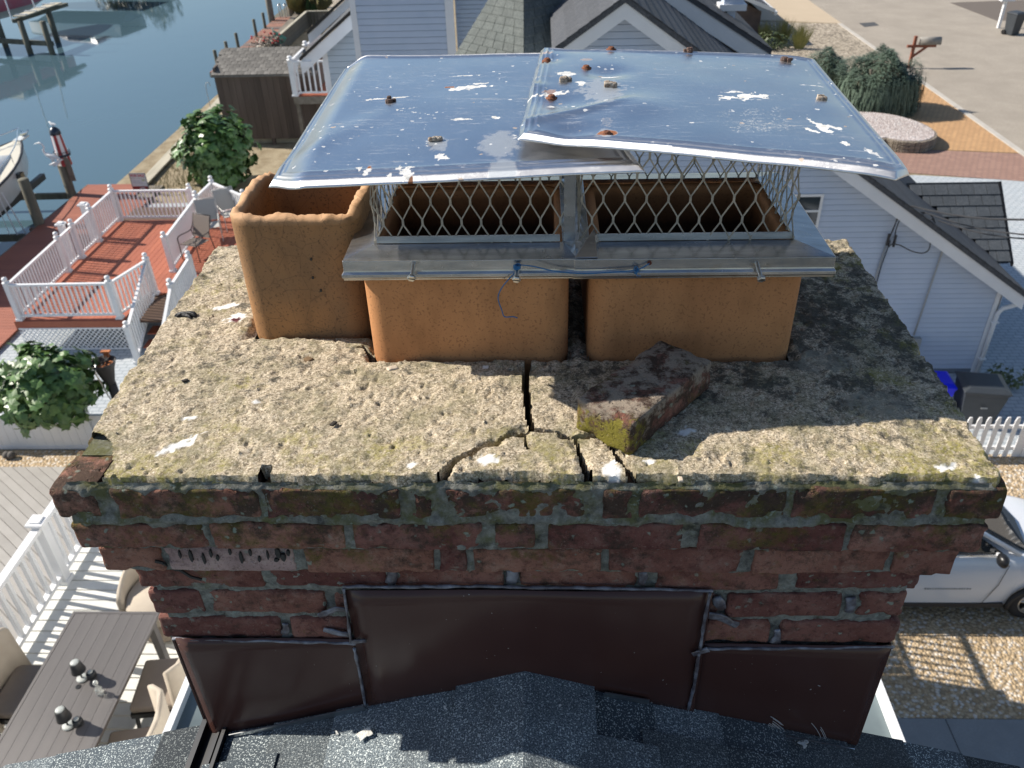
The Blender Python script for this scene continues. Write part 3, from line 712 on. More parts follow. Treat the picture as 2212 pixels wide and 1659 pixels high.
# ---- lids
def lid(c, P00, P10, P01, P11, fn, nu, nv, splats, lip=.008, cut=0):
    P00, P10, P01, P11 = map(lambda p: np.array(p, float), (P00, P10, P01, P11))
    # denser sampling near the rims for the rolled lines
    def axis(n, L):
        a = np.linspace(0, 1, n); return a+0*np.sin(a*2*math.pi)/(2*math.pi)*.5-.0*a
    def axd(n, L): 
        e = np.array([0, .002, .004, .006, .008, .010, .012, .0135, .015, .0165, .018, .0195, .021, .023, .025, .027, .029, .031, .034])/L
        mid = np.linspace(.040/L, 1-.040/L, n); return np.concatenate([e, mid, 1-e[::-1]])
    W = np.linalg.norm(P10-P00); Dp = np.linalg.norm(P01-P00)
    U, V = np.meshgrid(axd(nu, W), axd(nv, Dp))
    P = (P00*((1-U)*(1-V))[..., None]+P10*(U*(1-V))[..., None]+P01*((1-U)*V)[..., None]+P11*(U*V)[..., None])
    e = np.minimum(np.minimum(U*W, (1-U)*W), np.minimum(V*Dp, (1-V)*Dp))
    ef = np.minimum(np.minimum(U, 1-U)*W*1.0, np.minimum(V, 1-V)*Dp)
    z = -1.0*np.clip(lip-ef, 0, 1)+.0022*np.exp(-((ef-.016)/.0022)**2)+.0018*np.exp(-((ef-.026)/.0025)**2)
    z = z+fn(U, V, P)
    P[..., 2] += z
    if cut: P[..., 1] -= cut*sm(-.01, .14, U)*(1-V)**2
    D = np.zeros(U.shape+(4,)); D[..., 3] = 1
    for (px, py), rx, ry, an, ch, *w_ in splats:
        q = at(px, py, .395); D2 = np.zeros(D.shape); splat(D2, P[..., 0], P[..., 1], q, rx, ry, an, ch, int(px+py) % 89, w_[0] if w_ else .5); D = np.maximum(D, D2*(w_[1] if len(w_) > 1 else (.66 if ch == 0 else 1)))
    ny, nx = U.shape
    o = sheet('lid', P[..., 0], P[..., 1], P[..., 2], np.ones(U.shape, bool), D, M_LID, c)
    s = o.modifiers.new('t', 'SOLIDIFY'); s.thickness = .0014; s.offset = -1
    return o
def dent(X, Y, c, r, a): return a*np.exp(-(((X-c[0])**2+(Y-c[1])**2)/r**2))
def lf1(U, V, P):
    X, Y = P[..., 0], P[..., 1]
    crown = .004*(1-(2*U-1)**2)*(1-(2*V-1)**2)
    bend = .036*sm(-.02, .15, U)*(1-V)+.03*sm(-.02, .15, U)*V
    fold = .004*np.exp(-((V-.06-U*1.1)/.07)**2)*(U < .4)*(1-U/.4)
    return crown+bend+fold+fbm(np.stack([X*5, Y*5, X*0], -1).reshape(-1, 3), 61, 2).reshape(X.shape)*.0022
def lf2(U, V, P):
    X, Y = P[..., 0], P[..., 1]
    crown = .006*(1-(2*U-1)**2)*(1-(2*V-1)**2)
    bend = -.010*np.clip(U-.86, 0, 1)**2/.0196; P[..., 1] += .045*np.clip((U-.94)/.06, 0, 1)*np.clip(1-V/.2, 0, 1)**2; P[..., 1] += .03*np.clip(1-U/.07, 0, 1)*0
    dn = 0
    for (px, py), r, a in [((1200, 110), .035, .012), ((1175, 150), .025, -.008), ((1250, 120), .03, -.008), ((1320, 120), .02, -.005), ((1310, 180), .035, -.006), ((1200, 240), .04, -.006), ((1230, 300), .035, -.008), ((1370, 250), .05, .005), ((1150, 210), .02, .005)]:
        q = at(px, py, .395); dn = dn+dent(X, Y, q, r, a)
    cr = .005*np.exp(-(((Y-.30)-(X-.02)*.55)/.014)**2)*(1-sm(.10, .20, X))
    return crown+bend+dn+cr+fbm(np.stack([X*6, Y*6, X*0], -1).reshape(-1, 3), 67, 2).reshape(X.shape)*.0022
A = lambda px, py, z: at(px, py, z)
spl1 = [((1015, 190), .035, .010, .1, 0), ((985, 195), .020, .006, 0, 0), ((1035, 183), .02, .006, .2, 0), ((830, 212), .045, .0035, .15, 0, .8), ((1000, 253), .016, .007, .05, 0), ((1000, 168), .03, .003, .05, 0, .8), ((1110, 121), .024, .008, 0, 0), ((950, 322), .008, .01, .3, 0, .8),
        ((775, 345), .006, .010, .4, 0), ((790, 352), .005, .012, -.2, 0), ((840, 358), .004, .012, 0, 0), ((1075, 250), .008, .008, .4, 0), ((905, 240), .035, .0018, -.45, 0, .9), ((870, 232), .02, .006, .3, 0, .9, .5),
        ((875, 350), .008, .022, 0, 0, 1.), ((680, 382), .009, .004, .3, 1), ((880, 365), .004, .015, 0, 1), ((795, 345), .003, .008, 0, 1), ((975, 190), .010, .003, 0, 1),
        ((1078, 298), .026, .045, 0, 2, .25), ((1085, 345), .019, .040, 0, 2, .2), ((945, 298), .012, .022, .1, 2, .5), ((845, 392), .05, .003, .04, 0, .9), ((950, 375), .04, .002, .04, 0, .9)]
spl2 = [((1225, 185), .024, .012, -.7, 0), ((1255, 205), .008, .016, .1, 0), ((1180, 226), .036, .008, .25, 0, .7), ((1200, 246), .025, .004, -.3, 0, .7), ((1315, 188), .020, .009, -.05, 0, .3), ((1605, 228), .032, .012, .2, 0, .9, .8), ((1590, 218), .02, .006, 0, 0, .7), ((1750, 195), .018, .003, 0, 0),
        ((1772, 290), .007, .030, .1, 0, .8, .85), ((1800, 290), .006, .022, .8, 0, .8, .8), ((1755, 300), .005, .012, .5, 0, .7, .8), ((1822, 325), .006, .014, .6, 0, .9, .8), ((1645, 118), .022, .004, 0, 0), ((1500, 115), .022, .007, 0, 0, .8), ((1885, 340), .006, .014, .4, 0, .9), ((1620, 262), .05, .022, .2, 0, .8, .42), ((1650, 290), .05, .025, .2, 0, .8, .44),
        ((1311, 306), .0145, .013, 0, 1, .1, .75), ((1310, 284), .009, .026, 0, 1, .35, .35), ((1183, 137), .012, .010, 0, 1, .1, .5), ((1190, 220), .012, .012, 0, 1, .3, .6), ((1267, 153), .012, .010, 0, 1, .1, .5), ((1320, 106), .011, .009, 0, 1, .1, .5), ((1310, 306), .011, .018, 0, 2, .2),
        ((1300, 220), .030, .060, 0, 2, .5), ((1160, 155), .02, .01, 0, 1, .9, .3)]
lidL = lid(capL, (-.368, .225, .345), (.18, .285, .343), A(740, 150, .374), A(1180, 112, .402)-[0, 0, .03], lf1, 200, 130, spl1, cut=.100)
lidR = lid(capR, A(1118, 290, .408), A(2000, 378, .400), A(1168, 100, .415), A(1768, 116, .402), lf2, 240, 150, spl2)
# screws, sealant lumps
rustm = mat('rusted screw', (.10, .035, .02), (.24, .09, .04), 300, .9, bs=.5, bsc=400); lump = mat('dark crumbled sealant', (.05, .028, .022), (.12, .07, .05), 200, .7, bs=.8, bsc=300)
palel = mat('pale crumbled sealant', (.45, .40, .33), (.14, .09, .06), 150, .9, bs=.8, bsc=300)
dg = None
def on_lid(o, px, py):
    # height of the lid surface under a photo pixel
    me = o.data; n = len(me.vertices); co = np.empty(n*3); me.vertices.foreach_get('co', co); co = co.reshape(-1, 3)
    d = ray(px, py); d = d/np.linalg.norm(d); v = co-CAMP; t = v@d; dist = np.linalg.norm(v-t[:, None]*d, axis=1); return co[dist.argmin()]
for px, py, o, par in ((1320, 106, lidR, capR), (1182, 131, lidR, capR), (1266, 147, lidR, capR), (1310, 290, lidR, capR), (1188, 211, lidR, capR)):
    q = on_lid(o, px, py); m = MB(); m.lathe(q+np.array([0, 0, -.001]), [(.0095, 0), (.0095, .0015), (.0060, .0016), (.0062, .004), (.0045, .0058), (.0015, .0064), (.0012, .0056)], 14); m.build('screw', rustm, o, True)
for k, (px, py, o, mt, s_) in enumerate(((845, 219, lidL, lump, .009), (940, 305, lidL, palel, .010), (1485, 104, lidR, lump, .010), (1700, 132, lidR, lump, .010), (1772, 214, lidR, palel, .009), (1222, 172, lidR, palel, .009), (1318, 186, lidR, palel, .012))):
    q = on_lid(o, px, py); P = []; m = MB()
    for i in range(5):
        b_ = rbox(s_*random.uniform(.7, 1.2), s_*random.uniform(.5, .9), s_*random.uniform(.6, 1.), 2, 2, 2, s_*.25, s_*.18, 300+k*7+i)
        off = np.array([random.uniform(-1, 1)*s_*.7, random.uniform(-1, 1)*s_*.5, random.uniform(.1, .45)*s_]); m.add(np.array(b_.v)+q+off, b_.f)
    m.build('sealant_lump', mt, o, True)

# ============================================================ LOOSE BRICK, STRING, DEBRIS
lbm = rbox(.222, .060, .102, 26, 12, 7, .006, .0022, 77, .007)
M_LB = mk_brick('loose mossy brick', .3, True)
lb = empty('loose_brick', tuple(at(1400, 860, .03)), 'loose worn brick with yellow moss lying askew on the crown', 'brick')
bo = link('brick_body', lbm.mesh('loose_brick', M_LB, True), lb); bo.location = (0, 0, 0)
pa, pb = at(1310, 905, .066), at(1500, 760, .066)
angb = math.atan2((pb-pa)[1], (pb-pa)[0]); lb.rotation_euler = (0, 0, angb)
lb.location = ((pa+pb)/2)[0]-.008, ((pa+pb)/2)[1]+.012, .038
st = empty('string', tuple(aty(1117, 576, .24)), 'thin blue string tied between bolts and hanging below the left cap', 'string')
M_STR = mat('blue nylon twine', (.02, .12, .30), (.03, .18, .40), 300, .5)
sg = MB()
def S_(px, py, y=.243): q = aty(px, py, y); return (q[0], y, q[2])
def smooth_path(P, k=6):
    P = [Vector(p) for p in P]; out = []
    for i in range(len(P)-1):
        a, b, c, d = P[max(i-1, 0)], P[i], P[i+1], P[min(i+2, len(P)-1)]
        for j in range(k):
            t = j/k; out.append(.5*((2*b)+(c-a)*t+(2*a-5*b+4*c-d)*t*t+(3*b-a-3*c+d)*t**3))
    out.append(P[-1]); return out
sg.tube(smooth_path([S_(1117, 578), S_(1112, 590), S_(1098, 604, .240), S_(1082, 625, .244), S_(1076, 645, .248), S_(1084, 670, .250), S_(1090, 684, .250), S_(1108, 684, .249), S_(1118, 687, .248)]), .0010, 6)
sg.tube(smooth_path([S_(1117, 572), S_(1150, 575, .238), S_(1200, 586, .240), S_(1260, 591, .241), S_(1320, 588, .241), S_(1375, 583, .241), S_(1403, 569, .244)]), .0010, 6)
for k in range(4):
    c = Vector(S_(1117, 573+k*2.2, .238)); sg.tube([c+Vector((.0052*math.cos(t), .0045*math.sin(t), .0008*math.sin(t*2+k))) for t in np.linspace(0, 6.28, 13)], .0010, 5)
for k in range(3):
    c = Vector(S_(1374+k, 582+k*3, .240)); sg.tube([c+Vector((.003*math.cos(t), .0025*math.sin(t), .004*math.sin(t+k))) for t in np.linspace(0, 6.28, 9)], .0009, 5)
sg.tube([S_(1375, 583, .240), S_(1376, 596, .239), S_(1384, 596, .239)], .0009, 5)
sg.build('twine', M_STR, st, True)
# burnt black lump on the left, small twig crumbs
bl = empty('charred_lump', tuple(at(401, 690, .006)), 'small charred black lump of cloth on the left of the crown', 'debris')
cm = MB(); c0 = at(401, 692, .010)
for k in range(16):
    a = random.uniform(-.8, .8); x = random.uniform(-.010, .010); P = [c0+np.array([x+.014*math.cos(t)*random.uniform(.8, 1.1), .010*math.sin(t*.7+a)*.8, .007*math.sin(t)+.001*k*.4]) for t in np.linspace(.2, 2.9, 7)]
    cm.tube([tuple(p) for p in P], [.002, .003, .0032, .0030, .003, .0028, .0015], 6)
cm.build('charred_cloth', mat('charred cloth', (.012, .012, .013), rough=.55, bs=.5, bsc=400), bl, True)
cols = [mat('twig brown', (.16, .10, .05), rough=.9), mat('pale stone chip', (.62, .52, .40), (.5, .42, .33), 60, .9, bs=.4, bsc=200), mat('dark crumb', (.03, .025, .02), rough=.9)]
for k, (px, py, s_, mi, lab_) in enumerate([(667, 777, .008, 0, 'curled brown twig crumb beside the narrow flue'), (848, 797, .009, 1, 'pale flat stone chip in front of the middle flue'), (400, 822, .006, 2, 'tiny dark crumb on the left part of the crown'), (720, 915, .006, 2, 'thin dark sliver in the middle of the crown'), (1470, 1035, .005, 1, 'pale grain near the front edge right of the cracks')]):
    o = rbox(s_*2, s_*.7, s_*1.3, 4, 3, 2, s_*.25, s_*.15, 400+k).build('debris', cols[mi], None, True); o.location = at(px, py, .014); o.rotation_euler = (0, .1, random.uniform(0, 3)); tag(o, lab_, 'debris')
# ============================================================ SETTING
GZ = -9.5
def struct(name, mb, m, smooth=False): o = mb.build(name, m, None, smooth); o['kind'] = 'structure'; return o
def mk_gravel(name, c1, c2, c3, sc):
    m, N, S = nodes(name); co = N('NewGeometry').outputs['Position']
    v = N('TexVoronoi', {'Vector': co, 'Scale': sc}); r = N('SeparateColor', {0: v.outputs['Color']}).outputs[0]
    b = mix(N, r, c1, c2); b = mix(N, ramp(N, N('SeparateColor', {0: v.outputs['Color']}).outputs[1], .75, .8), b, c3)
    b = mix(N, math_(N, 'MULTIPLY', ramp(N, v.outputs['Distance'], .45, .75), .6), b, (c1[0]*.4, c1[1]*.4, c1[2]*.4))
    b = mix(N, math_(N, 'MULTIPLY', ramp(N, noise(N, co, .6, 5), .35, .7), .35), b, (c1[0]*.7, c1[1]*.7, c1[2]*.65))
    S('Base Color', b); S('Roughness', .9); S('Normal', bump(N, v.outputs['Distance'], .9, -.03)); return m
M_GRAV = mk_gravel('golden gravel', (.42, .30, .17), (.66, .52, .35), (.72, .66, .58), 22)
M_GRAVF = mk_gravel('pale tan gravel', (.34, .29, .22), (.56, .48, .38), (.16, .13, .10), 9)
M_SOIL = mat('dry sandy soil', (.36, .30, .20), (.22, .17, .10), 2.5, .95, bs=.6, bsc=12, bd=.05)
M_ROAD = mat('sun bleached asphalt', (.325, .285, .235), (.43, .38, .315), .8, .9, bs=.3, bsc=60, bd=.01, fine=.18, fsc=40)
M_CONCW = mat('tan concrete drive', (.52, .42, .30), (.47, .38, .27), .8, .9, fine=.1, fsc=60)
M_PATH = mat('grey concrete path', (.30, .31, .31), (.23, .24, .24), 3, .9, bs=.4, bsc=30, bd=.01, fine=.2)
M_KERB = mat('pale concrete kerb', (.50, .47, .42), (.42, .39, .35), 2, .9)
def mk_paver(name, c1, c2, mort, w_, h_, off=.5):
    m, N, S = nodes(name); co = N('NewGeometry').outputs['Position']
    br = N('TexBrick', {'Vector': co, 'Color1': c4(c1), 'Color2': c4(c2), 'Mortar': c4(mort), 'Scale': 1., 'Mortar Size': .012, 'Brick Width': w_, 'Row Height': h_}, offset=off)
    b = mix(N, math_(N, 'MULTIPLY', ramp(N, noise(N, co, 1.2, 5), .35, .7), .3), br.outputs[0], tuple(x*.75 for x in c1))
    S('Base Color', b); S('Roughness', .85); S('Normal', bump(N, br.outputs['Fac'], .5, -.01)); return m
M_PAVL = mk_paver('pale blue grey pavers', (.50, .53, .55), (.43, .47, .50), (.26, .30, .33), .22, .13)
M_PAVO = mk_paver('orange clay pavers', (.55, .33, .16), (.46, .27, .13), (.26, .16, .09), .20, .20)
M_PAVB = mk_paver('reddish brown pavers', (.36, .22, .17), (.30, .18, .14), (.19, .12, .10), .20, .20)
M_WHITE = mat('white vinyl', (.80, .80, .80), (.74, .75, .76), 3, .45, bs=.05, bsc=20)
M_WOODG = mat('weathered grey wood', (.24, .21, .17), (.15, .13, .10), 6, .85, stretch=(1, .1, 1), bs=.4, bsc=30, rnd=.12)

# ground: one sheet of land up to the bulkhead, water beyond
m = MB(); m.prism([(-14.15, -80), (260, -80), (260, 260), (-15.6, 260), (-14.95, 47)], -13, GZ-.008); struct('ground', m, M_SOIL)
def mk_water():
    m, N, S = nodes('canal water'); co = N('NewGeometry').outputs['Position']
    S('Base Color', (.07, .125, .155, 1)); S('Roughness', .035); S('IOR', 1.34); S('Specular IOR Level', .85)
    s = N('Mapping', {'Vector': co, 'Scale': (1., .35, 1)}).outputs[0]
    h = math_(N, 'ADD', noise(N, s, 3.5, 4, .6), math_(N, 'MULTIPLY', noise(N, co, .35, 2), 2.5)); S('Normal', bump(N, h, .035, .05)); return m
m = MB(); m.b2((-400, -80, -11.5), (-14.4, 300, -10.35)); struct('canal_water', m, mk_water())
m = MB(); m.prism([(-400, 110), (-70, 100), (-40, 92), (-34, 99), (-30, 130), (-30, 400), (-400, 400)], -12, -9.3); struct('far_bank', m, M_SOIL)
def flat(name, poly, k, mt): m = MB(); m.prism(poly, GZ-.3, GZ+.004*k); return struct(name, m, mt)
flat('gravel_drive', [(1.9, 6.0), (40, 6.0), (40, 12.42), (1.9, 12.42)], 1, M_GRAV)
flat('concrete_path', [(1.9, .2), (40, .2), (40, 5.99), (1.9, 5.99)], 2, M_PATH)
m = MB()
for x in (3.7, 5.45, 7.2): m.b2((x-.008, .3, GZ), (x+.008, 5.98, GZ+.0095))
o = m.build('path_joints', mat('dark joint', (.08, .08, .08), rough=.9)); o['kind'] = 'structure'
flat('side_patio', [(9.3, 12.5), (16.6, 12.5), (16.6, 25.45), (12.4, 26.3), (9.3, 26.0)], 1, M_PAVL)
flat('left_patio', [(-14.0, 11.95), (-6.6, 11.95), (-6.6, 25.0), (-14.0, 24.6)], 1, M_PAVL)
flat('gravel_strip', [(-15, 11.16), (-5.7, 11.16), (-5.7, 11.8), (-15, 11.8)], 2, M_GRAV)
flat('road', [(16.98, -80), (200, -80), (200, 250), (16.98, 250)], 2, M_ROAD)
flat('front_gravel', [(11.2, 37.9), (16.96, 38.4), (16.96, 50.0), (11.2, 51.2)], 1, M_GRAVF)
flat('concrete_driveway', [(9, 52.4), (12.8, 51.4), (16.96, 50.05), (16.96, 57.6), (9, 58)], 2, M_CONCW)
flat('orange_paver_apron', [(12.2, 29.1), (13.05, 28.95), (16.7, 28.28), (16.7, 37.9), (12.2, 37.9)], 2, M_PAVO)
flat('brown_paver_band', [(12.2, 26.52), (15.6, 25.6), (16.7, 25.5), (16.7, 28.2), (12.2, 29.0)], 3, M_PAVB)
m = MB(); m.b2((16.72, 10, GZ-.2), (16.94, 50, GZ+.03)); struct('kerb', m, M_KERB)
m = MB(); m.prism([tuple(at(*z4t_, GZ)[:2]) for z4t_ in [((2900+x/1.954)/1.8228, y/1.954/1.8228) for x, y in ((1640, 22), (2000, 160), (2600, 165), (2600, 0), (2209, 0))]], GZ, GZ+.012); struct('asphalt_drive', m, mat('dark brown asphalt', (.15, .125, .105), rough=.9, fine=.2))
m = MB(); m.prism([tuple(at((2900+x/1.954)/1.8228, y/1.954/1.8228, GZ)[:2]) for x, y in ((942, 180), (1060, 172), (1098, 197), (985, 210))], GZ, GZ+.014); tag(m.build('road_drain', mat('dark drain grate', (.10, .10, .10), (.05, .05, .05), 40, .7)), 'dark rectangular drain grate set in the road', 'drain')
# bulkhead and cap
bk = empty('bulkhead', (-14.2, 30, -9.6), 'pale timber bulkhead cap running along the canal bank behind the fig tree', 'bulkhead')
M_CAPW = mat('sun bleached timber', (.50, .46, .36), (.38, .35, .27), 5, .85, stretch=(1, .15, 1))
m = MB(); m.slab([(-13.55, 26.0, -9.44), (-13.95, 26.9, -9.44), (-14.75, 41, -9.44), (-14.25, 41, -9.44)], (0, 0, .06)); m.build('cap_plank', M_CAPW, bk)
m = MB(); m.slab([(-13.9, 10, -11), (-13.9, 26.5, -11), (-13.9, 26.5, -9.45), (-13.9, 10, -9.45)], (.05, 0, 0)); m.slab([(-13.9, 26.5, -11.2), (-15.5, 56, -11.2), (-15.5, 56, -9.45), (-13.9, 26.5, -9.45)], (.06, 0, 0)); m.build('sheet_wall', M_WOODG, bk)
m = MB(); m.slab([(-14.35, 41, -9.4), (-14.75, 41, -9.4), (-15.55, 55.5, -9.4), (-15.2, 55.5, -9.4)], (0, 0, .18)); m.build('edge_beam', M_WOODG, bk)

# ============================================================ OUR HOUSE (roof under the camera)
hs = empty('house', (0, -3, GZ), 'house with grey-black shingle roof that the chimney rises through', 'house')
def mk_shingle():
    m, N, S = nodes('granulated asphalt shingle'); co = N('NewGeometry').outputs['Position']; r = N('ObjectInfo').outputs['Random']
    b = mix(N, ramp(N, noise(N, co, 420, 2, .6), .40, .62), (.040, .052, .062), (.155, .185, .20))
    b = mix(N, ramp(N, noise(N, co, 330, 1), .57, .66), b, (.44, .48, .47))
    b = mix(N, math_(N, 'MULTIPLY', ramp(N, noise(N, co, 12, 4), .4, .7), .45), b, (.045, .05, .055))
    b = N('HueSaturation', {'Color': b, 'Value': N('MapRange', {0: r, 3: .45, 4: 1.6}).outputs[0]}).outputs[0]
    S('Base Color', b); S('Roughness', .9); S('Normal', bump(N, noise(N, co, 450, 3), .8, .003)); return m
M_SH = mk_shingle(); M_SHD = mk_shingle(); M_SHD.name = 'dark blend shingle'
for n_ in M_SHD.node_tree.nodes:
    if n_.type == 'HUE_SAT': n_.inputs['Saturation'].default_value = 1.1
    if n_.type == 'VALTORGB' and n_.color_ramp.elements[0].position < .405 and n_.color_ramp.elements[1].position > .61 and n_.color_ramp.elements[1].position < .63: n_.color_ramp.elements[1].color = (.085, .105, .12, 1); n_.color_ramp.elements[0].color = (.018, .024, .032, 1)
rf = empty('roof', (0, 0, 0)); rf.parent = hs; rf.location = -hs.location
dk = MB()
for s_ in (-1, 1):
    dk.slab([(0, .022, -.492), (s_*4.2, .022, -.492-.335*4.2), (s_*4.2, -8, -.492-.335*4.2), (0, -8, -.492)], (0, 0, -.04))
o = dk.build('roof_deck', mat('black roof felt', (.02, .02, .022), rough=.9), hs)
# shingle tabs, one by one near the chimney
sl_ = math.atan(.335); tabs = 0
for s_ in (-1, 1):
    for k in range(0, 12):
        s0 = .085+k*.132; y = .028; j = 0
        while y > -.85:
            w_ = random.choice((.10, .13, .17, .21, .25)); y1 = max(y-w_, -.87)
            x0 = s0*math.cos(sl_); x1 = (s0+.160)*math.cos(sl_)
            if y1 < -.42-.0 and abs(x0) > 99: break
            hi = .013 if j % 2 else .0035; hi += random.uniform(-.0008, .0008)
            if s_*x0 < -.58 and s_*x0 > -.68 and False: pass
            m = MB(); za = -.489-.335*x0+.002; zb = -.489-.335*x1+.004
            m.slab([(s_*x0, y-.0026, za), (s_*x1, y-.0026, zb+.003), (s_*x1, y1+.0026, zb+.003), (s_*x0, y1+.0026, za)], (0, 0, hi))
            o = m.build('shingle', M_SH if random.random() < .5 else M_SHD, rf); tabs += 1; y = y1; j += 1
rest = MB()
for s_ in (-1, 1):
    for k in range(0, 30):
        s0 = .085+k*.132; x0 = s0*math.cos(sl_); x1 = min((s0+.16)*math.cos(sl_), 4.2); y = -.87 if k < 12 else .028; j = 0
        if x0 > 4.1: break
        while y > -7.9:
            y1 = y-random.choice((.13, .2, .3)); hi = .0085 if j % 2 else .004; za = -.487-.335*x0; zb = -.485-.335*x1
            rest.slab([(s_*x0, y-.0015, za), (s_*x1, y-.0015, zb), (s_*x1, y1+.0015, zb), (s_*x0, y1+.0015, za)], (0, 0, hi)); y = y1; j += 1
o = rest.build('far_shingles', M_SH, rf); o['kind'] = 'stuff'
y = .03
for wdt in (.225, .20, .19, .21, .2, .2, .2):
    m = MB(); hw = .125
    for s_ in (-1, 1): m.slab([(0, y, -.4805), (s_*hw, y, -.4805-.335*hw), (s_*hw, y-wdt-.03, -.4855-.335*hw), (0, y-wdt-.03, -.4855)], (0, 0, .010))
    m.build('ridge_cap', M_SH, rf); y -= wdt
# rake metal, wall, eaves
M_BLK = mat('black painted aluminium', (.012, .012, .013), rough=.35); M_ALU = mat('bare aluminium edge', (.55, .57, .58), rough=.3, metal=1)
m = MB()
x0 = at(415, 1600, -.68)[0]
for a, b, h in ((-.640, -.628, .022), (-.588, -.580, .018), (-.60, -.596, .010), (-.640, -.58, .006)): m.slab([(a, .034, -.489-.335*abs(a)+.009), (b, .034, -.489-.335*abs(b)+.009), (b, -1.2, -.489-.335*abs(b)+.009), (a, -1.2, -.489-.335*abs(a)+.009)], (0, 0, h))
m.build('black_channel', M_BLK, hs)
for (a, b) in (((482, 1590), (620, 1562)), ((620, 1562), (787, 1524)), ((1305, 1495), (1402, 1512)), ((1545, 1560), (1845, 1618))):
    m = MB(); p, q = aty(*a, -.019), aty(*b, -.019); p[2] -= .006; q[2] -= .006; m.bar(p, q, .002, .012); m.build('drip_edge', M_ALU, hs)
m = MB(); m.slab([(-3.9, -.02, GZ), (3.9, -.02, GZ), (3.9, -.02, -1.83), (0, -.02, -.535), (-3.9, -.02, -1.83)], (0, -.1, 0)); m.build('gable_wall', M_WHITE, hs)
for s_ in (-1, 1): m = MB(); m.b2((s_*3.9, -.13, GZ), (s_*3.8, -7.8, -1.85)); m.build('side_wall', M_WHITE, hs)
m = MB(); m.b2((-3.9, -7.9, GZ), (3.9, -7.8, -2)); m.build('rear_wall', M_WHITE, hs)
# droppings and crumbs on the shingles
wd = mat('chalky dropping', (.72, .71, .66), (.45, .44, .4), 200, .9, bs=.5, bsc=300); bc = mat('bark crumb', (.30, .22, .14), (.14, .09, .05), 150, .9, bs=.6, bsc=300)
for px, py, s_, mt, lab_ in ((1190, 1517, .009, bc, 'brown bark crumb on the ridge shingles near the top'), (1208, 1527, .006, wd, 'white dropping beside the bark crumb on the ridge'), (1425, 1605, .009, bc, 'brown husk on the right shingles'), (574, 1628, .011, bc, 'upright brown husk low on the left shingles'), (790, 1590, .016, wd, 'wide pale dropping smear on the left shingles'),
                        (1290, 1530, .006, wd, 'small white dropping near the seam right of the ridge'), (728, 1585, .006, wd, 'small white dropping on the left shingles under the flashing'), (1735, 1610, .016, wd, 'wide pale smear of droppings on the right shingles'), (962, 1532, .005, wd, 'tiny pale fleck left of the ridge'), (1330, 1545, .006, bc, 'tan crumb right of the ridge seam')):
    z = -.45
    for _ in range(6): q = at(px, py, z); z = -.478-.335*abs(q[0])
    b_ = rbox(s_*2.0, .0016 if mt is wd else s_*.5, s_*1.3, 9, 7, 1, .0007 if mt is wd else s_*.2, .0006 if mt is wd else s_*.25, int(px), .0)
    if mt is wd:
        A_ = np.array(b_.v); th = np.arctan2(A_[:, 1], A_[:, 0]); rr_ = np.hypot(A_[:, 0]/s_, A_[:, 1]/(s_*.65)); A_[:, :2] *= (.55+.45*fbm(np.stack([np.cos(th)*1.1, np.sin(th)*1.1, th*0+px], -1), 3, 2))[:, None]; b_.v = [tuple(q_) for q_ in A_]; o = b_.build('debris', mt, None, True); o.location = (q[0], q[1], z+.004+s_*.12); o.rotation_euler = (0, math.atan(.335)*(1 if q[0] > 0 else -1), random.uniform(0, 3)); tag(o, lab_, 'dropping' if mt is wd else 'debris')

# sunroom behind the chimney (its white frame and glass show on both sides of the flashing)
su = empty('sunroom', (0, 4, -6.5), 'glazed sunroom with white frame just showing beside the chimney foot', 'sunroom')
M_GLS = mat('pale reflective glazing', (.17, .21, .22), (.07, .09, .10), 2, .3, spec=.25)
m = MB(); m.b2((-1.87, -.02, -3.06), (1.78, 7.2, -3.03)); m.build('glass_roof', M_GLS, su)
for x in (-1.87, -.62, .62, 1.765): m = MB(); m.b2((x-.018, -.015, -3.05), (x+.018, 7.25, -2.98)); m.build('rafter', M_WHITE, su)
for y in (.75, 2.3, 4., 5.6, 7.22): m = MB(); m.b2((-1.84, y-.03, -3.04), (1.84, y+.03, -2.99)); m.build('crossbar', M_WHITE, su)
for s_ in (-1, 1): m = MB(); m.b2((s_*1.78, -.01, -9.4), (s_*1.73, 7.2, -3.06)); m.build('side_wall', M_WHITE, su)
m = MB(); m.b2((-1.8, 7.15, -9.4), (1.8, 7.2, -3.06)); m.build('end_wall', M_WHITE, su)

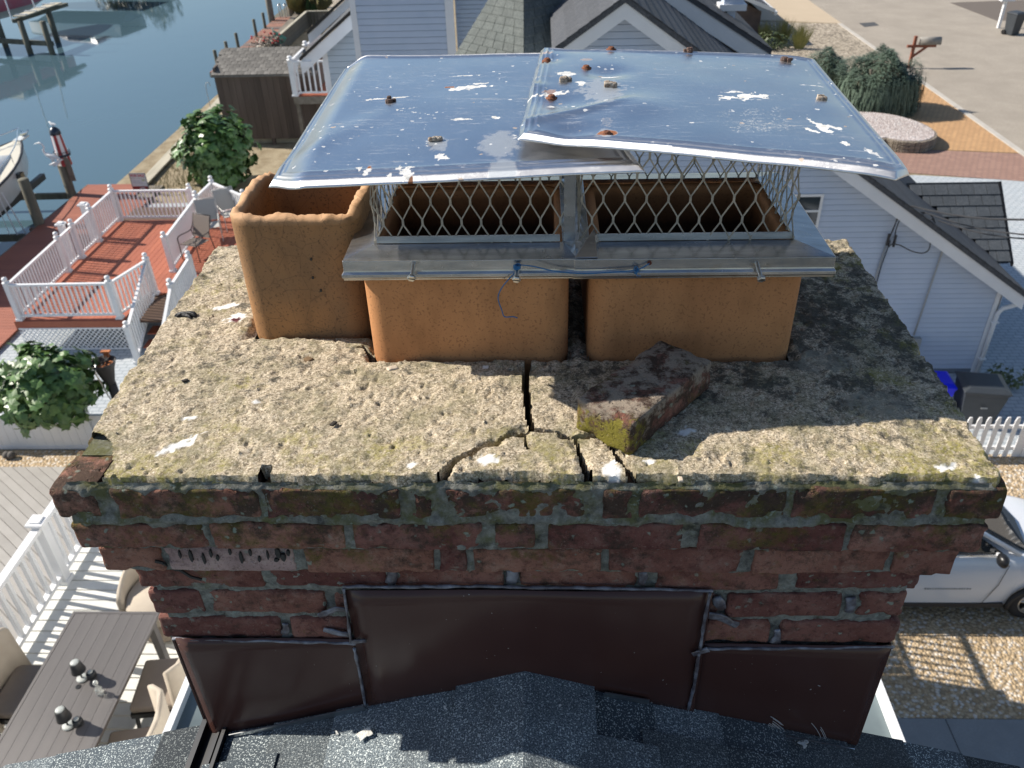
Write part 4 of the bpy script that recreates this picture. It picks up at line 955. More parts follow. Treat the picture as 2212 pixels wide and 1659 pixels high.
# ============================================================ railings
def railing(parent, p0, p1, h=.93, post0=True, post1=True, ball=True, sp=.118, bw=.036, rw=.07, flatcap=False, pw=.115):
    p0 = Vector(p0); p1 = Vector(p1); d = p1-p0; L = Vector((d.x, d.y, 0)).length; u = d/L
    def post(p):
        m = MB(); m.b2((p.x-pw/2, p.y-pw/2, p.z), (p.x+pw/2, p.y+pw/2, p.z+h+.03)); m.b2((p.x-pw*.68, p.y-pw*.68, p.z), (p.x+pw*.68, p.y+pw*.68, p.z+.05)); o = m.build('post', M_WHITE, parent)
        m = MB(); z = p.z+h+.03
        if flatcap: m.b2((p.x-pw*.8, p.y-pw*.8, z), (p.x+pw*.8, p.y+pw*.8, z+.03)); m.b2((p.x-pw*.5, p.y-pw*.5, z+.03), (p.x+pw*.5, p.y+pw*.5, z+.05)); m.build('post_cap', M_WHITE, o)
        else: m.lathe((p.x, p.y, z), [(pw*.72, 0), (pw*.72, .02), (pw*.35, .035), (pw*.3, .05), (pw*.45, .065), (pw*.55, .095), (pw*.45, .13), (pw*.15, .148)], 10); m.build('post_cap', M_WHITE, o, True)
    if post0: post(p0)
    if post1: post(p1)
    a, b = p0+u*pw*.5, p1-u*pw*.5; up = Vector((0, 0, 1))
    m = MB(); m.bar(a+up*(h-.03), b+up*(h-.03), rw, .05); m.build('top_rail', M_WHITE, parent)
    m = MB(); m.bar(a+up*.11, b+up*.11, rw*.75, .05); m.build('bottom_rail', M_WHITE, parent)
    n = int(L/sp); zz = h-.155
    key = ('bal', round(zz, 3), bw)
    if key not in CACHE: CACHE[key] = MB().box((0, 0, zz/2), (bw, bw, zz)).mesh('baluster', M_WHITE)
    for k in range(1, n):
        q = p0+d*(k/n); inst('baluster', CACHE[key], parent, (q.x, q.y, q.z+.12), (0, 0, math.atan2(u.y, u.x)))
CACHE = {}
# ============================================================ WHITE DECK + FURNITURE (left)
wdk = empty('white_deck', (-2, 5, -6.5), 'raised deck of white boards with white railing beside the dining table', 'deck')
DZ = -6.5
M_WB = mat('white deck boards', (.70, .70, .66), (.62, .62, .58), 5, .6, rnd=.05, bs=.1, bsc=40)
bm_ = MB().box((0, 0, -.015), (7.05, .133, .03)).mesh('deck_board', M_WB)
for k in range(63): inst('deck_board', bm_, wdk, (-2.12, .6+k*.147, DZ))
m = MB()
for x in (-5.6, -3.5, -1.9, .9): m.b2((x-.05, .6, -6.75), (x+.05, 9.7, -6.535)); m.b2((x-.07, 9.3, GZ), (x+.07, 9.45, -6.76)); m.b2((x-.07, 1.3, GZ), (x+.07, 1.45, -6.76))
m.b2((-5.68, .55, -6.76), (-5.655, 9.75, -6.5)); m.b2((-5.64, .56, -6.76), (1.4, .585, -6.51)); m.b2((-5.64, 9.75, -6.76), (1.4, 9.775, -6.51)); o = m.build('joists', M_WOODG, wdk); o['kind'] = 'stuff'
railing(wdk, (-5.56, 2.2, DZ), (-5.59, 5.67, DZ), .9, True, False, sp=.15, bw=.045, rw=.09, flatcap=True)
railing(wdk, (-5.59, 5.67, DZ), (-5.62, 9.5, DZ), .9, True, True, sp=.15, bw=.045, rw=.09, flatcap=True)
railing(wdk, (1.33, 7.35, DZ), (1.33, 9.6, DZ), .9, True, True, sp=.12, bw=.03, flatcap=True)
railing(wdk, (-5.62, 9.6, DZ), (1.33, 9.66, DZ), .9, False, False, sp=.3, bw=.04, flatcap=True)
# low grey deck below
gd = empty('grey_deck', (-9, 8, -9.5), 'low weathered grey board deck with diagonal boards beyond the white railing', 'deck')
ud = Vector((-8.99+10.206, 9.974-10.925, 0)).normalized(); vd = Vector((-ud.y, ud.x, 0)); M_GB = mat('grey composite boards', (.40, .38, .35), (.33, .31, .28), 3, .8, rnd=.07, fine=.12)
poly = [(-14, 3), (-5.75, 3), (-5.75, 11.13), (-14, 11.13)]
for k in range(-60, 70):                      # boards clipped to the deck outline
    o_ = vd*(k*.155); c0_ = Vector((-9.6, 7, 0))+o_; ts = []
    for e0, e1 in ((o_+Vector((-9.6, 7, 0))-vd*.073, None), (c0_+vd*.073, None)):
        t0, t1 = -50, 50
        for ax, lo, hi in ((0, -14, -5.75), (1, 3, 11.13)):
            a, b = (lo-e0[ax])/ud[ax], (hi-e0[ax])/ud[ax]; t0 = max(t0, min(a, b)); t1 = min(t1, max(a, b))
        ts.append((e0, t0, t1))
    (ea, a0, a1), (eb, b0, b1) = ts
    if a1-a0 < .1 or b1-b0 < .1: continue
    P = [ea+ud*a0, ea+ud*a1, eb+ud*b1, eb+ud*b0]
    m = MB(); m.slab([(p.x, p.y, -9.39) for p in P], (0, 0, .035)); m.build('deck_board', M_GB, gd)
m = MB(); m.b2((-14, 3, GZ), (-5.75, 11.13, -9.40)); m.build('deck_base', M_WOODG, gd)

# dining table
TX0, TX1, TY0, TY1, TZ = -4.76, -3.87, 2.2, 4.62, -5.8
tb_ = empty('dining_table', ((TX0+TX1)/2, 3.4, DZ), 'long dark grey plank dining table on the white deck', 'table')
M_TT = mat('dark grey wood grain top', (.085, .078, .076), (.125, .115, .11), 5, .5, stretch=(1, .12, 1), rnd=.05, bs=.1, bsc=60)
n_ = 7; w_ = (TX1-TX0-.06)/n_
pm = MB().box((0, 0, -.012), (w_-.003, TY1-TY0-.06, .024)).mesh('plank', M_TT)
for k in range(n_): inst('plank', pm, tb_, (TX0+.03+w_*(k+.5), (TY0+TY1)/2, TZ))
m = MB()
for a, b in (((TX0, TY0, TZ-.03), (TX0+.028, TY1, TZ+.003)), ((TX1-.028, TY0, TZ-.03), (TX1, TY1, TZ+.003)), ((TX0+.028, TY0, TZ-.03), (TX1-.028, TY0+.028, TZ+.003)), ((TX0+.028, TY1-.028, TZ-.03), (TX1-.028, TY1, TZ+.003))): m.b2(a, b)
m.b2((TX0+.02, TY0+.02, TZ-.07), (TX1-.02, TY1-.02, TZ-.0285)); m.build('table_frame', M_TT, tb_)
for x in (TX0+.07, TX1-.07):
    for y in (TY0+.1, TY1-.1): m = MB(); m.b2((x-.035, y-.035, DZ), (x+.035, y+.035, TZ-.07)); m.build('leg', M_TT, tb_)
q = at(305, 1484, TZ); m = MB(); q = at(455/1.476/1.8228, (1900+1188/1.476)/1.8228, TZ); m.lathe((q[0], q[1], TZ), [(.026, 0), (.026, .004), (.018, .0045), (.017, .002)], 14); m.build('parasol_hole_ring', M_BLK, tb_)
def Z3(x, y): return (x/1.476/1.8228, (1900+y/1.476)/1.8228)
M_LB2 = mat('black lamp metal', (.02, .022, .025), rough=.4); M_LG = mat('grey frosted disc', (.38, .40, .38), rough=.5)
def lamp(px, py, label):
    b = at(*Z3(px, py), TZ); r_ = empty('table_lamp', tuple(b), label, 'lamp', 'cordless lamps on the dining table')
    m = MB(); m.lathe(b, [(.048, 0), (.052, .006), (.052, .014), (.04, .02)], 16); m.build('base', M_LG, r_, True)
    m = MB(); m.lathe(b+[0, 0, .02], [(.008, 0), (.008, .11)], 8); m.build('stem', M_LB2, r_, True)
    m = MB(); m.lathe(b+[0, 0, .115], [(.062, 0), (.066, .004), (.045, .12), (.042, .124), (.042, .118)], 18); m.build('shade', M_LB2, r_, True)
    m = MB(); m.lathe(b+[0, 0, .236], [(.030, 0), (.040, .004), (.034, .010), (.005, .012)], 16); m.build('top_disc', M_LG, r_, True)
    c = empty('candle_jar', tuple(b+np.array([.085, .02, 0])), label.replace('lamp', 'candle jar').replace('black', 'small black round'), 'candle', 'small dark jars beside the lamps')
    m = MB(); m.lathe(b+np.array([.085, .02, 0]), [(.038, 0), (.046, .02), (.042, .06), (.030, .075), (.028, .06)], 14); m.build('jar', M_LB2, c, True)
    m = MB(); m.lathe(b+np.array([.085, .02, .062]), [(.022, 0), (.024, .016), (.012, .022)], 10); m.build('lid', M_LG, c, True)
lamp(480, 1140, 'black table lamp farther from the roof edge, past the parasol hole')
lamp(398, 1415, 'black table lamp nearer the roof edge')
b = at(*Z3(585, 1228), TZ); bt = empty('glass_bottle', tuple(b), 'clear cut-glass bottle lying between the two table lamps', 'bottle')
gm, N, S = nodes('clear glass'); S('Base Color', (.9, .93, .9, 1)); S('Transmission Weight', .75); S('Roughness', .08)
m = MB(); m.lathe(b, [(.032, 0), (.034, .01), (.034, .07), (.030, .085), (.012, .11), (.012, .14), (.02, .145), (.024, .165), (.014, .185), (.003, .19)], 12); m.build('glass', gm, bt, True)
# chairs
M_TAN = mat('tan outdoor fabric', (.46, .40, .32), (.42, .36, .29), 8, .85, bs=.15, bsc=120); M_TAND = mat('taupe seat fabric', (.30, .245, .19), (.27, .22, .175), 8, .85, bs=.15, bsc=120)
def arc_back(c, w_, d_, h0, h1, rz, thick, m_, par, nm='backrest', bow=.10, wing=.10, seg=9):
    P = []; Q = []
    mt = Matrix.Rotation(rz, 3, 'Z')
    for row, z in ((0, h0), (.5, (h0+h1)/2), (.93, h1-.02), (1, h1)):
        fr = []; bk_ = []
        for k in range(seg):
            u = -1+2*k/(seg-1); x = u*w_/2; y = -d_+bow*u*u+wing*max(abs(u)-.8, 0)*5*1.; lean = -row*.06; t = thick if row < .95 else thick*.6
            dz = -.03*abs(u)**3*(row > .9)
            fr.append(Vector(c)+mt@Vector((x, y+lean+t/2, z+dz))); bk_.append(Vector(c)+mt@Vector((x*1.02, y+lean-t/2, z+dz)))
        P.append(fr+bk_[::-1])
    n = 2*seg; m = MB(); m.add([p for r_ in P for p in r_], [(j*n+k, j*n+(k+1) % n, (j+1)*n+(k+1) % n, (j+1)*n+k) for j in range(3) for k in range(n)]+[tuple(range(n-1, -1, -1)), tuple(range(3*n, 4*n))])
    return m.build(nm, m_, par, True)
def chair(c, rz, label, w_=.58, hb=.98, bow=.08, dark=False):
    r_ = empty('patio_chair', tuple(c), label, 'chair', 'fabric chairs around the dining table'); mt = Matrix.Rotation(rz, 3, 'Z')
    def T(x, y, z): return Vector(c)+mt@Vector((x, y, z))
    arc_back(c, w_, .27, .18, hb, rz, .06, M_TAN, r_, bow=bow, wing=.06)
    m = MB(); m.box(T(0, .03, .42), (w_-.06, .54, .09), rz); o = m.build('seat_cushion', M_TAND, r_, True); bevel(o, .03, 3)
    m = MB(); m.box(T(0, .02, .35), (w_-.04, .56, .06), rz); m.build('seat_frame', M_BLK, r_)
    for sx in (-1, 1):
        for sy in (-.22, .26): m = MB(); m.bar(T(sx*(w_/2-.05), sy, .33), T(sx*(w_/2-.02), sy*1.15, .0), .028); m.build('leg', M_BLK, r_)
chair((-3.60, 3.98, DZ), R(96), 'tan chair on the right of the table nearer the chimney', .62, 1.02)
chair((-3.60, 3.22, DZ), R(100), 'tan chair on the right of the table nearest the roof edge', .62, 1.02)
chair((-4.96, 3.88, DZ), R(-90), 'taupe high-backed chair on the left of the table with its back to the railing', .62, 1.0)
chair((-4.96, 3.10, DZ), R(-90), 'taupe chair cut off by the left frame edge', .62, 1.0)
# barrel chair at the head
q = Vector((-4.12, 5.12, DZ)); r_ = empty('barrel_chair', q, 'rounded tan barrel chair at the head of the table beside the striped deck shadows', 'chair'); m = MB(); prof = []; n = 15
rows = []
for z, t in ((.10, .07), (.55, .08), (.70, .07), (.735, .03)):
    fr = []; bk_ = []
    for k in range(n):
        a = R(-28+236*k/(n-1)); rr = .42; hz = z-(.20*sm(40, 118, abs(math.degrees(a)-90)) if z > .4 else 0)
        fr.append((q.x+(rr-t/2)*math.cos(a)*.95, q.y+(rr-t/2)*math.sin(a), q.z+hz)); bk_.append((q.x+(rr+t/2)*math.cos(a)*.95, q.y+(rr+t/2)*math.sin(a), q.z+hz))
    rows.append(fr+bk_[::-1])
k2 = 2*n; m.add([p for r2 in rows for p in r2], [(j*k2+k, j*k2+(k+1) % k2, (j+1)*k2+(k+1) % k2, (j+1)*k2+k) for j in range(3) for k in range(k2)]+[tuple(range(k2-1, -1, -1)), tuple(range(3*k2, 4*k2))])
m.build('wrap_back', M_TAN, r_, True)
m = MB(); m.lathe((q.x, q.y-.02, q.z), [(.36, .30), (.375, .34), (.375, .42), (.34, .46)], 20, .95, 1); m.build('seat_cushion', M_TAN, r_, True)
m = MB(); m.lathe((q.x, q.y, q.z), [(.30, 0), (.36, .04), (.38, .30)], 20); m.build('base', M_TAND, r_, True)

# ============================================================ white privacy fence
vf = empty('vinyl_fence', (-10, 11.87, GZ), 'plain white vinyl privacy fence below the near fig tree', 'fence')
for k in range(46):
    x = -15.4+k*.18
    m_ = CACHE.setdefault('vp', MB().box((0, 0, .39), (.174, .03, .78)).mesh('fence_board', M_WHITE)); inst('fence_board', m_, vf, (x, 11.87, GZ+.02))
for z in (.04, .80): m = MB(); m.b2((-15.5, 11.84, GZ+z-.035), (-7.1, 11.905, GZ+z+.035)); m.build('rail', M_WHITE, vf)
for x in (-15.5, -13.3, -11.1, -8.9): m = MB(); m.b2((x-.06, 11.81, GZ), (x+.06, 11.93, GZ+.92)); m.build('post', M_WHITE, vf)

# ============================================================ neighbour's orange deck
nd = empty('orange_deck', (-10.8, 18.5, GZ), 'raised orange composite deck with white railings and lattice skirt above the canal', 'deck')
NZ = -8.7
M_OB = mat('orange brown composite', (.40, .125, .065), (.34, .10, .055), 3, .65, rnd=.08, stretch=(1, .2, 1), bs=.12, bsc=40)
for k in range(27):
    x = -12.28+.075+k*.150; y1 = 21.45 if x < -9.9 else 22.6; y0 = 15.63 if x < -9.75 else (16.9 if x < -9.3 else (16.95 if x < -8.3 else 15.5))
    m = MB(); m.b2((x-.071, y0, NZ-.03), (x+.071, y1, NZ)); m.build('deck_board', M_OB, nd)
m = MB(); m.b2((-12.26, 15.66, NZ-.09), (-8.25, 22.5, NZ-.035)); m.build('substructure', mat('dark joist wood', (.10, .06, .04), rough=.9), nd)
m = MB(); m.b2((-12.31, 15.60, NZ-.2), (-9.7, 15.62, NZ-.005)); m.b2((-12.33, 15.6, NZ-.2), (-12.31, 21.47, NZ-.005)); m.build('fascia', M_OB, nd)
A_ = (-12.2, 15.68, NZ); V_ = lambda x, y, z=NZ: (x, y, z)
railing(nd, A_, V_(-12.24, 18.17)); railing(nd, V_(-12.24, 18.17), V_(-12.25, 18.98), post0=False); railing(nd, V_(-12.25, 18.98), V_(-12.25, 20.02), post0=False, post1=False)
railing(nd, V_(-12.25, 20.02), V_(-12.26, 21.42), post0=True, post1=True)
railing(nd, V_(-12.26, 21.42), V_(-10.0, 21.42), post0=False)
railing(nd, A_, V_(-9.84, 15.72), post0=False)
railing(nd, V_(-9.84, 15.72), V_(-9.45, 16.9), post0=False)
railing(nd, V_(-9.47, 18.12), V_(-9.62, 20.86)); railing(nd, V_(-9.62, 20.86), V_(-9.56, 22.0), post0=False)
railing(nd, V_(-9.56, 22.0), V_(-8.3, 20.9), post0=False)
railing(nd, V_(-9.45, 16.9, NZ), V_(-9.35, 15.02, GZ+.02), .93, post0=False)
railing(nd, V_(-8.45, 17.0), V_(-8.35, 15.55), .93); railing(nd, V_(-8.35, 15.55), V_(-8.3, 14.2, GZ+.02), .93, post0=False)
for k in range(5): m = MB(); m.b2((-9.38, 16.9-k*.36-.36, NZ-.16*(k+1)-.03), (-8.45, 16.9-k*.36, NZ-.16*(k+1))); m.build('stair_tread', M_OB, nd)
# lattice skirt
lt = MB(); x0, x1, z0, z1, y = -12.28, -9.72, GZ+.04, NZ-.20, 15.60; hgt = z1-z0
for k in range(-14, 60):
    for s_ in (-1, 1):
        xa = x0+(k+.3)*.115; xb = xa+s_*hgt
        za, zb = z0, z1
        if s_ > 0: a, b = max(xa, x0), min(xb, x1)
        else: a, b = max(xb, x0), min(xa, x1)
        if b-a < .02: continue
        f = lambda x: za+(x-xa)/s_
        lt.bar((a, y+(.004 if s_ > 0 else -.004), f(a)), (b, y+(.004 if s_ > 0 else -.004), f(b)), .006, .022)
for z in (z0, z1): lt.b2((x0, y-.012, z-.02), (x1, y+.012, z+.02))
o = lt.build('lattice', M_WHITE, nd); o['kind'] = 'stuff'
# chairs on the deck
def sling(c, rz, label, mt, fr):
    r_ = empty('deck_chair', c, label, 'chair'); M3 = Matrix.Rotation(rz, 3, 'Z'); T = lambda x, y, z: Vector(c)+M3@Vector((x, y, z))
    m = MB()
    for z, y, z2, y2, nm in ((.42, .28, .40, -.22, 'seat'), (.45, -.24, .98, -.42, 'backrest')):
        m = MB(); m.slab([T(-.26, y, z), T(.26, y, z), T(.26, y2, z2), T(-.26, y2, z2)], (0, 0, .012) if nm == 'seat' else tuple(M3@Vector((0, -.02, 0)))); m.build(nm, mt, r_)
    for s_ in (-1, 1):
        m = MB(); m.tube(smooth_path([T(s_*.28, .30, 0), T(s_*.28, .30, .42), T(s_*.28, .25, .63), T(s_*.28, -.25, .64), T(s_*.28, -.45, 1.0)]), .014, 6); m.build('side_frame', fr, r_, True)
        m = MB(); m.tube([T(s_*.28, -.24, .63), T(s_*.28, -.36, 0)], .014, 6); m.build('leg', fr, r_, True)
    m = MB(); m.tube([T(-.28, -.45, 1.0), T(.28, -.45, 1.0)], .014, 6); m.build('crossbar', fr, r_, True)
M_FR = mat('dark bronze frame', (.06, .05, .045), rough=.5); M_SL = mat('brown mesh sling', (.20, .165, .14), rough=.8); M_SLG = mat('pale grey sling', (.44, .43, .40), rough=.8); M_FRG = mat('pale chair frame', (.55, .54, .50), rough=.5)
sling((-9.10, 19.0, NZ), R(160), 'brown mesh sling chair on the orange deck by the inner railing', M_SL, M_FR)
sling((-9.1, 20.1, NZ), R(200), 'pale grey chair behind the brown sling chair', M_SLG, M_FRG)
sling((-8.75, 20.9, NZ), R(215), 'farthest pale grey chair by the fig tree', M_SLG, M_FRG)
# dock along the canal
dk_ = empty('canal_dock', (-14.4, 19, -9.6), 'red-brown board dock along the canal edge, half in shade of the boat', 'dock')
M_DB = mat('red brown dock boards', (.33, .115, .07), (.28, .095, .06), 3, .7, rnd=.06, stretch=(.2, 1, 1))
for k in range(92):
    y = 13.0+.072+k*.144; x1 = -12.95 if y < 24.9 else -13.6
    m = MB(); m.b2((-15.65, y-.069, -9.44), (x1, y+.069, -9.40)); m.build('dock_board', M_DB, dk_)
m = MB(); m.b2((-15.68, 13, -9.62), (-15.66, 26.26, -9.395)); m.b2((-15.6, 13, -9.6), (-13.0, 26.2, -9.445)); m.build('dock_frame', M_WOODG, dk_)
# near pilings
M_PILE = mat('dark wet piling', (.10, .095, .07), (.17, .16, .12), 5, .85, stretch=(1, 1, .2), bs=.5, bsc=20, bd=.01)
def piling(x, y, zt, r, label, group='pilings along the near dock'):
    m = MB(); m.lathe((x, y, -11.4), [(r, 0), (r*1.02, 1), (r*.96, zt+11.4-.02), (r*.8, zt+11.4)], 14); o = m.build('piling', M_PILE, None, True); tag(o, label, 'piling', group); return o
piling(-15.80, 25.35, -8.38, .15, 'piling that carries the striped lighthouse ornament'); piling(-15.70, 22.95, -7.95, .16, 'tall bare piling at the corner of the near boat lift')
m = MB(); m.slab([(-15.62, 25.25, -8.9), (-15.45, 25.25, -8.9), (-15.45, 25.25, -8.2), (-15.62, 25.25, -8.0)], (.0, .04, 0)); tag(m.build('plank', M_WOODG), 'short upright plank nailed beside the lighthouse piling', 'plank')
for x in (-12.55, -12.53):
    y = 20.3 if x < -12.54 else 18.98
    r_ = empty('dock_post', (x, y, -9.4), 'short flat-capped white post on the dock, '+('farther' if y > 20 else 'nearer')+' of the pair', 'post', 'flat-capped posts beside the deck')
    m = MB(); m.b2((x-.07, y-.07, -9.4), (x+.07, y+.07, -7.75)); m.build('shaft', M_WHITE, r_)
    m = MB(); m.b2((x-.11, y-.11, -7.75), (x+.11, y+.11, -7.71)); m.b2((x-.07, y-.07, -7.71), (x+.07, y+.07, -7.68)); m.build('post_cap', M_WHITE, r_)
# lighthouse ornament
M_RED = mat('faded red paint', (.42, .05, .05), (.34, .04, .04), 6, .6); M_DKB = mat('dark blue black dome', (.02, .03, .05), rough=.25)
lx, ly, lz = -15.72, 25.45, -8.40
lh = empty('lighthouse_ornament', (lx, ly, lz), 'red and white striped lighthouse ornament with black dome on a piling', 'ornament')
n = 10
for k in range(n):
    a0, a1 = 2*math.pi*k/n+.2, 2*math.pi*(k+1)/n+.2; m = MB(); P = []
    for r0, z in ((.215, 0), (.205, .12), (.155, 1.0)):
        P.append([(lx+r0*math.cos(a), ly+r0*math.sin(a), lz+z) for a in (a0, (a0+a1)/2, a1)])
    m.add([p for r2 in P for p in r2]+[(lx, ly, lz+1.0), (lx, ly, lz)], [(0, 1, 4, 3), (1, 2, 5, 4), (3, 4, 7, 6), (4, 5, 8, 7), (6, 7, 9), (7, 8, 9), (1, 0, 10), (2, 1, 10)]); m.build('stripe', M_RED if k % 2 else M_WHITE, lh)
m = MB(); m.lathe((lx, ly, lz+.30), [(.19, 0), (.255, .01), (.255, .05), (.19, .06)], 18); m.build('gallery', M_DKB, lh, True)
for k in range(12): a = k*math.pi/6; m = MB(); m.tube([(lx+.25*math.cos(a), ly+.25*math.sin(a), lz+.35), (lx+.25*math.cos(a), ly+.25*math.sin(a), lz+.45)], .008, 5); m.build('baluster', M_DKB, lh)
m = MB(); m.tube([(lx+.25*math.cos(t), ly+.25*math.sin(t), lz+.45) for t in np.linspace(0, 2*math.pi, 19)], .010, 5); m.build('rail_ring', M_DKB, lh, True)
m = MB(); m.lathe((lx, ly, lz+1.0), [(.17, 0), (.175, .05), (.16, .13), (.11, .20), (.05, .24), (.02, .25)], 16); m.build('dome', M_DKB, lh, True)
def bird(nm, c, rz, label, cat, s, wht, leg, heron=False):
    r_ = empty(nm, c, label, cat); M3 = Matrix.Rotation(rz, 3, 'Z'); T = lambda x, y, z: Vector(c)+M3@Vector((x, y, z))*s
    m = MB()
    if heron: body = [T(-.30, 0, .30), T(-.2, 0, .32), T(-.05, 0, .35), T(.12, 0, .40), T(.22, 0, .46), T(.25, 0, .58), T(.17, 0, .68), T(.22, 0, .78), T(.30, 0, .82), T(.36, 0, .81), T(.52, 0, .77)]; rr = [.015, .05, .085, .075, .04, .026, .022, .024, .034, .02, .003]
    else: body = [T(-.28, 0, .16), T(-.15, 0, .17), T(0, 0, .18), T(.10, 0, .22), T(.16, 0, .28), T(.21, 0, .30), T(.25, 0, .29), T(.31, 0, .27)]; rr = [.01, .05, .08, .07, .05, .045, .02, .004]
    m.tube(body, [r2*s for r2 in rr], 10); m.build('body', wht, r_, True)
    for s_ in (-1, 1):
        m = MB(); m.tube([T(0, s_*.04, .30 if heron else .12), T(0, s_*.04, 0)], .010*s, 5); m.build('leg', leg, r_)
        m = MB(); m.slab([T(-.28, s_*.02, .30 if heron else .18), T(0, s_*.085, .28 if heron else .12), T(.10, s_*.07, .42 if heron else .22), T(-.05, s_*.06, .42 if heron else .25)], tuple(M3@Vector((0, s_*.01, 0)))); m.build('wing', wht, r_)
M_LEG = mat('rusty legs', (.34, .16, .08), rough=.8)
bird('gull_ornament', (lx, ly, lz+1.24), R(160), 'small white gull standing on top of the lighthouse ornament', 'bird ornament', .5, M_WHITE, M_LEG)
bird('heron_ornament', (-15.95, 25.2, -8.38), R(172), 'white long-necked heron figure leaning out left of the lighthouse', 'bird ornament', .95, M_WHITE, M_LEG, True)
bird('pelican_ornament', (-15.83, 25.15, -8.40), R(30), 'squat white bird figure on the piling under the lighthouse', 'bird ornament', .8, M_WHITE, M_LEG)
# sale sign
b = (at(*((450+555/7.373)/1.8228, (650+745/7.373)/1.8228), -9.4)+at(*((450+1020/7.373)/1.8228, (650+745/7.373)/1.8228), -9.4))/2
sg_ = empty('sale_sign', tuple(b), 'white metal-framed property sign with red lettering by the deck corner', 'sign')
W2, HT = .27, .62; sx, sy, sz = b; sy = sy+.02; sz = -9.42
m = MB(); 
m.bar((sx-W2, sy, sz), (sx-W2, sy, sz+HT), .02); m.bar((sx+W2, sy, sz), (sx+W2, sy, sz+HT), .02); m.bar((sx-W2, sy, sz+HT), (sx+W2, sy, sz+HT), .02); m.bar((sx-W2, sy, sz+HT-.16), (sx+W2, sy, sz+HT-.16), .012); m.build('frame', mat('grey sign frame', (.25, .27, .28), rough=.5), sg_)
M_SGN = mat('white sign face', (.72, .73, .72), rough=.5); M_SR = mat('sign red', (.50, .03, .03), rough=.5)
m = MB(); m.b2((sx-W2+.012, sy-.004, sz+HT-.148), (sx+W2-.012, sy+.004, sz+HT-.012)); m.build('top_panel', M_SGN, sg_)
m = MB(); m.b2((sx-W2+.012, sy-.004, sz+.17), (sx+W2-.012, sy+.004, sz+HT-.172)); m.build('main_panel', M_SGN, sg_)
m = MB(); m.b2((sx-W2+.012, sy-.0045, sz+.05), (sx+W2-.012, sy+.004, sz+.168)); m.build('red_band', mat('sign dark red', (.25, .015, .02), rough=.5), sg_)
def text(s, loc, size, mt, parent, rot=(R(90), 0, 0), name='lettering', ext=.0015, sx_=1, bold=0):
    cu = bpy.data.curves.new(name, 'FONT'); cu.body = s; cu.size = size; cu.extrude = ext; cu.align_x = 'CENTER'; cu.align_y = 'CENTER'; cu.resolution_u = 2; cu.offset = bold
    o = bpy.data.objects.new('tmp', cu); COL.objects.link(o); dg_ = bpy.context.evaluated_depsgraph_get(); me = bpy.data.meshes.new_from_object(o.evaluated_get(dg_)); bpy.data.objects.remove(o)
    me.materials.clear(); me.materials.append(mt); q = inst(name, me, parent, loc, rot, (sx_, 1, 1)); return q
text('FOR SALE', (sx, sy-.006, sz+HT-.08), .118, M_SR, sg_, sx_=.92, bold=.003)
M_GT = mat('sign small print', (.35, .38, .45), rough=.6)
for k, (a, b2_) in enumerate(((-.20, .05), (-.20, .10), (-.20, .22))): m = MB(); m.b2((sx+a, sy-.006, sz+.36-k*.045), (sx+b2_, sy-.003, sz+.368-k*.045)); m.build('small_print', M_GT, sg_)
m = MB(); m.b2((sx+.11, sy-.006, sz+.35), (sx+.22, sy-.003, sz+.41)); m.build('logo_patch', mat('pale green patch', (.50, .55, .36), rough=.6), sg_)
m = MB(); m.b2((sx-.02, sy-.007, sz+.085), (sx+.15, sy-.004, sz+.12)); m.build('name_strip', M_SGN, sg_)
# ============================================================ NEIGHBOUR HOUSE
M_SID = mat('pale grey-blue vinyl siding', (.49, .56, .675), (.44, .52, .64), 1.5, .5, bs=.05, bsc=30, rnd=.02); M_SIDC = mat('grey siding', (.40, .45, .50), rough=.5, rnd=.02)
M_TRIM = mat('white trim', (.74, .76, .78), (.68, .70, .72), 2, .45)
M_SLATE = mat('dark slate shingle', (.06, .065, .075), (.10, .105, .115), 7, .75, rnd=.22, fine=.25, fsc=30)
M_TILE = mat('large dark slate tile', (.075, .085, .095), (.11, .12, .13), 7, .6, rnd=.12, fine=.2, fsc=30)
nh = empty('siding_house', (4, 18, GZ), 'large neighbouring house in pale blue-grey lap siding with white fascias and dark roofs', 'house')
def siding(y, zlo, zhi, pitch, xl, xr, mt=M_SID, par=nh, nm='siding_board'):
    z = zlo
    while z < zhi:
        z2 = min(z+pitch, zhi); a, b, c, d = xl(z), xr(z), xr(z2), xl(z2)
        if b-a > .05:
            if c-d < .01: c = d = (c+d)/2
            m = MB(); yb = y+.03
            m.add([(a, y-.022, z), (b, y-.022, z), (c, y-.004, z2-max(.016, pitch*.11)), (d, y-.004, z2-max(.016, pitch*.11)), (a, yb, z), (b, yb, z), (c, yb, z2), (d, yb, z2)],
                  [(0, 1, 2, 3), (7, 6, 5, 4), (0, 4, 5, 1), (1, 5, 6, 2), (2, 6, 7, 3), (3, 7, 4, 0)]); m.build(nm, mt, par)
        z = z2
AX, AZ, SL = 1.42, -1.86, .682            # gable apex and slope
XR_, XL_ = 9.38, .45; WY = 14.45
siding(WY, GZ+.12, AZ-.12, .115, lambda z: max(XL_, AX-(AZ-.05-z)/SL), lambda z: min(XR_, AX+(AZ-.05-z)/SL))
m = MB(); m.b2((XL_, WY-.02, GZ), (XR_, WY+.05, GZ+.12)); m.build('foundation', mat('blue grey foundation', (.18, .21, .25), rough=.9), nh)
m = MB(); m.b2((XR_-.10, WY-.035, GZ), (XR_+.02, WY-.018, -7.5)); m.b2((XR_+.0, WY-.035, GZ), (XR_+.03, WY+.12, -7.5)); m.build('corner_board', M_TRIM, nh)
m = MB(); m.b2((XR_, WY+.05, GZ), (XR_-.08, 20.6, -7.4)); m.build('right_wall', M_SID, nh)
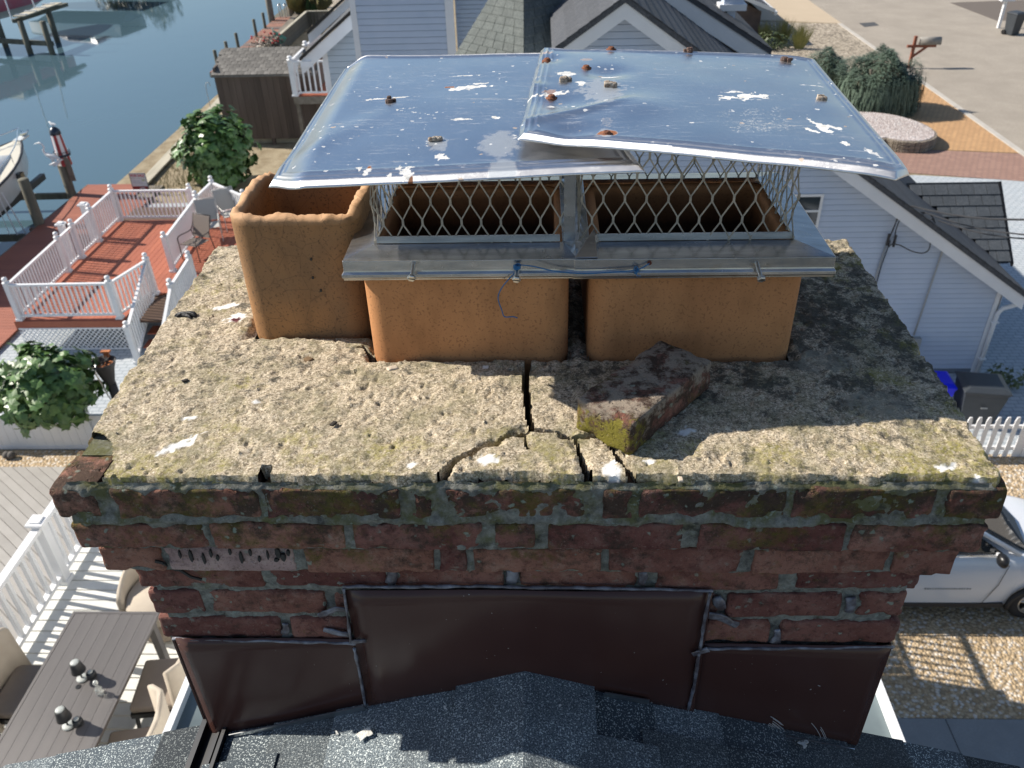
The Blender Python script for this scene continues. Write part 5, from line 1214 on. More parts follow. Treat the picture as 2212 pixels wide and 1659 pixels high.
m = MB(); m.b2((XL_, WY+.05, GZ), (XL_+.08, 20.6, -2.8)); m.build('left_wall', M_SID, nh)
def rake(ax, az, ex, sl_, y, dep, wid=.26, over=.30, mt=M_TRIM, par=nh, roof=True, yback=24, thick=.10, x_end=None):
    s_ = 1 if ex > ax else -1; ez = az-abs(ex-ax)*sl_
    m = MB(); m.slab([(ax, y-over, az), (ex, y-over, ez), (ex, y-over, ez-wid), (ax, y-over, az-wid)], (0, .035, 0)); m.build('rake_fascia', mt, par)
    m = MB(); m.slab([(ax, y-over+.036, az-wid+.02), (ex, y-over+.036, ez-wid+.02), (ex, y-.02, ez-wid+.02), (ax, y-.02, az-wid+.02)], (0, 0, .02)); m.build('soffit', M_TRIM, par)
    if roof:
        m = MB(); m.slab([(ax, y-over-.03, az+.005), (ex+.05*s_, y-over-.03, ez+.005-.05*sl_), (ex+.05*s_, yback, ez+.005-.05*sl_), (ax, yback, az+.005)], (0, 0, thick)); m.build('roof_slope', M_SLATE, par)
rake(AX, AZ, 9.72, SL, WY, 0, yback=20.7); rake(AX, AZ, .25, SL, WY, 0, yback=18)
# shingle courses on the steep right and left slopes (each course a strip)
for s_, xe in ((1, 9.7), (-1, .27)):
    n = 40 if s_ > 0 else 6
    for k in range(n):
        f0, f1 = k/n, (k+1)/n; xa = AX+(xe-AX)*f0; xb = AX+(xe-AX)*(f1+.1/n)
        za = AZ-abs(xa-AX)*SL+.107; zb = AZ-abs(xb-AX)*SL+.118
        m = MB(); m.slab([(xa, WY-.34, za), (xb, WY-.34, zb), (xb, 20.7 if s_ > 0 else 18, zb), (xa, 20.7 if s_ > 0 else 18, za)], (0, 0, .014)); m.build('shingle_course', M_SLATE, nh)
m = MB(); m.b2((9.72, WY-.32, -7.62), (9.84, 20.7, -7.50)); m.build('gutter', M_TRIM, nh)
# ground floor porch roof with big tiles
PB, PT = Vector((0, 15.95, -7.6)), Vector((0, 17.37, -6.37)); XR2 = 10.25
def pp(t, x, o=0): return (x, PB.y+(PT.y-PB.y)*t-o*.65, PB.z+(PT.z-PB.z)*t+o*.75)
xl_ = lambda t: 10.0-1.78*t
m = MB(); m.slab([pp(0, xl_(0)), pp(0, XR2), pp(1, XR2), pp(1, xl_(1))], (0, .05, -.06)); m.build('porch_roof_deck', M_BLK, nh)
m = MB(); m.slab([(xl_(0), 18.79, -7.6), (XR2, 18.79, -7.6), (XR2, 17.37, -6.37), (xl_(1), 17.37, -6.37)], (0, 0, .06)); m.build('porch_roof_back', M_SLATE, nh)
nr = 7
for r2 in range(nr):
    t0, t1 = r2/nr, (r2+1.08)/nr; x = XR2-(.14 if r2 % 2 else 0)
    spans = [(XR2-.14, XR2)] if r2 % 2 else []
    while x > xl_(t0)-.1: spans.append((max(x-.285, xl_((t0+t1)/2)-.05), x)); x -= .285
    for xa, xb in spans:
        if xb-xa < .03: continue
        m = MB(); m.slab([pp(t0, xa+.006, .035), pp(t0, xb-.006, .035), pp(min(t1, 1), xb-.006, .012), pp(min(t1, 1), xa+.006, .012)], (0, -.012, .014)); m.build('roof_tile', M_TILE, nh)
m = MB(); m.slab([(XR2+.01, 15.9, -7.68), (XR2+.01, 17.37, -6.40), (XR2+.01, 18.84, -7.68), (XR2+.01, 18.84, -7.60), (XR2+.01, 17.37, -6.30), (XR2+.01, 15.9, -7.60)], (.05, 0, 0)); m.build('porch_rake', M_BLK, nh)
m = MB(); m.slab([(XR2-.12, 16.05, -9.5), (XR2-.12, 18.7, -9.5), (XR2-.12, 18.7, -7.6), (XR2-.12, 17.37, -6.48), (XR2-.12, 16.05, -7.6)], (-.05, 0, 0)); m.b2((9.4, 16.05, -9.5), (XR2-.12, 16.1, -7.66)); m.build('porch_wall', M_SID, nh)
# window
def window(x0, x1, z0, z1, y, par=nh, n=2):
    f = MB(); t = .05
    f.b2((x0, y-.05, z0), (x0+t, y-.018, z1)); f.b2((x1-t, y-.05, z0), (x1, y-.018, z1)); f.b2((x0+t, y-.05, z1-t), (x1-t, y-.018, z1)); f.b2((x0+t, y-.05, z0), (x1-t, y-.018, z0+t)); f.b2((x0+t, y-.045, (z0+z1)/2-.02), (x1-t, y-.02, (z0+z1)/2+.02))
    fr = f.build('window', M_TRIM, par)
    for a, b in ((z0+t, (z0+z1)/2-.02), ((z0+z1)/2+.02, z1-t)): m = MB(); m.b2((x0+t, y-.03, a), (x1-t, y-.022, b)); m.build('pane', mat('dark window glass', (.03, .04, .045), rough=.06, spec=.8) if 'dwg' not in CACHE else CACHE['dwg'], fr)
CACHE['dwg'] = mat('dark window glass', (.03, .04, .045), rough=.06, spec=.8)
window(4.75, 5.40, -6.05, -5.36, WY)
# downspout
m = MB(); M_DS = M_TRIM
m.tube([(9.78, WY-.12, -7.66), (9.72, WY-.14, -7.74), (9.46, WY-.10, -7.86), (9.40, WY-.08, -7.98), (9.40, WY-.08, GZ+.05)], .045, 8); m.build('downspout', M_DS, nh, True)
for z in (-8.2, -9.1): m = MB(); m.b2((9.33, WY-.13, z), (9.47, WY-.03, z+.03)); m.build('strap', M_DS, nh)
# conduits and meter box
M_CON = mat('grey conduit', (.33, .34, .34), rough=.5); M_WIRE = mat('black cable', (.03, .03, .033), rough=.6)
w4 = lambda x, y, yy=WY-.05: tuple(aty((3000+x/1.58)/1.8228, (650+y/1.58)/1.8228, yy))
m = MB(); m.tube([w4(965, 372), w4(1100, 425), w4(1132, 455), w4(1128, 520), w4(1060, 720), w4(945, 1060)], .017, 6); m.build('conduit', M_CON, nh, True)
m = MB(); m.tube([w4(780, 470), w4(690, 760), w4(600, 1050)], .018, 6); m.build('conduit', M_CON, nh, True)
m = MB(); m.tube([w4(800, 470), w4(745, 620), w4(700, 780), w4(610, 1070)], .010, 6); m.build('cable', M_WIRE, nh, True)
a = w4(945, 1090); m = MB(); m.b2((a[0]-.12, WY-.14, a[2]-.18), (a[0]+.12, WY-.02, a[2]+.08)); m.build('meter_box', M_CON, nh)
for x, y in ((785, 470), (825, 478)): a = w4(x, y, WY-.08); m = MB(); m.tube([(a[0]-.005, a[1], a[2]+.14), (a[0], a[1], a[2]-.10)], .026, 6); m.build('splice', M_WIRE, nh)
for P in ([(1075, 345), (1040, 300), (985, 292), (900, 288), (850, 330), (815, 400), (790, 460)], [(1015, 300), (930, 310), (870, 325), (835, 400), (825, 480)], [(1050, 350), (1048, 440), (1042, 520), (1000, 548), (930, 535), (860, 500), (810, 492), (790, 510)], [(1080, 360), (1055, 335), (1045, 360), (1052, 420)], [(960, 372), (930, 350), (940, 330), (965, 350), (955, 378), (930, 370)], [(855, 270), (830, 370), (795, 450)]):
    m = MB(); m.tube(smooth_path([w4(x, y, WY-.18) for x, y in P], 4), .012, 5); m.build('cable', M_WIRE, nh, True)
# overhead wires
m = MB()
hk = aty((3000+940/1.58)/1.8228, (650+258/1.58)/1.8228, WY-.36)
for k, (p, q) in enumerate((((930, 255), (2000, 330)), ((1100, 345), (2000, 470)), ((1015, 295), (2000, 455)))):
    a = Vector(aty((3000+p[0]/1.58)/1.8228, (650+p[1]/1.58)/1.8228, WY-.36)); b = Vector(aty((3000+q[0]/1.58)/1.8228, (650+q[1]/1.58)/1.8228, 9))
    m = MB(); m.tube([a+(b-a)*t-Vector((0, 0, .12*math.sin(math.pi*t))) for t in np.linspace(0, 2.2, 16)], .013 if k else .017, 5)
    tag(m.build('overhead_wire', M_WIRE, None, True), ['twisted black service wire running to the top bracket on the white fascia', 'lowest overhead wire running to the fascia hook', 'middle overhead wire between the other two'][k], 'wire', 'overhead wires at the house gable')
# rear higher gable behind (white rake band on the right, left as well)
y2 = 18.6; sB = (-2.16+3.09)/(4.24-2.68)
a = aty((2200+840/1.7015)/1.8228, 0, y2); b_ = aty((2200+1360/1.7015)/1.8228, 340/1.7015/1.8228, y2); sB = (a[2]-b_[2])/(b_[0]-a[0]); bx = AX; bz = a[2]+(a[0]-bx)*sB+.06
m = MB()
for s_ in (-1, 1):
    ww = 3.6 if s_ > 0 else 1.55; ex = bx+s_*ww; ez = bz-ww*sB
    m = MB(); m.slab([(bx, y2-.3, bz), (ex, y2-.3, ez), (ex, y2-.3, ez-.36), (bx, y2-.3, bz-.36)], (0, .04, 0)); m.build('rake_fascia', M_TRIM, nh)
    m = MB(); m.slab([(bx, y2-.33, bz+.005), (ex, y2-.33, ez+.005), (ex, 26, ez+.005), (bx, 26, bz+.005)], (0, 0, .10)); m.build('roof_slope', M_SLATE, nh)
    for k in range(12):
        xa = bx+s_*ww*k/12; xb = bx+s_*ww*(k+1.1)/12; m = MB(); m.slab([(xa, y2-.34, bz-abs(xa-bx)*sB+.106), (xb, y2-.34, bz-abs(xb-bx)*sB+.118), (xb, 26, bz-abs(xb-bx)*sB+.118), (xa, 26, bz-abs(xa-bx)*sB+.106)], (0, 0, .014)); m.build('shingle_course', M_SLATE, nh)
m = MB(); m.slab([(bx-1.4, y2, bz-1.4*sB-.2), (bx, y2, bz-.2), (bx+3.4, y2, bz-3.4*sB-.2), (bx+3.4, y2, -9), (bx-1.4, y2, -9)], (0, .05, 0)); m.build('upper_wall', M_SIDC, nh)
# blue-grey valley flashing strip and thin white gutter beyond
a = aty((2200+780/1.7015)/1.8228, 0, 16.6); b2_ = aty((2200+1215/1.7015)/1.8228, 330/1.7015/1.8228, 16.6)
a = aty((2200+1090/1.7015)/1.8228, 30/1.7015/1.8228, 22); b2_ = aty((2200+1375/1.7015)/1.8228, 345/1.7015/1.8228, 22); m = MB(); m.bar(a, b2_, .06, .08); m.build('gutter', M_TRIM, nh)
# tower-like upper storey on the left with horizontal siding
TY = 22.
ta, tb2, tc = aty(*[(1000+668/1.7015)/1.8228, 200/1.7015/1.8228], TY), aty((1000+1318/1.7015)/1.8228, 200/1.7015/1.8228, TY), aty((1000+1600/1.7015)/1.8228, 50/1.7015/1.8228, TY)
xl, xm, xr = ta[0], tb2[0], 1.2
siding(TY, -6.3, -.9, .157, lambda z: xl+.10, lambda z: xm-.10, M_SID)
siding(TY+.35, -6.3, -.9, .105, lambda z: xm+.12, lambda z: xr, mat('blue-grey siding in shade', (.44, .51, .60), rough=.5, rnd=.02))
for x in (xl, xm): m = MB(); m.b2((x-.02, TY-.04, -6.3), (x+.13 if x == xl else x+.11, TY-.016, -.9)); m.b2((x-.11, TY-.04, -6.3), (x-.02, TY-.016, -.9)) if x == xm else None; m.build('corner_board', M_TRIM, nh)
m = MB(); m.b2((xl+.02, TY+.05, -6.3), (xl-.0, 27, -.9)); m.b2((xm+.02, TY-.0, -6.3), (xm+.06, TY+.35, -.9)); m.build('side_return', M_SID, nh)
m = MB(); m.b2((xl-.2, TY-.3, -.9), (xr, 27, -.75)); m.build('tower_roof', M_SLATE, nh)
# turret roof
tcx, tcy = -.33, 17.6; ap = (tcx, tcy, -1.35); hb_ = 1.75; zb_ = -3.75
M_TUR = mat('grey-green weathered shingle', (.10, .115, .11), (.15, .165, .155), 5, .85, rnd=.1, fine=.15, fsc=25, bs=.3, bsc=14, bd=.02)
tur = empty('turret_roof', (0, 0, 0)); tur.parent = nh; tur.location = -nh.location
cs = [(tcx, tcy-hb_), (tcx+hb_*.98, tcy), (tcx, tcy+hb_), (tcx-hb_*.98, tcy)]
rows = 17
for f in range(4):
    a, b = cs[f], cs[(f+1) % 4]
    for r_ in range(rows):
        t0, t1 = r_/rows, (r_+1.12)/rows
        if t1 > 1: t1 = 1
        n = max(1, int(9*(1-t0)))
        for j in range(n):
            u0, u1 = j/n+.004, (j+1)/n-.004; P = []
            for (u, t, o_) in ((u0, t0, .03), (u1, t0, .03), (u1, t1, .008), (u0, t1, .008)):
                x = a[0]+(b[0]-a[0])*u; y = a[1]+(b[1]-a[1])*u; x = x+(ap[0]-x)*t; y = y+(ap[1]-y)*t; P.append((x, y, zb_+(ap[2]-zb_)*t+o_))
            m = MB(); m.slab(P, (0, 0, .02)); m.build('shingle', M_TUR, tur)
m = MB(); m.add([(c[0], c[1], zb_) for c in cs]+[ap], [(0, 1, 4), (1, 2, 4), (2, 3, 4), (3, 0, 4), (3, 2, 1, 0)]); m.build('turret_base', M_TUR, nh)
m = MB(); m.b2((-1.3, 16.8, -9), (.4, 18.4, -3.8)); m.build('turret_wall', M_SID, nh)
# left wing: half gable, dark roof edge, white fascia, siding below
LY = 26.
p0 = aty((1000+640/1.7015)/1.8228, 110/1.7015/1.8228, LY); p1 = aty((1000+330/1.7015)/1.8228, 395/1.7015/1.8228, LY)
sC = (p0[2]-p1[2])/(p0[0]-p1[0]); ex = p1[0]; ez = p1[2]; tx = -3.; tz = ez+(tx-ex)*sC
for nm, o1, o2, yy, mt in (('roof_edge', .14, .03, LY-.42, M_BLK), ('rake_fascia', .02, -.38, LY-.36, M_TRIM), ('roof_edge', .62, .52, LY+.9, M_BLK), ('rake_fascia', .50, .22, LY+1., M_TRIM)):
    m = MB(); m.slab([(ex, yy, ez+o1), (tx, yy, tz+o1), (tx, yy, tz+o2), (ex, yy, ez+o2)], (0, .05, 0)); m.build(nm, mt, nh)
m = MB(); m.slab([(ex, LY-.4, ez+.05), (tx, LY-.4, tz+.05), (tx, 34, tz+.05), (ex, 34, ez+.05)], (0, 0, .08)); m.build('roof_slope', M_SLATE, nh)
m = MB(); m.b2((ex+.0, LY-.42, ez-.15), (ex+.35, LY-.2, ez+.02)); m.build('eave_return', M_TRIM, nh)
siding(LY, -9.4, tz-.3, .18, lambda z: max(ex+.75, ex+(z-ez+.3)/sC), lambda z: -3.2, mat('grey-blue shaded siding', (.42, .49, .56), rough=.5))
m = MB(); m.b2((ex+.62, LY-.04, -9.4), (ex+.78, LY-.015, ez+.25)); m.build('corner_board', M_TRIM, nh)
m = MB(); m.b2((ex+.66, LY, -9.4), (ex+.72, 33.5, ez+.2)); m.build('left_wall', M_SID, nh)
# side deck of the left wing
ld = empty('side_deck', (-8.3, 28, -7.5), 'small orange-floored side deck with white ball-topped railings by the left wing', 'deck')
LZ = -7.5; q0 = at((1965)/3.1015, 645/3.1015, LZ)
X0, X1, Y0, Y1 = q0[0], -6.2, q0[1], q0[1]+4.6
for k in range(22): m = MB(); y = Y0+.07+k*.2; m.b2((X0, y-.095, LZ-.03), (X1, y+.095, LZ)); m.build('deck_board', M_OB, ld)
m = MB(); m.b2((X0, Y0-.03, LZ-.28), (X1, Y0-.005, LZ-.01)); m.b2((X0, Y0, LZ-.28), (X0+.03, Y1, LZ-.035)); m.build('fascia', M_WOODG, ld)
for x in (X0+.1, -7.): m = MB(); m.b2((x-.06, Y0+.05, GZ), (x+.06, Y0+.17, LZ-.28)); m.build('support_post', M_WOODG, ld)
railing(ld, (X0+.08, Y0+.06, LZ), (X1, Y0+.06, LZ), 1.22, True, False, sp=.19, bw=.05, rw=.09, pw=.17)
railing(ld, (X0+.08, Y0+.06, LZ), (X0+.08, Y0+2.4, LZ), 1.22, False, True, sp=.19, bw=.05, rw=.09, pw=.17); railing(ld, (X0+.08, Y0+2.4, LZ), (X0+.08, Y1, LZ), 1.22, False, True, sp=.19, bw=.05, rw=.09, pw=.17)

# ============================================================ SHED
sh = empty('wooden_shed', (-10.8, 31, GZ), 'dark stained wooden shed with grey shingle roof on short legs by the canal', 'shed')
M_SHW = mat('dark stained plank', (.085, .065, .052), (.13, .10, .082), 3, .85, stretch=(1, 1, .12), rnd=.18, bs=.3, bsc=14)
SX0, SX1, SY = -12.05, -8.3, 30.45; zt = -6.92; zb2 = -9.25
k = 0; x = SX0
while x < SX1-.05: wd_ = .24; m = MB(); m.b2((x+.004, SY-.02, zb2), (x+wd_-.004, SY+.02, zt)); m.build('wall_plank', M_SHW, sh); x += wd_
m = MB(); m.b2((SX0, SY+.02, zb2), (SX0+.05, SY+1.8, zt+.3)); m.b2((SX1-.05, SY+.02, zb2), (SX1, SY+1.8, zt+.3)); m.b2((SX0, SY+1.8, zb2), (SX1, SY+1.85, zt+.3)); m.build('side_walls', M_SHW, sh)
M_SHR = mat('grey brown roof shingle', (.17, .16, .145), (.23, .22, .20), 4, .9, rnd=.22, fine=.2, fsc=20)
m = MB(); m.slab([(SX0-.08, SY-.12, zt-.01), (SX1+.08, SY-.12, zt-.01), (SX1+.08, SY+1.5, zt+.58), (SX0-.08, SY+1.5, zt+.58)], (0, 0, .05)); m.build('roof_deck', M_SHR, sh)
nrow, ncol = 8, 16; tile = MB().box((0, 0, 0), ((SX1-SX0+.16)/ncol-.012, 1.73/nrow*1.02, .03)).mesh('shingle', M_SHR)
an = math.atan2(.59, 1.62)
for r_ in range(nrow):
    for c_ in range(ncol):
        t = (r_+.5)/nrow; off = .5 if r_ % 2 else 0
        if off and c_ == ncol-1: continue
        o = inst('shingle', tile, sh, (SX0-.08+(c_+.5+off)*(SX1-SX0+.16)/ncol, SY-.12+1.62*t, zt-.01+.59*t+.075+random.uniform(0, .006)), (an-.03, 0, 0))
for x in (SX0+.15, -10.3, SX1-.3): m = MB(); m.b2((x-.06, SY+.02, GZ), (x+.06, SY+.16, zb2)); m.build('leg', M_SHW, sh)
m = MB(); m.b2((SX0+.6, SY+.25, GZ), (SX1-.3, SY+.5, GZ+.18)); tag(m.build('timber_beam', M_CAPW), 'pale beam lying under the shed', 'beam')

# ============================================================ FAR WALKWAY, POSTS, FENCE, PLANTS
wk = empty('walkway', (-15.9, 48, -9.5), 'narrow red-brown boardwalk running away along the canal', 'walkway')
M_WKB = [mat('walkway board red brown', (.30, .15, .10), (.24, .12, .09), 3, .8, rnd=.15), mat('walkway board greyed', (.20, .15, .13), (.16, .125, .11), 3, .8, rnd=.15)]
for k in range(62):
    y = 41.3+k*.22; xa = -16.4-.015*(y-41); xb = -14.85-.05*(y-41)
    m = MB(); m.slab([(xa, y, -9.42), (xb, y, -9.42), (xb, y+.205, -9.42), (xa, y+.205, -9.42)], (0, 0, .05)); m.build('walkway_board', M_WKB[int(abs(vn([[y*.7, 0, 0]], 3)[0]) > .3)], wk)
m = MB(); m.b2((-16.4, 41.25, -9.62), (-14.7, 41.33, -9.41)); m.bar((-16.0, 41.35, -10.6), (-15.0, 41.35, -9.6), .12); m.bar((-15.9, 41.4, -10.6), (-15.9, 41.4, -9.5), .14); m.build('end_brace', M_WOODG, wk)
for k, (px, py) in enumerate(((1465, 472), (1530, 380), (1602, 342), (1720, 250), (1778, 190))):
    q = at(px/3.1015, py/3.1015, -9.37); h = [.95, .75, .9, .95, .85][k]
    m = MB(); m.lathe((q[0], q[1], -10.8), [(.09, 0), (.09, 1.43+h), (.07, 1.45+h)], 8); o = m.build('mooring_post', M_PILE, None, True)
    tag(o, ['nearest mooring post at the walkway corner', 'second mooring post, just left of the shed roof', 'third mooring post, behind the shed roof ridge', 'fourth mooring post along the walkway', 'farthest mooring post on the walkway'][k], 'post', 'mooring posts along the walkway')
fw = empty('grey_fence', (-14, 49, GZ), 'weathered grey board fence with pale top rail behind the shed', 'fence')
for (a, b) in ((Vector((-13.95, 44.2, GZ)), Vector((-14.0, 52.2, GZ))), (Vector((-14.0, 52.2, GZ)), Vector((-10.5, 52.2, GZ)))):
    d = b-a; n = int(d.length/.2)
    bm2 = CACHE.setdefault('fb', MB().box((0, 0, .42), (.17, .03, .84)).mesh('fence_board', M_WOODG))
    for k in range(n): q = a+d*(k+.5)/n; inst('fence_board', bm2, fw, q, (0, 0, math.atan2(d.y, d.x)))
    m = MB(); m.bar(a+Vector((0, 0, .88)), b+Vector((0, 0, .88)), .16, .05); m.build('top_rail', M_CAPW, fw)
m = MB(); m.prism([(-14.6, 43), (-13.95, 43), (-13.95, 60), (-15.4, 60)], GZ, GZ+.02); struct('far_yard_edge', m, M_SOIL)
m = MB(); m.prism([(-13.9, 52.4), (-6, 52.4), (-6, 75), (-15.3, 75), (-15.0, 56)], GZ, GZ+.03); struct('far_gravel_yard', m, M_GRAVF)

def leafm(name, kind, s):
    m = MB()
    if kind == 'fig':
        out = [(0, -.5), (.18, -.36), (.50, -.30), (.40, -.08), (.56, .22), (.30, .18), (.20, .34), (.0, .62), (-.20, .34), (-.30, .18), (-.56, .22), (-.40, -.08), (-.50, -.30), (-.18, -.36)]
        V = [(0, 0, .0)]+[(x, y, -.22*(abs(x)**1.3)-.16*abs(y)**1.5) for x, y in out]; n = len(out); m.add([(a*s, b*s, c*s) for a, b, c in V], [(0, 1+i, 1+(i+1) % n) for i in range(n)])
    elif kind == 'blade': m.add([(-.05*s, 0, 0), (.05*s, 0, 0), (.03*s, .3*s, .6*s), (0, .6*s, 1.*s)], [(0, 1, 2), (0, 2, 3)])
    elif kind == 'spray': 
        for k in range(3): a = k*2.1; x, y = math.cos(a)*.12*s, math.sin(a)*.12*s; m.add([(x*.2, y*.2, 0), (x+.05*s, y, -.35*s), (x*1.6, y*1.6, -1.*s), (x-.05*s, y, -.45*s)], [(0, 1, 2, 3)])
    else: m.add([(-.3*s, 0, 0), (0, -.45*s, .05*s), (.3*s, 0, 0), (0, .5*s, .05*s)], [(0, 1, 2, 3)])
    return m
def mk_leaf(name, c1, c2, tr=.15, rough=.45):
    m, N, S = nodes(name); r = N('ObjectInfo').outputs['Random']; pos = N('NewGeometry').outputs['Position']
    f = N('Clamp', {0: math_(N, 'ADD', math_(N, 'MULTIPLY', r, .5), math_(N, 'MULTIPLY', noise(N, pos, 6, 4, .7), .6))}).outputs[0]
    b = mix(N, ramp(N, noise(N, pos, 9, 3, .7), .35, .65), c1, c2); b = N('HueSaturation', {'Color': b, 'Value': N('MapRange', {0: f, 3: .65, 4: 1.4}).outputs[0]}).outputs[0]
    S('Base Color', b); S('Roughness', rough); S('Transmission Weight', 0.); S('Subsurface Weight', 0.); S('Specular IOR Level', .45); return m
def blob_pts(n, C, rad, seed, lump=.28, shell=.55, freq=1.6):
    rs = np.random.RandomState(seed); d = rs.normal(size=(n, 3)); d /= np.linalg.norm(d, axis=1)[:, None]
    k = 1+lump*fbm(d*freq+seed, seed, 3); r = (shell+(1-shell)*rs.rand(n)**.5)*k
    return np.array(C)+d*r[:, None]*np.array(rad), d, rs
def foliage(name, root, C, rad, n, kind, s, mt, seed, nobj=0, lump=.28, shell=.55, down=False, freq=1.6):
    P, D, rs = blob_pts(n, C, rad, seed, lump, shell, freq); big = MB(); meshes = [leafm('leaf', kind, s*q).mesh('leaf', mt) for q in (.8, 1., 1.2)]
    lv = [np.array(leafm('l', kind, s*q).v) for q in (.8, 1., 1.2)]; lf = leafm('l', kind, s).f
    c = CAMP-np.array(C); score = D@(c/np.linalg.norm(c))+np.linalg.norm((P-C)/np.array(rad), axis=1)*.8; order = np.argsort(-score)
    for idx, i in enumerate(order):
        d = Vector(D[i]); up = (d+Vector((0, 0, .55))+Vector(rs.normal(size=3))*.45).normalized() if not down else Vector((rs.normal()*.15, rs.normal()*.15, 1)).normalized()
        q = up.to_track_quat('Z', 'Y')@Quaternion((0, 0, 1), rs.rand()*6.28); j = i % 3
        if idx < nobj:
            o = inst('leaf', meshes[j], root, P[i]); o.rotation_mode = 'QUATERNION'; o.rotation_quaternion = q
        else:
            M3 = np.array(q.to_matrix()); big.add(lv[j]@M3.T+P[i], lf)
    o = big.build('foliage', mt, root); o['kind'] = 'stuff'
    return P
M_FIG = mk_leaf('fig leaf', (.055, .12, .035), (.115, .20, .055), rough=.38); M_BARK = mat('grey bark', (.16, .14, .11), (.09, .08, .065), 9, .9, bs=.4, bsc=30)
def limbs(root, base, C, rad, n, r0, seed):
    rs = random.Random(seed); C = Vector(C); base = Vector(base); m = MB()
    for k in range(n):
        a = k*6.28/n+rs.random(); e = C+Vector((math.cos(a)*rad[0]*.75, math.sin(a)*rad[1]*.75, rs.uniform(-.2, .6)*rad[2])); mid = base.lerp(e, .45)+Vector((rs.uniform(-.1, .1), rs.uniform(-.1, .1), .15))
        m.tube(smooth_path([base+Vector((math.cos(a)*.04, math.sin(a)*.04, 0)), mid, e], 4), [r0*(1-.8*t/8) for t in range(9)], 6)
    m.build('trunk', M_BARK, root, True)
C1 = at(1445/3.1015, 985/3.1015, -8.15); f1_ = empty('fig_tree', (C1[0], C1[1], GZ), 'bushy green fig tree between the shed and the orange deck', 'tree', 'fig trees')
limbs(f1_, (C1[0], C1[1], GZ), C1, (1.1, 1.1, 1.0), 7, .06, 3); foliage('f', f1_, C1+np.array([0, 0, -.05]), (1.22, 1.15, 1.25), 1400, 'fig', .27, M_FIG, 5, 280, .32, .55, freq=2.6)
C2 = at(98, 830, -7.95); f2_ = empty('fig_tree', (C2[0], C2[1], GZ), 'near fig tree with large lobed leaves at the left edge overhanging the white fence', 'tree', 'fig trees')
limbs(f2_, (C2[0]-.1, C2[1]+.3, GZ), C2, (.9, .8, .7), 7, .05, 4); foliage('f', f2_, C2, (1.0, .85, .68), 1100, 'fig', .23, M_FIG, 12, 290, .34, .5, freq=2.6)
# dry grass by the bulkhead
M_DRY = mk_leaf('dry grass', (.24, .19, .10), (.16, .17, .06), rough=.8)
rs = np.random.RandomState(4); g_ = MB()
for k in range(900):
    t = rs.rand(); x = -13.3+rs.rand()*1.9+t*-.4; y = 25.3+t*6; h = .12+.22*rs.rand(); a = rs.rand()*6.28; dx, dy = math.cos(a)*.1, math.sin(a)*.1
    g_.add([(x, y, GZ), (x+.02, y, GZ), (x+dx, y+dy, GZ+h)], [(0, 1, 2)])
o = g_.build('dry_grass', M_DRY); o['kind'] = 'stuff'
# shepherd hook
q = at(1410/3.1015, 720/3.1015, -9.4); m = MB(); m.tube(smooth_path([(q[0], q[1], -9.5), (q[0], q[1], -8.6), (q[0]+.05, q[1], -8.38), (q[0]+.18, q[1], -8.36), (q[0]+.2, q[1], -8.5)], 5), .014, 5); tag(m.build('plant_hook', M_CON, None, True), 'thin curved metal plant hook standing above the fig tree', 'hook')
# rose bush, ornamental grass, conifers
M_GRN = mk_leaf('dull green leaf', (.05, .075, .03), (.10, .12, .05)); M_ORN = mk_leaf('straw green grass', (.20, .21, .07), (.34, .27, .15), rough=.8); M_CON2 = mk_leaf('conifer green', (.02, .05, .02), (.05, .09, .03)); M_DRYB = mk_leaf('twiggy bush', (.13, .11, .08), (.19, .16, .12))
q = at(1800/3.1015, 315/3.1015, -8.95); r_ = empty('rose_bush', (q[0], q[1], GZ), 'twiggy rose bush with red flowers beside the walkway', 'bush'); foliage('f', r_, (q[0], q[1], -8.95), (.95, .8, .62), 900, 'x', .14, M_DRYB, 8)
m = MB()
for k in range(16): a = random.uniform(0, 6.28); m.lathe((q[0]+.8*math.cos(a)*random.random()**.5, q[1]+.6*math.sin(a), -8.5+random.uniform(-.2, .15)), [(.02, 0), (.07, .03), (.04, .08)], 6)
o = m.build('flowers', mat('red rose', (.42, .03, .03), rough=.6), r_); o['kind'] = 'stuff'
q = at(2085/3.1015, 105/3.1015, GZ); r_ = empty('ornamental_grass', (q[0], q[1], GZ), 'large mound of straw-tipped ornamental grass in the far yard', 'grass'); m = MB(); rs = np.random.RandomState(5)
for k in range(1500):
    a = rs.rand()*6.28; rr = rs.rand()**.6*1.45; h = 1.75*(1-.35*(rr/1.45)**2)*rs.uniform(.7, 1.05); x, y = q[0]+math.cos(a)*rr, q[1]+math.sin(a)*rr; m.add([(q[0]+math.cos(a)*rr*.4-.02, q[1]+math.sin(a)*rr*.4, GZ), (q[0]+math.cos(a)*rr*.4+.02, q[1]+math.sin(a)*rr*.4, GZ), (x+.04, y, GZ+h*.75), (x-.01, y+.03, GZ+h)], [(0, 1, 2), (0, 2, 3)])
o = m.build('blades', M_ORN, r_); o['kind'] = 'stuff'
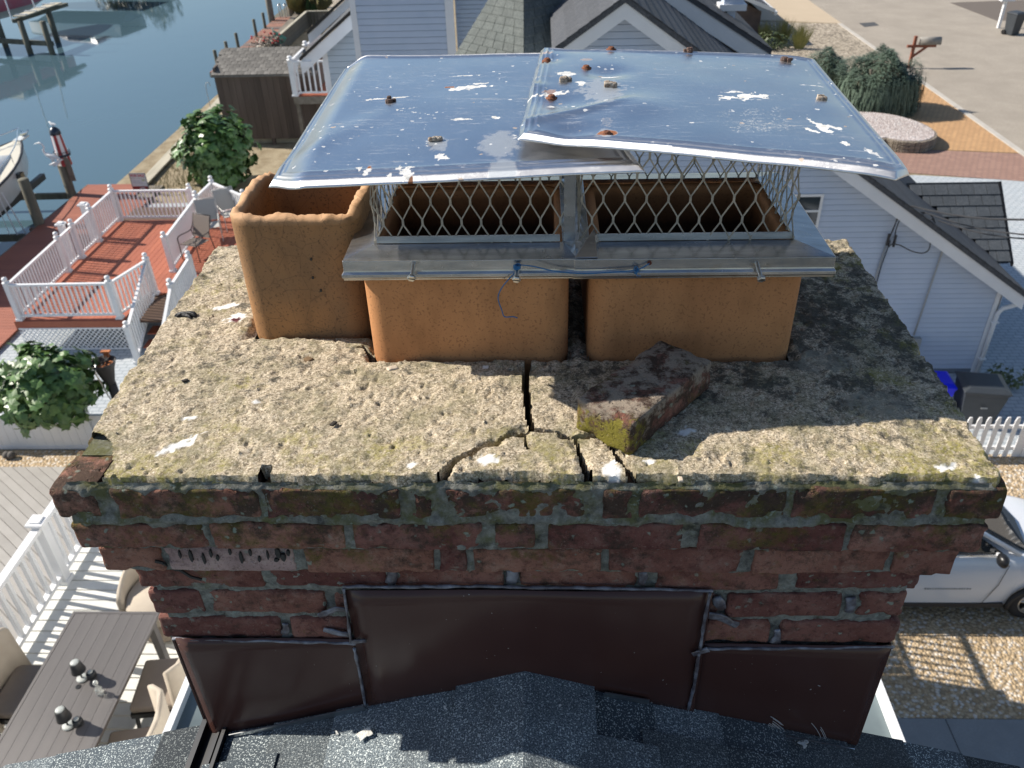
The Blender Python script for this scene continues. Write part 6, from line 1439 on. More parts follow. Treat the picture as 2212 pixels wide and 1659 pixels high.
for k, (px, py, h, lab_) in enumerate(((2085, 160, 1.25, 'small dark cone-shaped conifer in front of the ornamental grass'), (2120, 165, 1.0, 'shorter conifer right of the first one'), (2205, 165, .7, 'smallest conifer near the house eave'))):
    q = at(px/3.1015, py/3.1015, GZ); r_ = empty('conifer', (q[0], q[1], GZ), lab_, 'shrub', 'small conifers in the far yard'); m = MB(); m.tube([(q[0], q[1], GZ), (q[0], q[1], GZ+h*.8)], .03, 5); m.build('trunk', M_BARK, r_)
    mm = MB(); rs = np.random.RandomState(k)
    for i in range(420):
        t = rs.rand()**1.4; a = rs.rand()*6.28; rr = .42*(1-t)*(.7+.3*rs.rand()); x, y, z = q[0]+rr*math.cos(a), q[1]+rr*math.sin(a), GZ+.05+t*h; mm.add([(x, y, z), (x+.07, y+.03, z+.02), (x+.08*math.cos(a), y+.08*math.sin(a), z+.13)], [(0, 1, 2)])
    o = mm.build('foliage', M_CON2, r_); o['kind'] = 'stuff'
# green parasol edge
q = at(1870/3.1015, 335/3.1015, -9.3); r_ = empty('folded_parasol', tuple(q), 'pale green folded parasol leaning by the grey fence', 'parasol')
m = MB(); m.slab([(q[0]-.1, q[1], -9.4), (q[0]-.15, q[1], -8.3), (q[0]+.45, q[1]+.2, -8.75)], (0, .06, 0)); m.build('canopy', mat('sea green canvas', (.12, .38, .28), rough=.7), r_); m = MB(); m.tube([(q[0]-.1, q[1]-.04, -9.5), (q[0]-.15, q[1]-.04, -8.2)], .035, 6); m.build('pole', mat('pale mint pole', (.5, .72, .62), rough=.5), r_)
# far lift frame with ladder hoops
r_ = empty('far_boat_lift', (-16.4, 57, -9.4), 'timber boat lift frame standing over the end of the walkway', 'boat lift')
for (px, py, h) in ((1822, 140, 3.), (1955, 105, 2.6)): q = at(px/3.1015, py/3.1015, -9.4); m = MB(); m.lathe((q[0], q[1], -11), [(.2, 0), (.2, 1.6+h)], 10); m.build('piling', M_WOODG, r_, True)
m = MB(); m.bar((-17.2, 58.6, -7.6), (-15.4, 58.6, -7.6), .35, .3); m.build('cross_beam', M_CAPW, r_); m = MB(); m.b2((-17.1, 55.3, -9.75), (-15.6, 60.5, -9.5)); m.build('cradle', M_PILE, r_)
for k, px in enumerate((1878, 1916)):
    q = at(px/3.1015, 118/3.1015, -9.37); m = MB(); m.tube(smooth_path([(q[0], q[1], -9.4), (q[0]-.02, q[1]+.02, -8.75), (q[0]-.02, q[1]+.25, -8.6), (q[0]-.02, q[1]+.45, -8.8), (q[0], q[1]+.5, -9.4)], 5), .035, 6); tag(m.build('ladder_hoop', M_BOLT, None, True), ['left', 'right'][k]+' chrome ladder hoop at the walkway end', 'ladder rail', 'chrome ladder hoops')

# ============================================================ BOATS
M_HULL = mat('white gelcoat', (.66, .67, .66), (.60, .61, .60), 2, .25); M_DECKB = mat('cream boat deck', (.66, .62, .52), rough=.5); M_RUB = mat('black rub rail', (.03, .03, .035), rough=.5); M_TANH = mat('pink tan bottom paint', (.48, .38, .33), (.42, .33, .28), 2, .5); M_CHR = mat('chrome tube', (.8, .8, .8), rough=.12, metal=1)
def boat(nm, C, L, B, zk, zs, rz, label, hull=M_HULL, bottom=M_TANH, cabin=True, det=True, cab=M_HULL, hard=False):
    r_ = empty(nm, C, label, 'boat'); M3 = Matrix.Rotation(rz, 3, 'Z'); T = lambda x, y, z: Vector((C[0], C[1], 0))+M3@Vector((x, y, 0))+Vector((0, 0, z))
    ns = 15; st = []
    for k in range(ns):
        t = k/(ns-1); y = -L/2+L*t; w_ = B/2*(1-max(0, (t-.45)/.55)**2.3); kz = zk+max(0, (t-.62)/.38)**2*(zs-zk)*.85; ch = zk+.42*(zs-zk)+max(0, t-.6)**2*.9*(zs-zk); sz = zs+.18*t*t
        st.append((y, w_, kz, min(ch, sz-.1), sz))
    def half(rows, nm2, mt):
        m = MB(); V = []; F = []
        for st_ in rows: V += [T(*p) for p in st_]
        n = len(rows[0])
        for j in range(len(rows)-1):
            for k in range(n-1): F.append((j*n+k, j*n+k+1, (j+1)*n+k+1, (j+1)*n+k))
        F.append(tuple(range(n))); m.add(V, F); return m.build(nm2, mt, r_, True)
    half([[(-w_*.90, y, c), (-w_*.45, y+.0, (k_+c)/2), (0, y, k_), (w_*.45, y, (k_+c)/2), (w_*.90, y, c)] for y, w_, k_, c, s_ in st], 'hull_bottom', bottom)
    half([[(-w_, y, s_), (-w_*.98, y, (c+s_)/2), (-w_*.90, y, c)] for y, w_, k_, c, s_ in st], 'hull_side', hull); half([[(w_*.90, y, c), (w_*.98, y, (c+s_)/2), (w_, y, s_)] for y, w_, k_, c, s_ in st], 'hull_side', hull)
    m = MB()
    for s2 in (-1, 1): m.tube([T(s2*w_, y, s_) for y, w_, k_, c, s_ in st], .045, 6)
    m.build('rub_rail', M_RUB, r_, True)
    half([[(-w_, y, s_+.01), (0, y, s_+.05), (w_, y, s_+.01)] for y, w_, k_, c, s_ in st], 'deck', M_DECKB)
    if cabin:
        m = MB(); rows = []
        for t, wf, h in ((.30, .74, .62), (.42, .74, .60), (.58, .68, .52), (.66, .62, .30), (.82, .42, .20), (.90, .2, .05)):
            y = -L/2+L*t; w2 = B/2*wf; rows.append([(-w2, y, zs+.05), (-w2*.86, y-.06, zs+h), (w2*.86, y-.06, zs+h), (w2, y, zs+.05)])
        half(rows, 'cabin', cab)
        for s2 in (-1, 1):
            m = MB(); f = lambda t, wf, h: T(s2*B/2*wf, -L/2+L*t, zs+h); m.slab([f(.34, .735, .18), f(.56, .70, .18), f(.57, .655, .42), f(.34, .69, .50)], tuple(M3@Vector((s2*.02, 0, 0)))); m.build('window', CACHE['dwg'], r_)
        m = MB(); m.slab([T(-B*.27, -L/2+L*.585, zs+.50), T(B*.27, -L/2+L*.585, zs+.50), T(B*.25, -L/2+L*.645, zs+.33), T(-B*.25, -L/2+L*.645, zs+.33)], (0, 0, .03)); m.build('windshield', CACHE['dwg'], r_)
        m = MB(); a = T(B*.43, -L/2+L*.72, zs-.16); m.b2((a.x-.08, a.y-.1, a.z-.06), (a.x+.10, a.y+.12, a.z+.10)); m.build('porthole', CACHE['dwg'], r_)
    if hard:
        m = MB(); m.slab([T(-B*.42, -L/2+.6, zs+1.75), T(B*.42, -L/2+.6, zs+1.75), T(B*.38, -L/2+L*.52, zs+1.75), T(-B*.38, -L/2+L*.52, zs+1.75)], (0, 0, .09)); m.build('hardtop', M_HULL, r_)
        for s2 in (-1, 1):
            m = MB(); m.slab([T(s2*B*.44, -L/2+1., zs+.1), T(s2*B*.44, -L/2+L*.54, zs+.1), T(s2*B*.38, -L/2+L*.48, zs+1.75), T(s2*B*.38, -L/2+1.2, zs+1.75)], tuple(M3@Vector((s2*.02, 0, 0)))); m.build('side_curtain', M_HULL, r_)
    if det:
        for s2 in (-1, 1):
            P = [T(s2*B/2*(1-max(0, (t-.45)/.55)**2.3)*.92, -L/2+L*t, zs+.18*t*t+.02+(.34 if .5 < t else .0)) for t in (.45, .52, .65, .78, .9, .98)]; P.append(T(0, L/2+.12, zs+.55)); m = MB(); m.tube(smooth_path(P, 4), .018, 6); m.build('bow_rail', M_CHR, r_, True)
            for t in (.6, .75, .9): m = MB(); x = s2*B/2*(1-max(0, (t-.45)/.55)**2.3)*.92; m.tube([T(x, -L/2+L*t, zs+.1), T(x, -L/2+L*t, zs+.47)], .012, 5); m.build('rail_post', M_CHR, r_)
        m = MB(); m.box(T(0, L/2+.02, zs+.20), (.28, .62, .06), rz); m.build('pulpit', M_HULL, r_); m = MB(); m.tube([T(0, L/2+.1, zs+.30), T(0, L/2+.42, zs+.26)], .05, 6); m.tube([T(-.14, L/2+.38, zs+.38), T(0, L/2+.42, zs+.2), T(.14, L/2+.38, zs+.38)], .03, 5); m.build('anchor', M_CHR, r_)
    return r_
boat('cabin_cruiser', (-18.10, 22.6, -9.6), 9.9, 2.75, -9.62, -8.38, R(2), 'white cabin cruiser with chrome bow rail hanging on the near lift', hard=True)
boat('red_boat', (-34.0, 55.2, -9), 9., 2.8, -9.1, -7.6, R(-14), 'faded red hull boat on the far lift at the top left corner', mat('faded red hull', (.42, .09, .13), (.36, .14, .18), 2, .4), mat('pale antifoul', (.50, .45, .45), rough=.6), cabin=True, det=False)
boat('white_motor_yacht', (-35.4, 66.5, -10), 9., 3.4, -9.95, -8.5, R(80), 'white motor yacht whose hull bottom shows at the very top left', mat('grey white hull', (.62, .64, .64), rough=.3), M_RUB, True, False)
# near lift
lf = empty('boat_lift', (-17, 23, -9.8), 'timber and cable lift cradle under the near cabin cruiser', 'boat lift')
m = MB(); m.bar((-19.5, 22.75, -9.85), (-15.9, 22.95, -9.85), .14, .2); m.build('cross_beam', M_PILE, lf); m = MB(); m.bar((-19.5, 26.3, -9.85), (-16.6, 26.4, -9.85), .14, .2); m.build('cross_beam', M_PILE, lf)
for x in (-17.15,): m = MB(); m.bar((x, 20, -9.35), (x-.45, 27.0, -9.35), .16, .2); m.build('bunk', M_RUB, lf)
m = MB(); m.bar((-16.3, 22.9, -9.8), (-16.4, 19.2, -10.6), .10); m.build('brace', M_PILE, lf); m = MB(); m.bar((-15.98, 22.95, -9.95), (-15.98, 22.95, -9.55), .14); m.build('bracket', mat('rust brown bracket', (.20, .11, .07), rough=.9), lf)
for a, b in (((-16.5, 22.9, -9.8), (-16.9, 23.2, -7.9)), ((-16.75, 22.9, -9.8), (-17.0, 23.2, -7.9)), ((-16.2, 22.9, -9.8), (-16.55, 23.0, -8.4))): m = MB(); m.tube([a, b], .022 if a[0] > -16.6 else .012, 5); m.build('cable', M_TRIM, lf)
# far lift
fl = empty('far_lift', (-31, 52, -9.8), 'dark timber boat lift with ladder-like deck and reflection at top left', 'boat lift')
for k, (x, y) in enumerate(((-30.6, 50.6), (-29.1, 50.3), (-33.2, 52.6), (-30.4, 53.6))): m = MB(); m.lathe((x, y, -11.5), [(.17, 0), (.17, 3.0)], 10); m.build('piling', M_PILE, fl, True)
m = MB(); m.bar((-34.5, 52.0, -9.75), (-28.9, 50.3, -9.75), .22, .25); m.build('cross_beam', M_PILE, fl); m = MB(); m.bar((-30.9, 50.5, -8.5), (-30.2, 55.6, -8.5), .25, .2); m.build('side_beam', M_PILE, fl)
m = MB(); m.slab([(-30.95, 50.6, -8.3), (-30.25, 50.6, -8.3), (-30.0, 54.8, -8.3), (-30.7, 54.8, -8.3)], (0, 0, .06)); m.build('plank_walk', M_CAPW, fl)
for k in range(4): y = 50.9+k*1.1; m = MB(); m.bar((-30.95, y, -8.22), (-30.2, y, -8.22), .07); m.build('cleat', M_TRIM, fl)
for a, b in (((-31.1, 50.7, -8.6), (-31.9, 52., -5.2)), ((-30.9, 53.2, -8.4), (-31.6, 54, -5.5))): m = MB(); m.tube([a, b], .04, 5); m.build('guide_pole', M_TRIM, fl)
# trees on the far bank (seen as reflections)
M_TREE = mk_leaf('bank tree leaf', (.05, .07, .02), (.10, .11, .035))
for k, (x, y, h, lab_) in enumerate(((-47.5, 101, 7.5, 'leafy tree on the far bank, left one, mirrored in the canal'), (-43, 99, 6.4, 'leafy tree on the far bank, right one, mirrored in the canal'))):
    r_ = empty('bank_tree', (x, y, -9.3), lab_, 'tree', 'trees mirrored in the canal'); m = MB(); m.tube([(x, y, -9.4), (x+.2, y, -9.4+h*.45), (x, y, -9.4+h*.8)], [.35, .25, .08], 8); m.build('trunk', M_BARK, r_, True); foliage('f', r_, (x, y, -9.4+h*.55), (h*.38, h*.35, h*.48), 1800, 'x', .5, M_TREE, 20+k, 0, .35, .35)

# ============================================================ RIGHT SIDE
# picket fence
pk = empty('picket_fence', (8.6, 11.56, GZ), 'white vinyl picket fence at the right edge between gravel drive and blue patio', 'fence')
pic = MB(); pic.add([(-.042, -.011, 0), (.042, -.011, 0), (.042, -.011, .84), (.022, -.011, .92), (-.022, -.011, .92), (-.042, -.011, .84)]+[(-.042, .011, 0), (.042, .011, 0), (.042, .011, .84), (.022, .011, .92), (-.022, .011, .92), (-.042, .011, .84)], [(0, 1, 2, 3, 4, 5), (11, 10, 9, 8, 7, 6)]+[(i, i+6, (i+1) % 6+6, (i+1) % 6) for i in range(6)])
pme = pic.mesh('picket', M_WHITE)
for k in range(30): inst('picket', pme, pk, (7.0+k*.172, 11.56, GZ+.02))
for z in (.16, .66): m = MB(); m.b2((6.9, 11.575, GZ+z), (12.8, 11.61, GZ+z+.075)); m.build('rail', M_WHITE, pk)
for x in (6.9, 9.0, 11.2): m = MB(); m.b2((x-.055, 11.57, GZ), (x+.055, 11.68, GZ+.9)); m.build('post', M_WHITE, pk)
flat('blue_patio', [(4.5, 11.64), (40, 11.64), (40, 14.4), (4.5, 14.4)], 3, M_PAVL)
# bins
M_BIN = mat('dark charcoal plastic', (.035, .042, .050), (.045, .052, .06), 4, .45); M_BLUE = mat('vivid blue plastic', (.003, .01, .75), rough=.4)
def bin_(nm, c, rz, label, s=1., mt=M_BIN, cat='bin', h=1.0, w_=.60, d_=.66):
    r_ = empty(nm, c, label, cat); M3 = Matrix.Rotation(rz, 3, 'Z'); T = lambda x, y, z: Vector(c)+M3@(Vector((x, y, z))*s)
    m = MB(); V = []
    for f, z in ((.74, .04), (.80, .3), (.95, h-.12), (.95, h-.04), (1.0, h-.04), (1.0, h)):
        V += [T(sx*w_/2*f, sy*d_/2*f, z) for sx, sy in ((-1, -1), (1, -1), (1, 1), (-1, 1))]
    m.add(V, [(j*4+k, j*4+(k+1) % 4, (j+1)*4+(k+1) % 4, (j+1)*4+k) for j in range(5) for k in range(4)]+[(3, 2, 1, 0)]); o = m.build('body', mt, r_); bevel(o, .02*s, 2)
    m = MB(); V = [T(sx*w_*.53, sy*d_*.53, h+.002) for sx, sy in ((-1, -1), (1, -1), (1, 1), (-1, 1))]+[T(sx*w_*.53, sy*d_*.53, h+.03) for sx, sy in ((-1, -1), (1, -1), (1, 1), (-1, 1))]+[T(sx*w_*.38, sy*d_*.38, h+.09) for sx, sy in ((-1, -1), (1, -1), (1, 1), (-1, 1))]
    m.add(V, [(3, 2, 1, 0)]+[(j*4+k, j*4+(k+1) % 4, (j+1)*4+(k+1) % 4, (j+1)*4+k) for j in range(2) for k in range(4)]+[(8, 9, 10, 11)]); o = m.build('lid', mt, r_); bevel(o, .012*s, 2)
    for sx in (-1, 1): m = MB(); a = T(sx*w_*.46, d_*.36, .12); m.tube([a-M3@Vector((.03, 0, 0)), a+M3@Vector((.03, 0, 0))], .12*s, 14); m.build('wheel', M_BLK, r_)
    m = MB(); m.tube([T(-w_*.4, d_*.56, h-.02), T(w_*.4, d_*.56, h-.02)], .018, 6); m.build('handle', mt, r_); return r_
b1 = bin_('wheelie_bin', (8.60, 12.75, GZ), R(-8), 'large dark wheeled bin beside the blue one at the house corner', .95, h=.90, w_=.86, d_=.74)
m = MB(); m.slab([(8.50, 12.40, -8.98), (8.62, 12.39, -8.98), (8.62, 12.39, -8.95), (8.50, 12.40, -8.95)], (0, -.01, 0)); o = m.build('emblem', M_CON, b1)
bin_('blue_bin', (7.86, 12.95, GZ), R(-4), 'vivid blue bin half hidden by the chimney crown', .9, M_BLUE, h=.90, w_=.5)
q = at((2900+2110/1.954)/1.8228, 268/1.954/1.8228, GZ); bin_('far_bin', tuple(q), R(20), 'dark wheeled bin standing alone on the road side at top right', 1.05)
r_ = empty('white_mailbox', (q[0]+.1, q[1]+1.6, GZ), 'white mailbox on a post behind the far bin', 'mailbox'); m = MB(); m.b2((q[0]+.0, q[1]+1.55, GZ), (q[0]+.14, q[1]+1.7, -8.1)); m.build('post', M_WHITE, r_); m = MB(); m.b2((q[0]-.25, q[1]+1.4, -8.12), (q[0]+.45, q[1]+1.75, -7.85)); m.build('box', M_WHITE, r_)
# small shrub by the downspout
r_ = empty('leafy_plant', (9.75, 13.9, GZ), 'small leafy plant by the foot of the downspout', 'plant'); foliage('f', r_, (9.75, 13.9, GZ+.22), (.36, .3, .26), 160, 'x', .13, M_GRN, 30, 0)
# mailbox on the corner
q = at((2900+1325/1.954)/1.8228, 525/1.954/1.8228, GZ); r_ = empty('mailbox', tuple(q), 'grey mailbox on a rust-red wooden post with diagonal brace', 'mailbox'); M_RW = mat('rust red wood', (.26, .09, .05), (.20, .07, .04), 6, .8)
m = MB(); m.bar((q[0], q[1], GZ), (q[0], q[1], GZ+1.42), .12); m.build('post', M_RW, r_); m = MB(); m.bar((q[0]-.3, q[1], GZ+.98), (q[0]+1.0, q[1], GZ+.98), .11); m.build('arm', M_RW, r_); m = MB(); m.bar((q[0]+.02, q[1], GZ+.5), (q[0]+.6, q[1], GZ+.95), .09); m.build('brace', M_RW, r_)
m = MB(); P = []
for x in (.22, 1.15): P += [(q[0]+x, q[1]+.16*math.cos(t)*1.0, GZ+1.05+(.0 if k in (0, 6) else .14+.18*math.sin(t))) for k, t in enumerate(np.linspace(0, math.pi, 7))]
m.add(P, [(k, k+1, k+8, k+7) for k in range(6)]+[(6, 0, 7, 13), tuple(range(6, -1, -1)), tuple(range(7, 14))]); m.build('box', mat('weathered grey mailbox', (.30, .28, .25), (.22, .21, .19), 8, .6), r_, True)
# weeping junipers
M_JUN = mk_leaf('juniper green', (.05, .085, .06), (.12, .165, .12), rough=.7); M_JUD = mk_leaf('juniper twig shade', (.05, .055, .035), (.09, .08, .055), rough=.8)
def juniper(c, rad, n, label, seed):
    r_ = empty('weeping_juniper', (c[0], c[1], GZ), label, 'shrub', 'weeping junipers at the drive corner'); rs = np.random.RandomState(seed)
    m = MB(); V = []
    for k in range(n):
        a = rs.rand()*6.28; rr = rs.rand()**.5; x, y = rr*math.cos(a), rr*math.sin(a); lum = .16*fbm([[x*2.6, y*2.6, seed]], seed, 3)[0]
        ztop = rad[2]*(1-.42*rr**2.4+lum); px, py = c[0]+x*rad[0]*(1+lum), c[1]+y*rad[1]*(1+lum); top = rs.rand() < .5
        if top: z = GZ+ztop-rs.rand()*.18; L = rs.uniform(.10, .2); o = np.array([rs.normal()*.10, rs.normal()*.10, .02-rs.rand()*.08])
        else: rr2 = .80+.24*rs.rand(); px, py = c[0]+math.cos(a)*rad[0]*rr2*(1+lum*.8), c[1]+math.sin(a)*rad[1]*rr2*(1+lum*.8); z = GZ+ztop*(.62)*rs.rand()**.7+.1; L = rs.uniform(.2, .42); o = np.array([math.cos(a)*.05, math.sin(a)*.05, -L])
        s_ = .028; p = np.array([px, py, z]); pr = np.array([-math.sin(a), math.cos(a), 0])*s_
        m.add([p-pr, p+pr, p+o+pr*.3, p+o*1.15], [(0, 1, 2, 3)]); 
    o = m.build('foliage', M_JUN, r_); o['kind'] = 'stuff'
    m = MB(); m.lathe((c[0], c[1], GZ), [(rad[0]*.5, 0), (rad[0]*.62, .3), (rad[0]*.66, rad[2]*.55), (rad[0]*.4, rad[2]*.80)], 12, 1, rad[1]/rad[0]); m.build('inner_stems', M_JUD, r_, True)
    for k in range(5): a = k*1.3; m = MB(); m.tube([(c[0]+.1*math.cos(a), c[1]+.1*math.sin(a), GZ), (c[0]+rad[0]*.6*math.cos(a), c[1]+rad[1]*.6*math.sin(a), GZ+rad[2]*.8)], .05, 5); m.build('trunk', M_BARK, r_, True)
juniper((13.45, 33.6), (1.55, 1.25, 2.15), 16000, 'large dark weeping juniper over the stone planter', 3); juniper((12.45, 37.2), (.8, .9, 1.5), 5000, 'smaller round juniper behind and left of the large one', 4)
m = MB(); m.b2((11.2, 38.4, GZ), (13.1, 39.2, GZ+.05)); m.build('stepping', M_KERB); bpy.data.objects['stepping'].name = 'stone_slab'; tag(bpy.data.objects['stone_slab'], 'pale flat stone slab beside the smaller juniper', 'stone slab')
# planter
pl = empty('planter_bed', (13, 30, GZ), 'raised kidney-shaped stone planter filled with pale pebbles', 'planter')
ptz = [(10.9, 31.9), (12.2, 32.0), (13.3, 31.6), (14.0, 30.6), (14.15, 29.6), (13.9, 28.9), (13.3, 28.5), (12.6, 28.6), (12.25, 28.9), (11.9, 28.75), (11.2, 28.6), (10.7, 29.5)]
sp_ = [tuple(p)[:2] for p in smooth_path([(x, y, 0) for x, y in ptz+[ptz[0]]], 4)[:-1]]
n = len(sp_)
for i in range(0, n, 1):
    a, b = Vector((*sp_[i], 0)), Vector((*sp_[(i+1) % n], 0)); d = (b-a); L = d.length; c_ = (a+b)/2
    for r2 in range(3): m = CACHE.setdefault('st%d' % (i % 4), rbox(1., .14, .2, 3, 2, 2, .03, .012, 600+i % 4).mesh('stone', mat('brown planter stone', (.20, .165, .13), (.28, .24, .19), 5, .9, rnd=.15))); o = inst('stone', m, pl, (c_.x, c_.y, GZ+.07+r2*.135), (0, 0, math.atan2(d.y, d.x)), (L*1.03, 1, .95))
m = MB(); m.prism(sp_, GZ+.2, GZ+.43); m.build('pebbles', mk_gravel('pinkish white pebbles', (.42, .35, .33), (.66, .58, .55), (.75, .72, .70), 18), pl)
# shrubs by the brown wall
for k, (px, py, s_) in enumerate(((1372, 285, .9), (1490, 295, 1.1), (1610, 325, 1.1))):
    q = at((2200+px/1.7015)/1.8228, py/1.7015/1.8228, GZ); r_ = empty('grass_clump', (q[0], q[1], GZ), ['yellow-green grass clump nearest the brown wall', 'middle yellow-green grass clump', 'yellow-green grass clump farthest from the brown wall'][k], 'plant', 'grass clumps by the brown wall'); m = MB(); rs = np.random.RandomState(40+k)
    for i in range(320): a = rs.rand()*6.28; rr = rs.rand()*.45*s_; h = rs.uniform(.5, 1.25)*s_; x, y = q[0]+math.cos(a)*rr*.4, q[1]+math.sin(a)*rr*.4; m.add([(x-.02, y, GZ), (x+.02, y, GZ), (x+math.cos(a)*rr, y+math.sin(a)*rr, GZ+h)], [(0, 1, 2)])
    o = m.build('blades', mk_leaf('yellow green blade', (.20, .21, .07), (.30, .28, .11), rough=.8) if k == 0 else bpy.data.materials['yellow green blade'], r_); o['kind'] = 'stuff'
q = at((2200+1420/1.7015)/1.8228, 330/1.7015/1.8228, GZ); r_ = empty('low_shrub', (q[0], q[1], GZ), 'low dark shrub at the edge of the steel lid', 'shrub'); foliage('f', r_, (q[0], q[1], GZ+.4), (1.0, .6, .5), 500, 'x', .15, M_GRN, 33)
# brown house
bh = empty('brown_house', (7, 50, GZ), 'brown-sided house with white gutters behind the blue-grey one', 'house')
M_BRW = mat('brown wood siding', (.075, .055, .05), (.10, .075, .065), 4, .8, rnd=.08)
for k in range(9): z = GZ-.1+k*.18; m = MB(); m.slab([(3, 45.88, z), (11.35, 45.88, z), (11.35, 45.9, z+.18), (3, 45.9, z+.18)], (0, .05, 0)); m.build('siding_board', M_BRW, bh)
m = MB(); m.b2((11.25, 45.95, GZ), (11.38, 58, -8.05)); m.build('side_wall', M_BRW, bh)
m = MB(); m.slab([(11.93, 45.5, -7.97), (11.93, 58.3, -7.97), (7.6, 58.3, -6.3), (7.6, 45.5, -6.3)], (0, 0, .1)); m.build('roof_slope', M_SLATE, bh)
m = MB(); m.slab([(3.2, 45.5, -7.97), (3.2, 58.3, -7.97), (7.6, 58.3, -6.3), (7.6, 45.5, -6.3)], (0, 0, .1)); m.build('roof_slope', M_SLATE, bh)
m = MB(); m.slab([(3, 45.9, -8.0), (11.4, 45.9, -8.0), (7.6, 45.9, -6.4)], (0, .05, 0)); m.build('gable_wall', M_BRW, bh)
m = MB(); m.b2((11.93, 45.4, -8.08), (12.07, 58.4, -7.92)); m.build('gutter', M_TRIM, bh)
m = MB(); m.slab([(11.95, 45.42, -7.98), (7.6, 45.42, -6.3), (7.6, 45.42, -6.12), (11.95, 45.42, -7.8)], (0, .05, 0)); m.build('rake_fascia', M_TRIM, bh)
r_ = empty('white_dormer', (4.9, 22.5, -3), 'small white box vent on the dark roof near the top of the picture', 'roof vent'); a = aty((2200+1160/1.7015)/1.8228, 50/1.7015/1.8228, 20)
m = MB(); m.b2((a[0]-.30, 19.9, a[2]-.06), (a[0]+.32, 20.3, a[2]+.08)); m.build('sill', M_TRIM, r_); m = MB(); m.b2((a[0]-.20, 19.95, a[2]+.08), (a[0]+.25, 20.3, a[2]+.6)); m.build('vent_box', M_SID, r_); m = MB(); m.b2((a[0]-.1, 20, a[2]-2), (a[0]+.1, 20.2, a[2]-.06)); m.build('stem', M_SID, r_)

# ============================================================ FEEDER / FIRE BOWL ON A POST
q = at(222, 782, -7.75); fb = empty('fire_bowl', (q[0], q[1], GZ), 'rusty orange and black cone-shaped fire bowl on a stand beside the near fig tree', 'fire bowl')
M_RUST = mat('bright rust', (.50, .18, .06), (.30, .10, .04), 14, .8, bs=.4, bsc=60); M_IRON = mat('black iron', (.035, .034, .034), (.06, .05, .045), 9, .6)
bx_, by_, bz_ = q; S2 = .235
m = MB(); m.lathe((bx_, by_, bz_-.55), [(.09, 0), (.10, .10), (.17, .38), (S2, .55), (S2+.012, .56), (S2-.008, .565), (.15, .42), (.05, .30)], 24); m.build('cone', M_IRON, fb, True)
m = MB(); m.lathe((bx_, by_, bz_-.17), [(.02, 0), (.168, .02), (.2, .09), (.17, .1)], 20); m.build('rusty_liner', M_RUST, fb, True)
m = MB(); m.tube([(bx_, by_, GZ), (bx_+.02, by_, bz_-.5)], .09, 12); m.build('post', M_IRON, fb, True)
m = MB(); m.b2((bx_-.09, by_+.16, bz_+.10), (bx_+.09, by_+.24, bz_+.13)); m.b2((bx_-.05, by_+.18, bz_-.02), (bx_+.05, by_+.22, bz_+.11)); m.build('top_bracket', M_RUST, fb)
m = MB(); m.tube([(bx_-.06, by_-.15, bz_+.05), (bx_-.07, by_-.24, bz_-.1), (bx_-.03, by_-.16, bz_-.7), (bx_+.03, by_-.1, bz_-1.0)], .014, 6); m.build('side_rod', M_BOLT, fb, True)
for k in range(7): a = k*.9; m = MB(); m.tube([(bx_+.1*math.cos(a), by_+.1*math.sin(a)+.04, bz_-.05), (bx_+.1*math.cos(a+2.3), by_+.1*math.sin(a+2.3)+.05, bz_+.04)], .012, 5); m.build('charred_stick', M_IRON, fb)
# bush at fence foot (left edge)
r_ = empty('stone_ball_pair', (-10.9, 11.6, GZ), 'two dark rounded stones by the fence foot at the left edge', 'stones'); 
for dx in (0, .14): m = MB(); q = at(15+dx*70, 985, GZ+.06); m.lathe((q[0], q[1], GZ+.0), [(.03, 0), (.075, .05), (.08, .1), (.04, .15)], 10); m.build('stone', mat('dark stone', (.12, .11, .10), rough=.9) if dx == 0 else bpy.data.materials['dark stone'], r_, True)

# ============================================================ CAR
car = empty('white_car', (6.3, 8.5, GZ), 'white car parked on the gravel, front to the right', 'car')
M_CP = mat('white car paint', (.72, .74, .77), rough=.22, spec=.6); M_GLC, N, S = nodes('car glass'); S('Base Color', (.02, .025, .03, 1)); S('Roughness', .05); S('Specular IOR Level', .9)
M_TYR = mat('tyre rubber', (.025, .025, .027), rough=.85); M_RIM = mat('alloy rim', (.62, .63, .64), rough=.3, metal=.9); M_CLAD = mat('black plastic cladding', (.03, .03, .032), rough=.6)
ys, ye = 7.66, 9.26; zs_ = -9.18
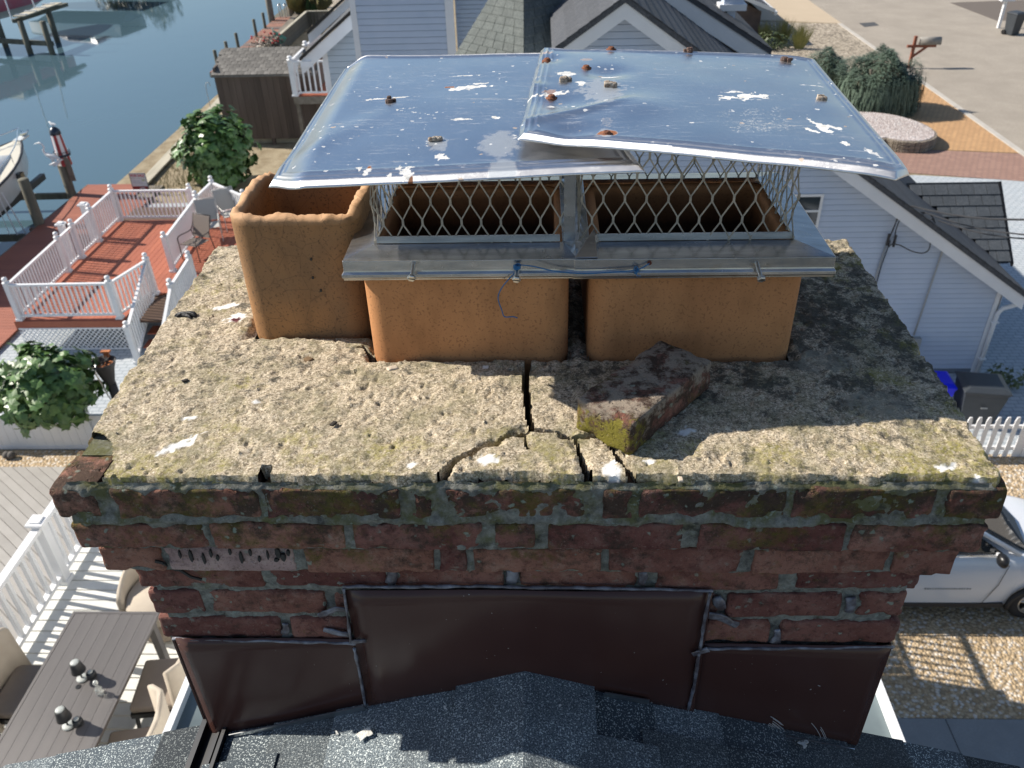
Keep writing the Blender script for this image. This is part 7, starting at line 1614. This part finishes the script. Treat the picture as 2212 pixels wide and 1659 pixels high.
# lower body: cross sections along x with tumblehome; wheel arch cut in the side polygon
prof = [(3.6, -8.25, 0), (5.2, -8.20, 0), (6.45, -8.16, 0), (6.9, -8.20, .02), (7.4, -8.27, .05), (7.8, -8.36, .10), (8.05, -8.50, .20), (8.15, -8.72, .28), (8.18, -9.0, .30)]
wx, wr = 7.32, .36
rows = []
xs_ = sorted(set([3.6, 4.2, 5.0, 5.8, 6.3, 6.6, 6.8]+[wx+wr*1.12*math.cos(t) for t in np.linspace(math.pi, 0, 13)]+[7.9, 8.0, 8.08, 8.14, 8.18]))
def topz(x): return float(np.interp(x, [p[0] for p in prof], [p[1] for p in prof]))
def inset(x): return float(np.interp(x, [p[0] for p in prof], [p[2] for p in prof]))
V = []; 
for x in xs_:
    zt_ = topz(x); ins = inset(x); lo = zs_; dx = abs(x-wx)
    if dx < wr*1.12: lo = GZ+wr*.95+math.sqrt(max(0, (wr*1.12)**2-dx*dx))*.98-.02
    lo = min(lo, zt_-.10); sh_ = lo+(zt_-lo)*.55
    sec = [(ys+ins+.04, lo), (ys+ins, lo+(zt_-lo)*.35), (ys+ins+.005, sh_+(zt_-lo)*.2), (ys+ins+.06, zt_-.035), (ys+ins+.14, zt_), ((ys+ye)/2, zt_+.045), (ye-ins-.14, zt_), (ye-ins-.06, zt_-.035), (ye-ins, sh_), (ye-ins-.04, lo)]
    V.append([(x, y, z) for y, z in sec])
n = len(V[0]); m = MB(); m.add([p for r2 in V for p in r2], [(j*n+k, (j+1)*n+k, (j+1)*n+k+1, j*n+k+1) for j in range(len(V)-1) for k in range(n-1)]+[tuple(range((len(V)-1)*n, len(V)*n))])
m.build('body', M_CP, car, True)
m = MB(); m.b2((3.6, ys+.08, zs_-.05), (6.9, ye-.08, zs_+.12)); m.b2((7.74, ys+.3, zs_-.02), (8.1, ye-.3, zs_+.1)); m.build('underbody', M_BLK, car)
m = MB(); m.slab([(3.6, ys+.02, zs_-.03), (6.92, ys+.02, zs_-.03), (6.86, ys+.02, zs_+.05), (3.6, ys+.02, zs_+.05)], (0, .05, 0)); m.build('sill', M_CLAD, car)
# arch trim
m = MB(); m.tube([(wx+wr*1.12*math.cos(t), ys+.0, GZ+wr*.93+wr*1.12*math.sin(t)*.98) for t in np.linspace(math.pi+.1, -.1, 15)], .035, 6); m.build('wheel_arch', M_CLAD, car, True)
# greenhouse
gx = [(3.7, -7.62), (4.6, -7.56), (5.55, -7.60), (6.0, -7.68), (6.72, -8.16)]
m = MB(); Lr = [(3.6, -8.2), (6.75, -8.17)]
rf_ = [(3.7, ys+.26, -7.60), (5.0, ys+.25, -7.55), (5.95, ys+.28, -7.62), (5.95, ye-.28, -7.62), (5.0, ye-.25, -7.55), (3.7, ye-.26, -7.60)]
m.slab(rf_[:3]+rf_[3:], (0, 0, .05)); o = m.build('roof', M_CP, car); bevel(o, .02, 2)
m = MB(); m.slab([(5.98, ys+.30, -7.62), (6.98, ys+.16, -8.19), (7.06, (ys+ye)/2, -8.15), (6.98, ye-.16, -8.19), (5.98, ye-.30, -7.62)], (.02, 0, .02)); m.build('windshield', M_GLC, car)
m = MB(); m.slab([(3.7, ys+.24, -7.64), (5.85, ys+.26, -7.66), (6.62, ys+.10, -8.17), (3.7, ys+.07, -8.20)], (0, .03, 0)); m.build('side_window', M_GLC, car)
m = MB(); m.tube([(5.8, ys+.27, -7.60), (6.2, ys+.20, -7.80), (6.85, ys+.09, -8.17)], .038, 6); m.build('a_pillar', M_CP, car, True)
m = MB(); m.tube([(3.6, ys+.045, -8.185), (6.6, ys+.06, -8.165)], .014, 6); m.build('window_trim', M_CHR, car, True)
m = MB(); m.slab([(5.15, ys+.2, -7.62), (5.25, ys+.2, -7.62), (5.25, ys+.05, -8.18), (5.15, ys+.05, -8.18)], (0, .02, 0)); m.build('b_pillar', M_CLAD, car)
m = MB(); m.lathe((6.50, ys-.10, -8.16), [(.03, -.02), (.085, .0), (.10, .05), (.09, .12), (.04, .15)], 12, .75, 1.1); m.build('mirror', M_BLK, car, True)
m = MB(); m.bar((6.50, ys-.04, -8.12), (6.52, ys+.08, -8.14), .04); m.build('mirror_arm', M_CP, car)
# door shut lines
for P in ([(6.70, ys-.003, -8.30), (6.66, ys-.004, -8.7), (6.52, ys+.0, -9.12)], [(5.22, ys-.001, -8.25), (5.20, ys-.004, -8.7), (5.24, ys+.0, -9.1)]):
    m = MB(); m.tube(P, .005, 5); m.build('door_gap', M_BLK, car)
m = MB(); m.tube([(6.95, ys+.17, -8.185), (7.5, ys+.30, -8.26), (7.95, ys+.42, -8.42)], .006, 5); m.build('bonnet_gap', M_CLAD, car)
# small unreadable script on the door
for k in range(18): m = MB(); a = 5.62+k*.038; m.b2((a, ys-.008, -8.80), (a+random.uniform(.014, .026), ys-.003, -8.778+random.uniform(0, .008))); o = m.build('script_stroke', M_CON, car)
for yy, s2 in ((ys+.04, -1), (ye-.04, 1)):
    wl = empty('wheel', (0, 0, 0)); wl.parent = car; wl.location = -car.location
    m = MB(); V = []; F = []; n = 28
    for r2, o_ in ((.20, .0), (.23, -.005), (.30, -.01), (.345, .01), (.36, .04), (.36, .17), (.33, .20)): V += [(wx+r2*math.cos(2*math.pi*k/n), yy-s2*0+(-s2)*o_*-1*(-1) if False else yy+(-s2)*o_*1.0, GZ+.36+r2*math.sin(2*math.pi*k/n)) for k in range(n)]
    F = [(j*n+k, j*n+(k+1) % n, (j+1)*n+(k+1) % n, (j+1)*n+k) for j in range(6) for k in range(n)]; m.add(V, F); m.build('tyre', M_TYR, wl, True)
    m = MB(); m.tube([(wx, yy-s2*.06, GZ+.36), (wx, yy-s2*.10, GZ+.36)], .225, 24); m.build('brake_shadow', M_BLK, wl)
    m = MB(); m.tube([(wx+.215*math.cos(t), yy, GZ+.36+.215*math.sin(t)) for t in np.linspace(0, 2*math.pi, 29)], .014, 6, False); m.tube([(wx, yy+.01*s2, GZ+.36), (wx, yy-.04*s2, GZ+.36)], .055, 12)
    for k in range(5):
        for d2_ in (-.13, .13): a = k*2*math.pi/5+.3; m.bar((wx+.05*math.cos(a), yy, GZ+.36+.05*math.sin(a)), (wx+.21*math.cos(a+d2_), yy+.0, GZ+.36+.21*math.sin(a+d2_)), .028, .028)
    m.build('rim', M_RIM, wl, True)
m = MB(); m.slab([(7.95, ys+.14, -8.52), (8.12, ys+.34, -8.62), (8.12, ys+.34, -8.74), (7.98, ys+.12, -8.66)], (.01, -.02, 0)); m.build('headlight', CACHE['dwg'], car)
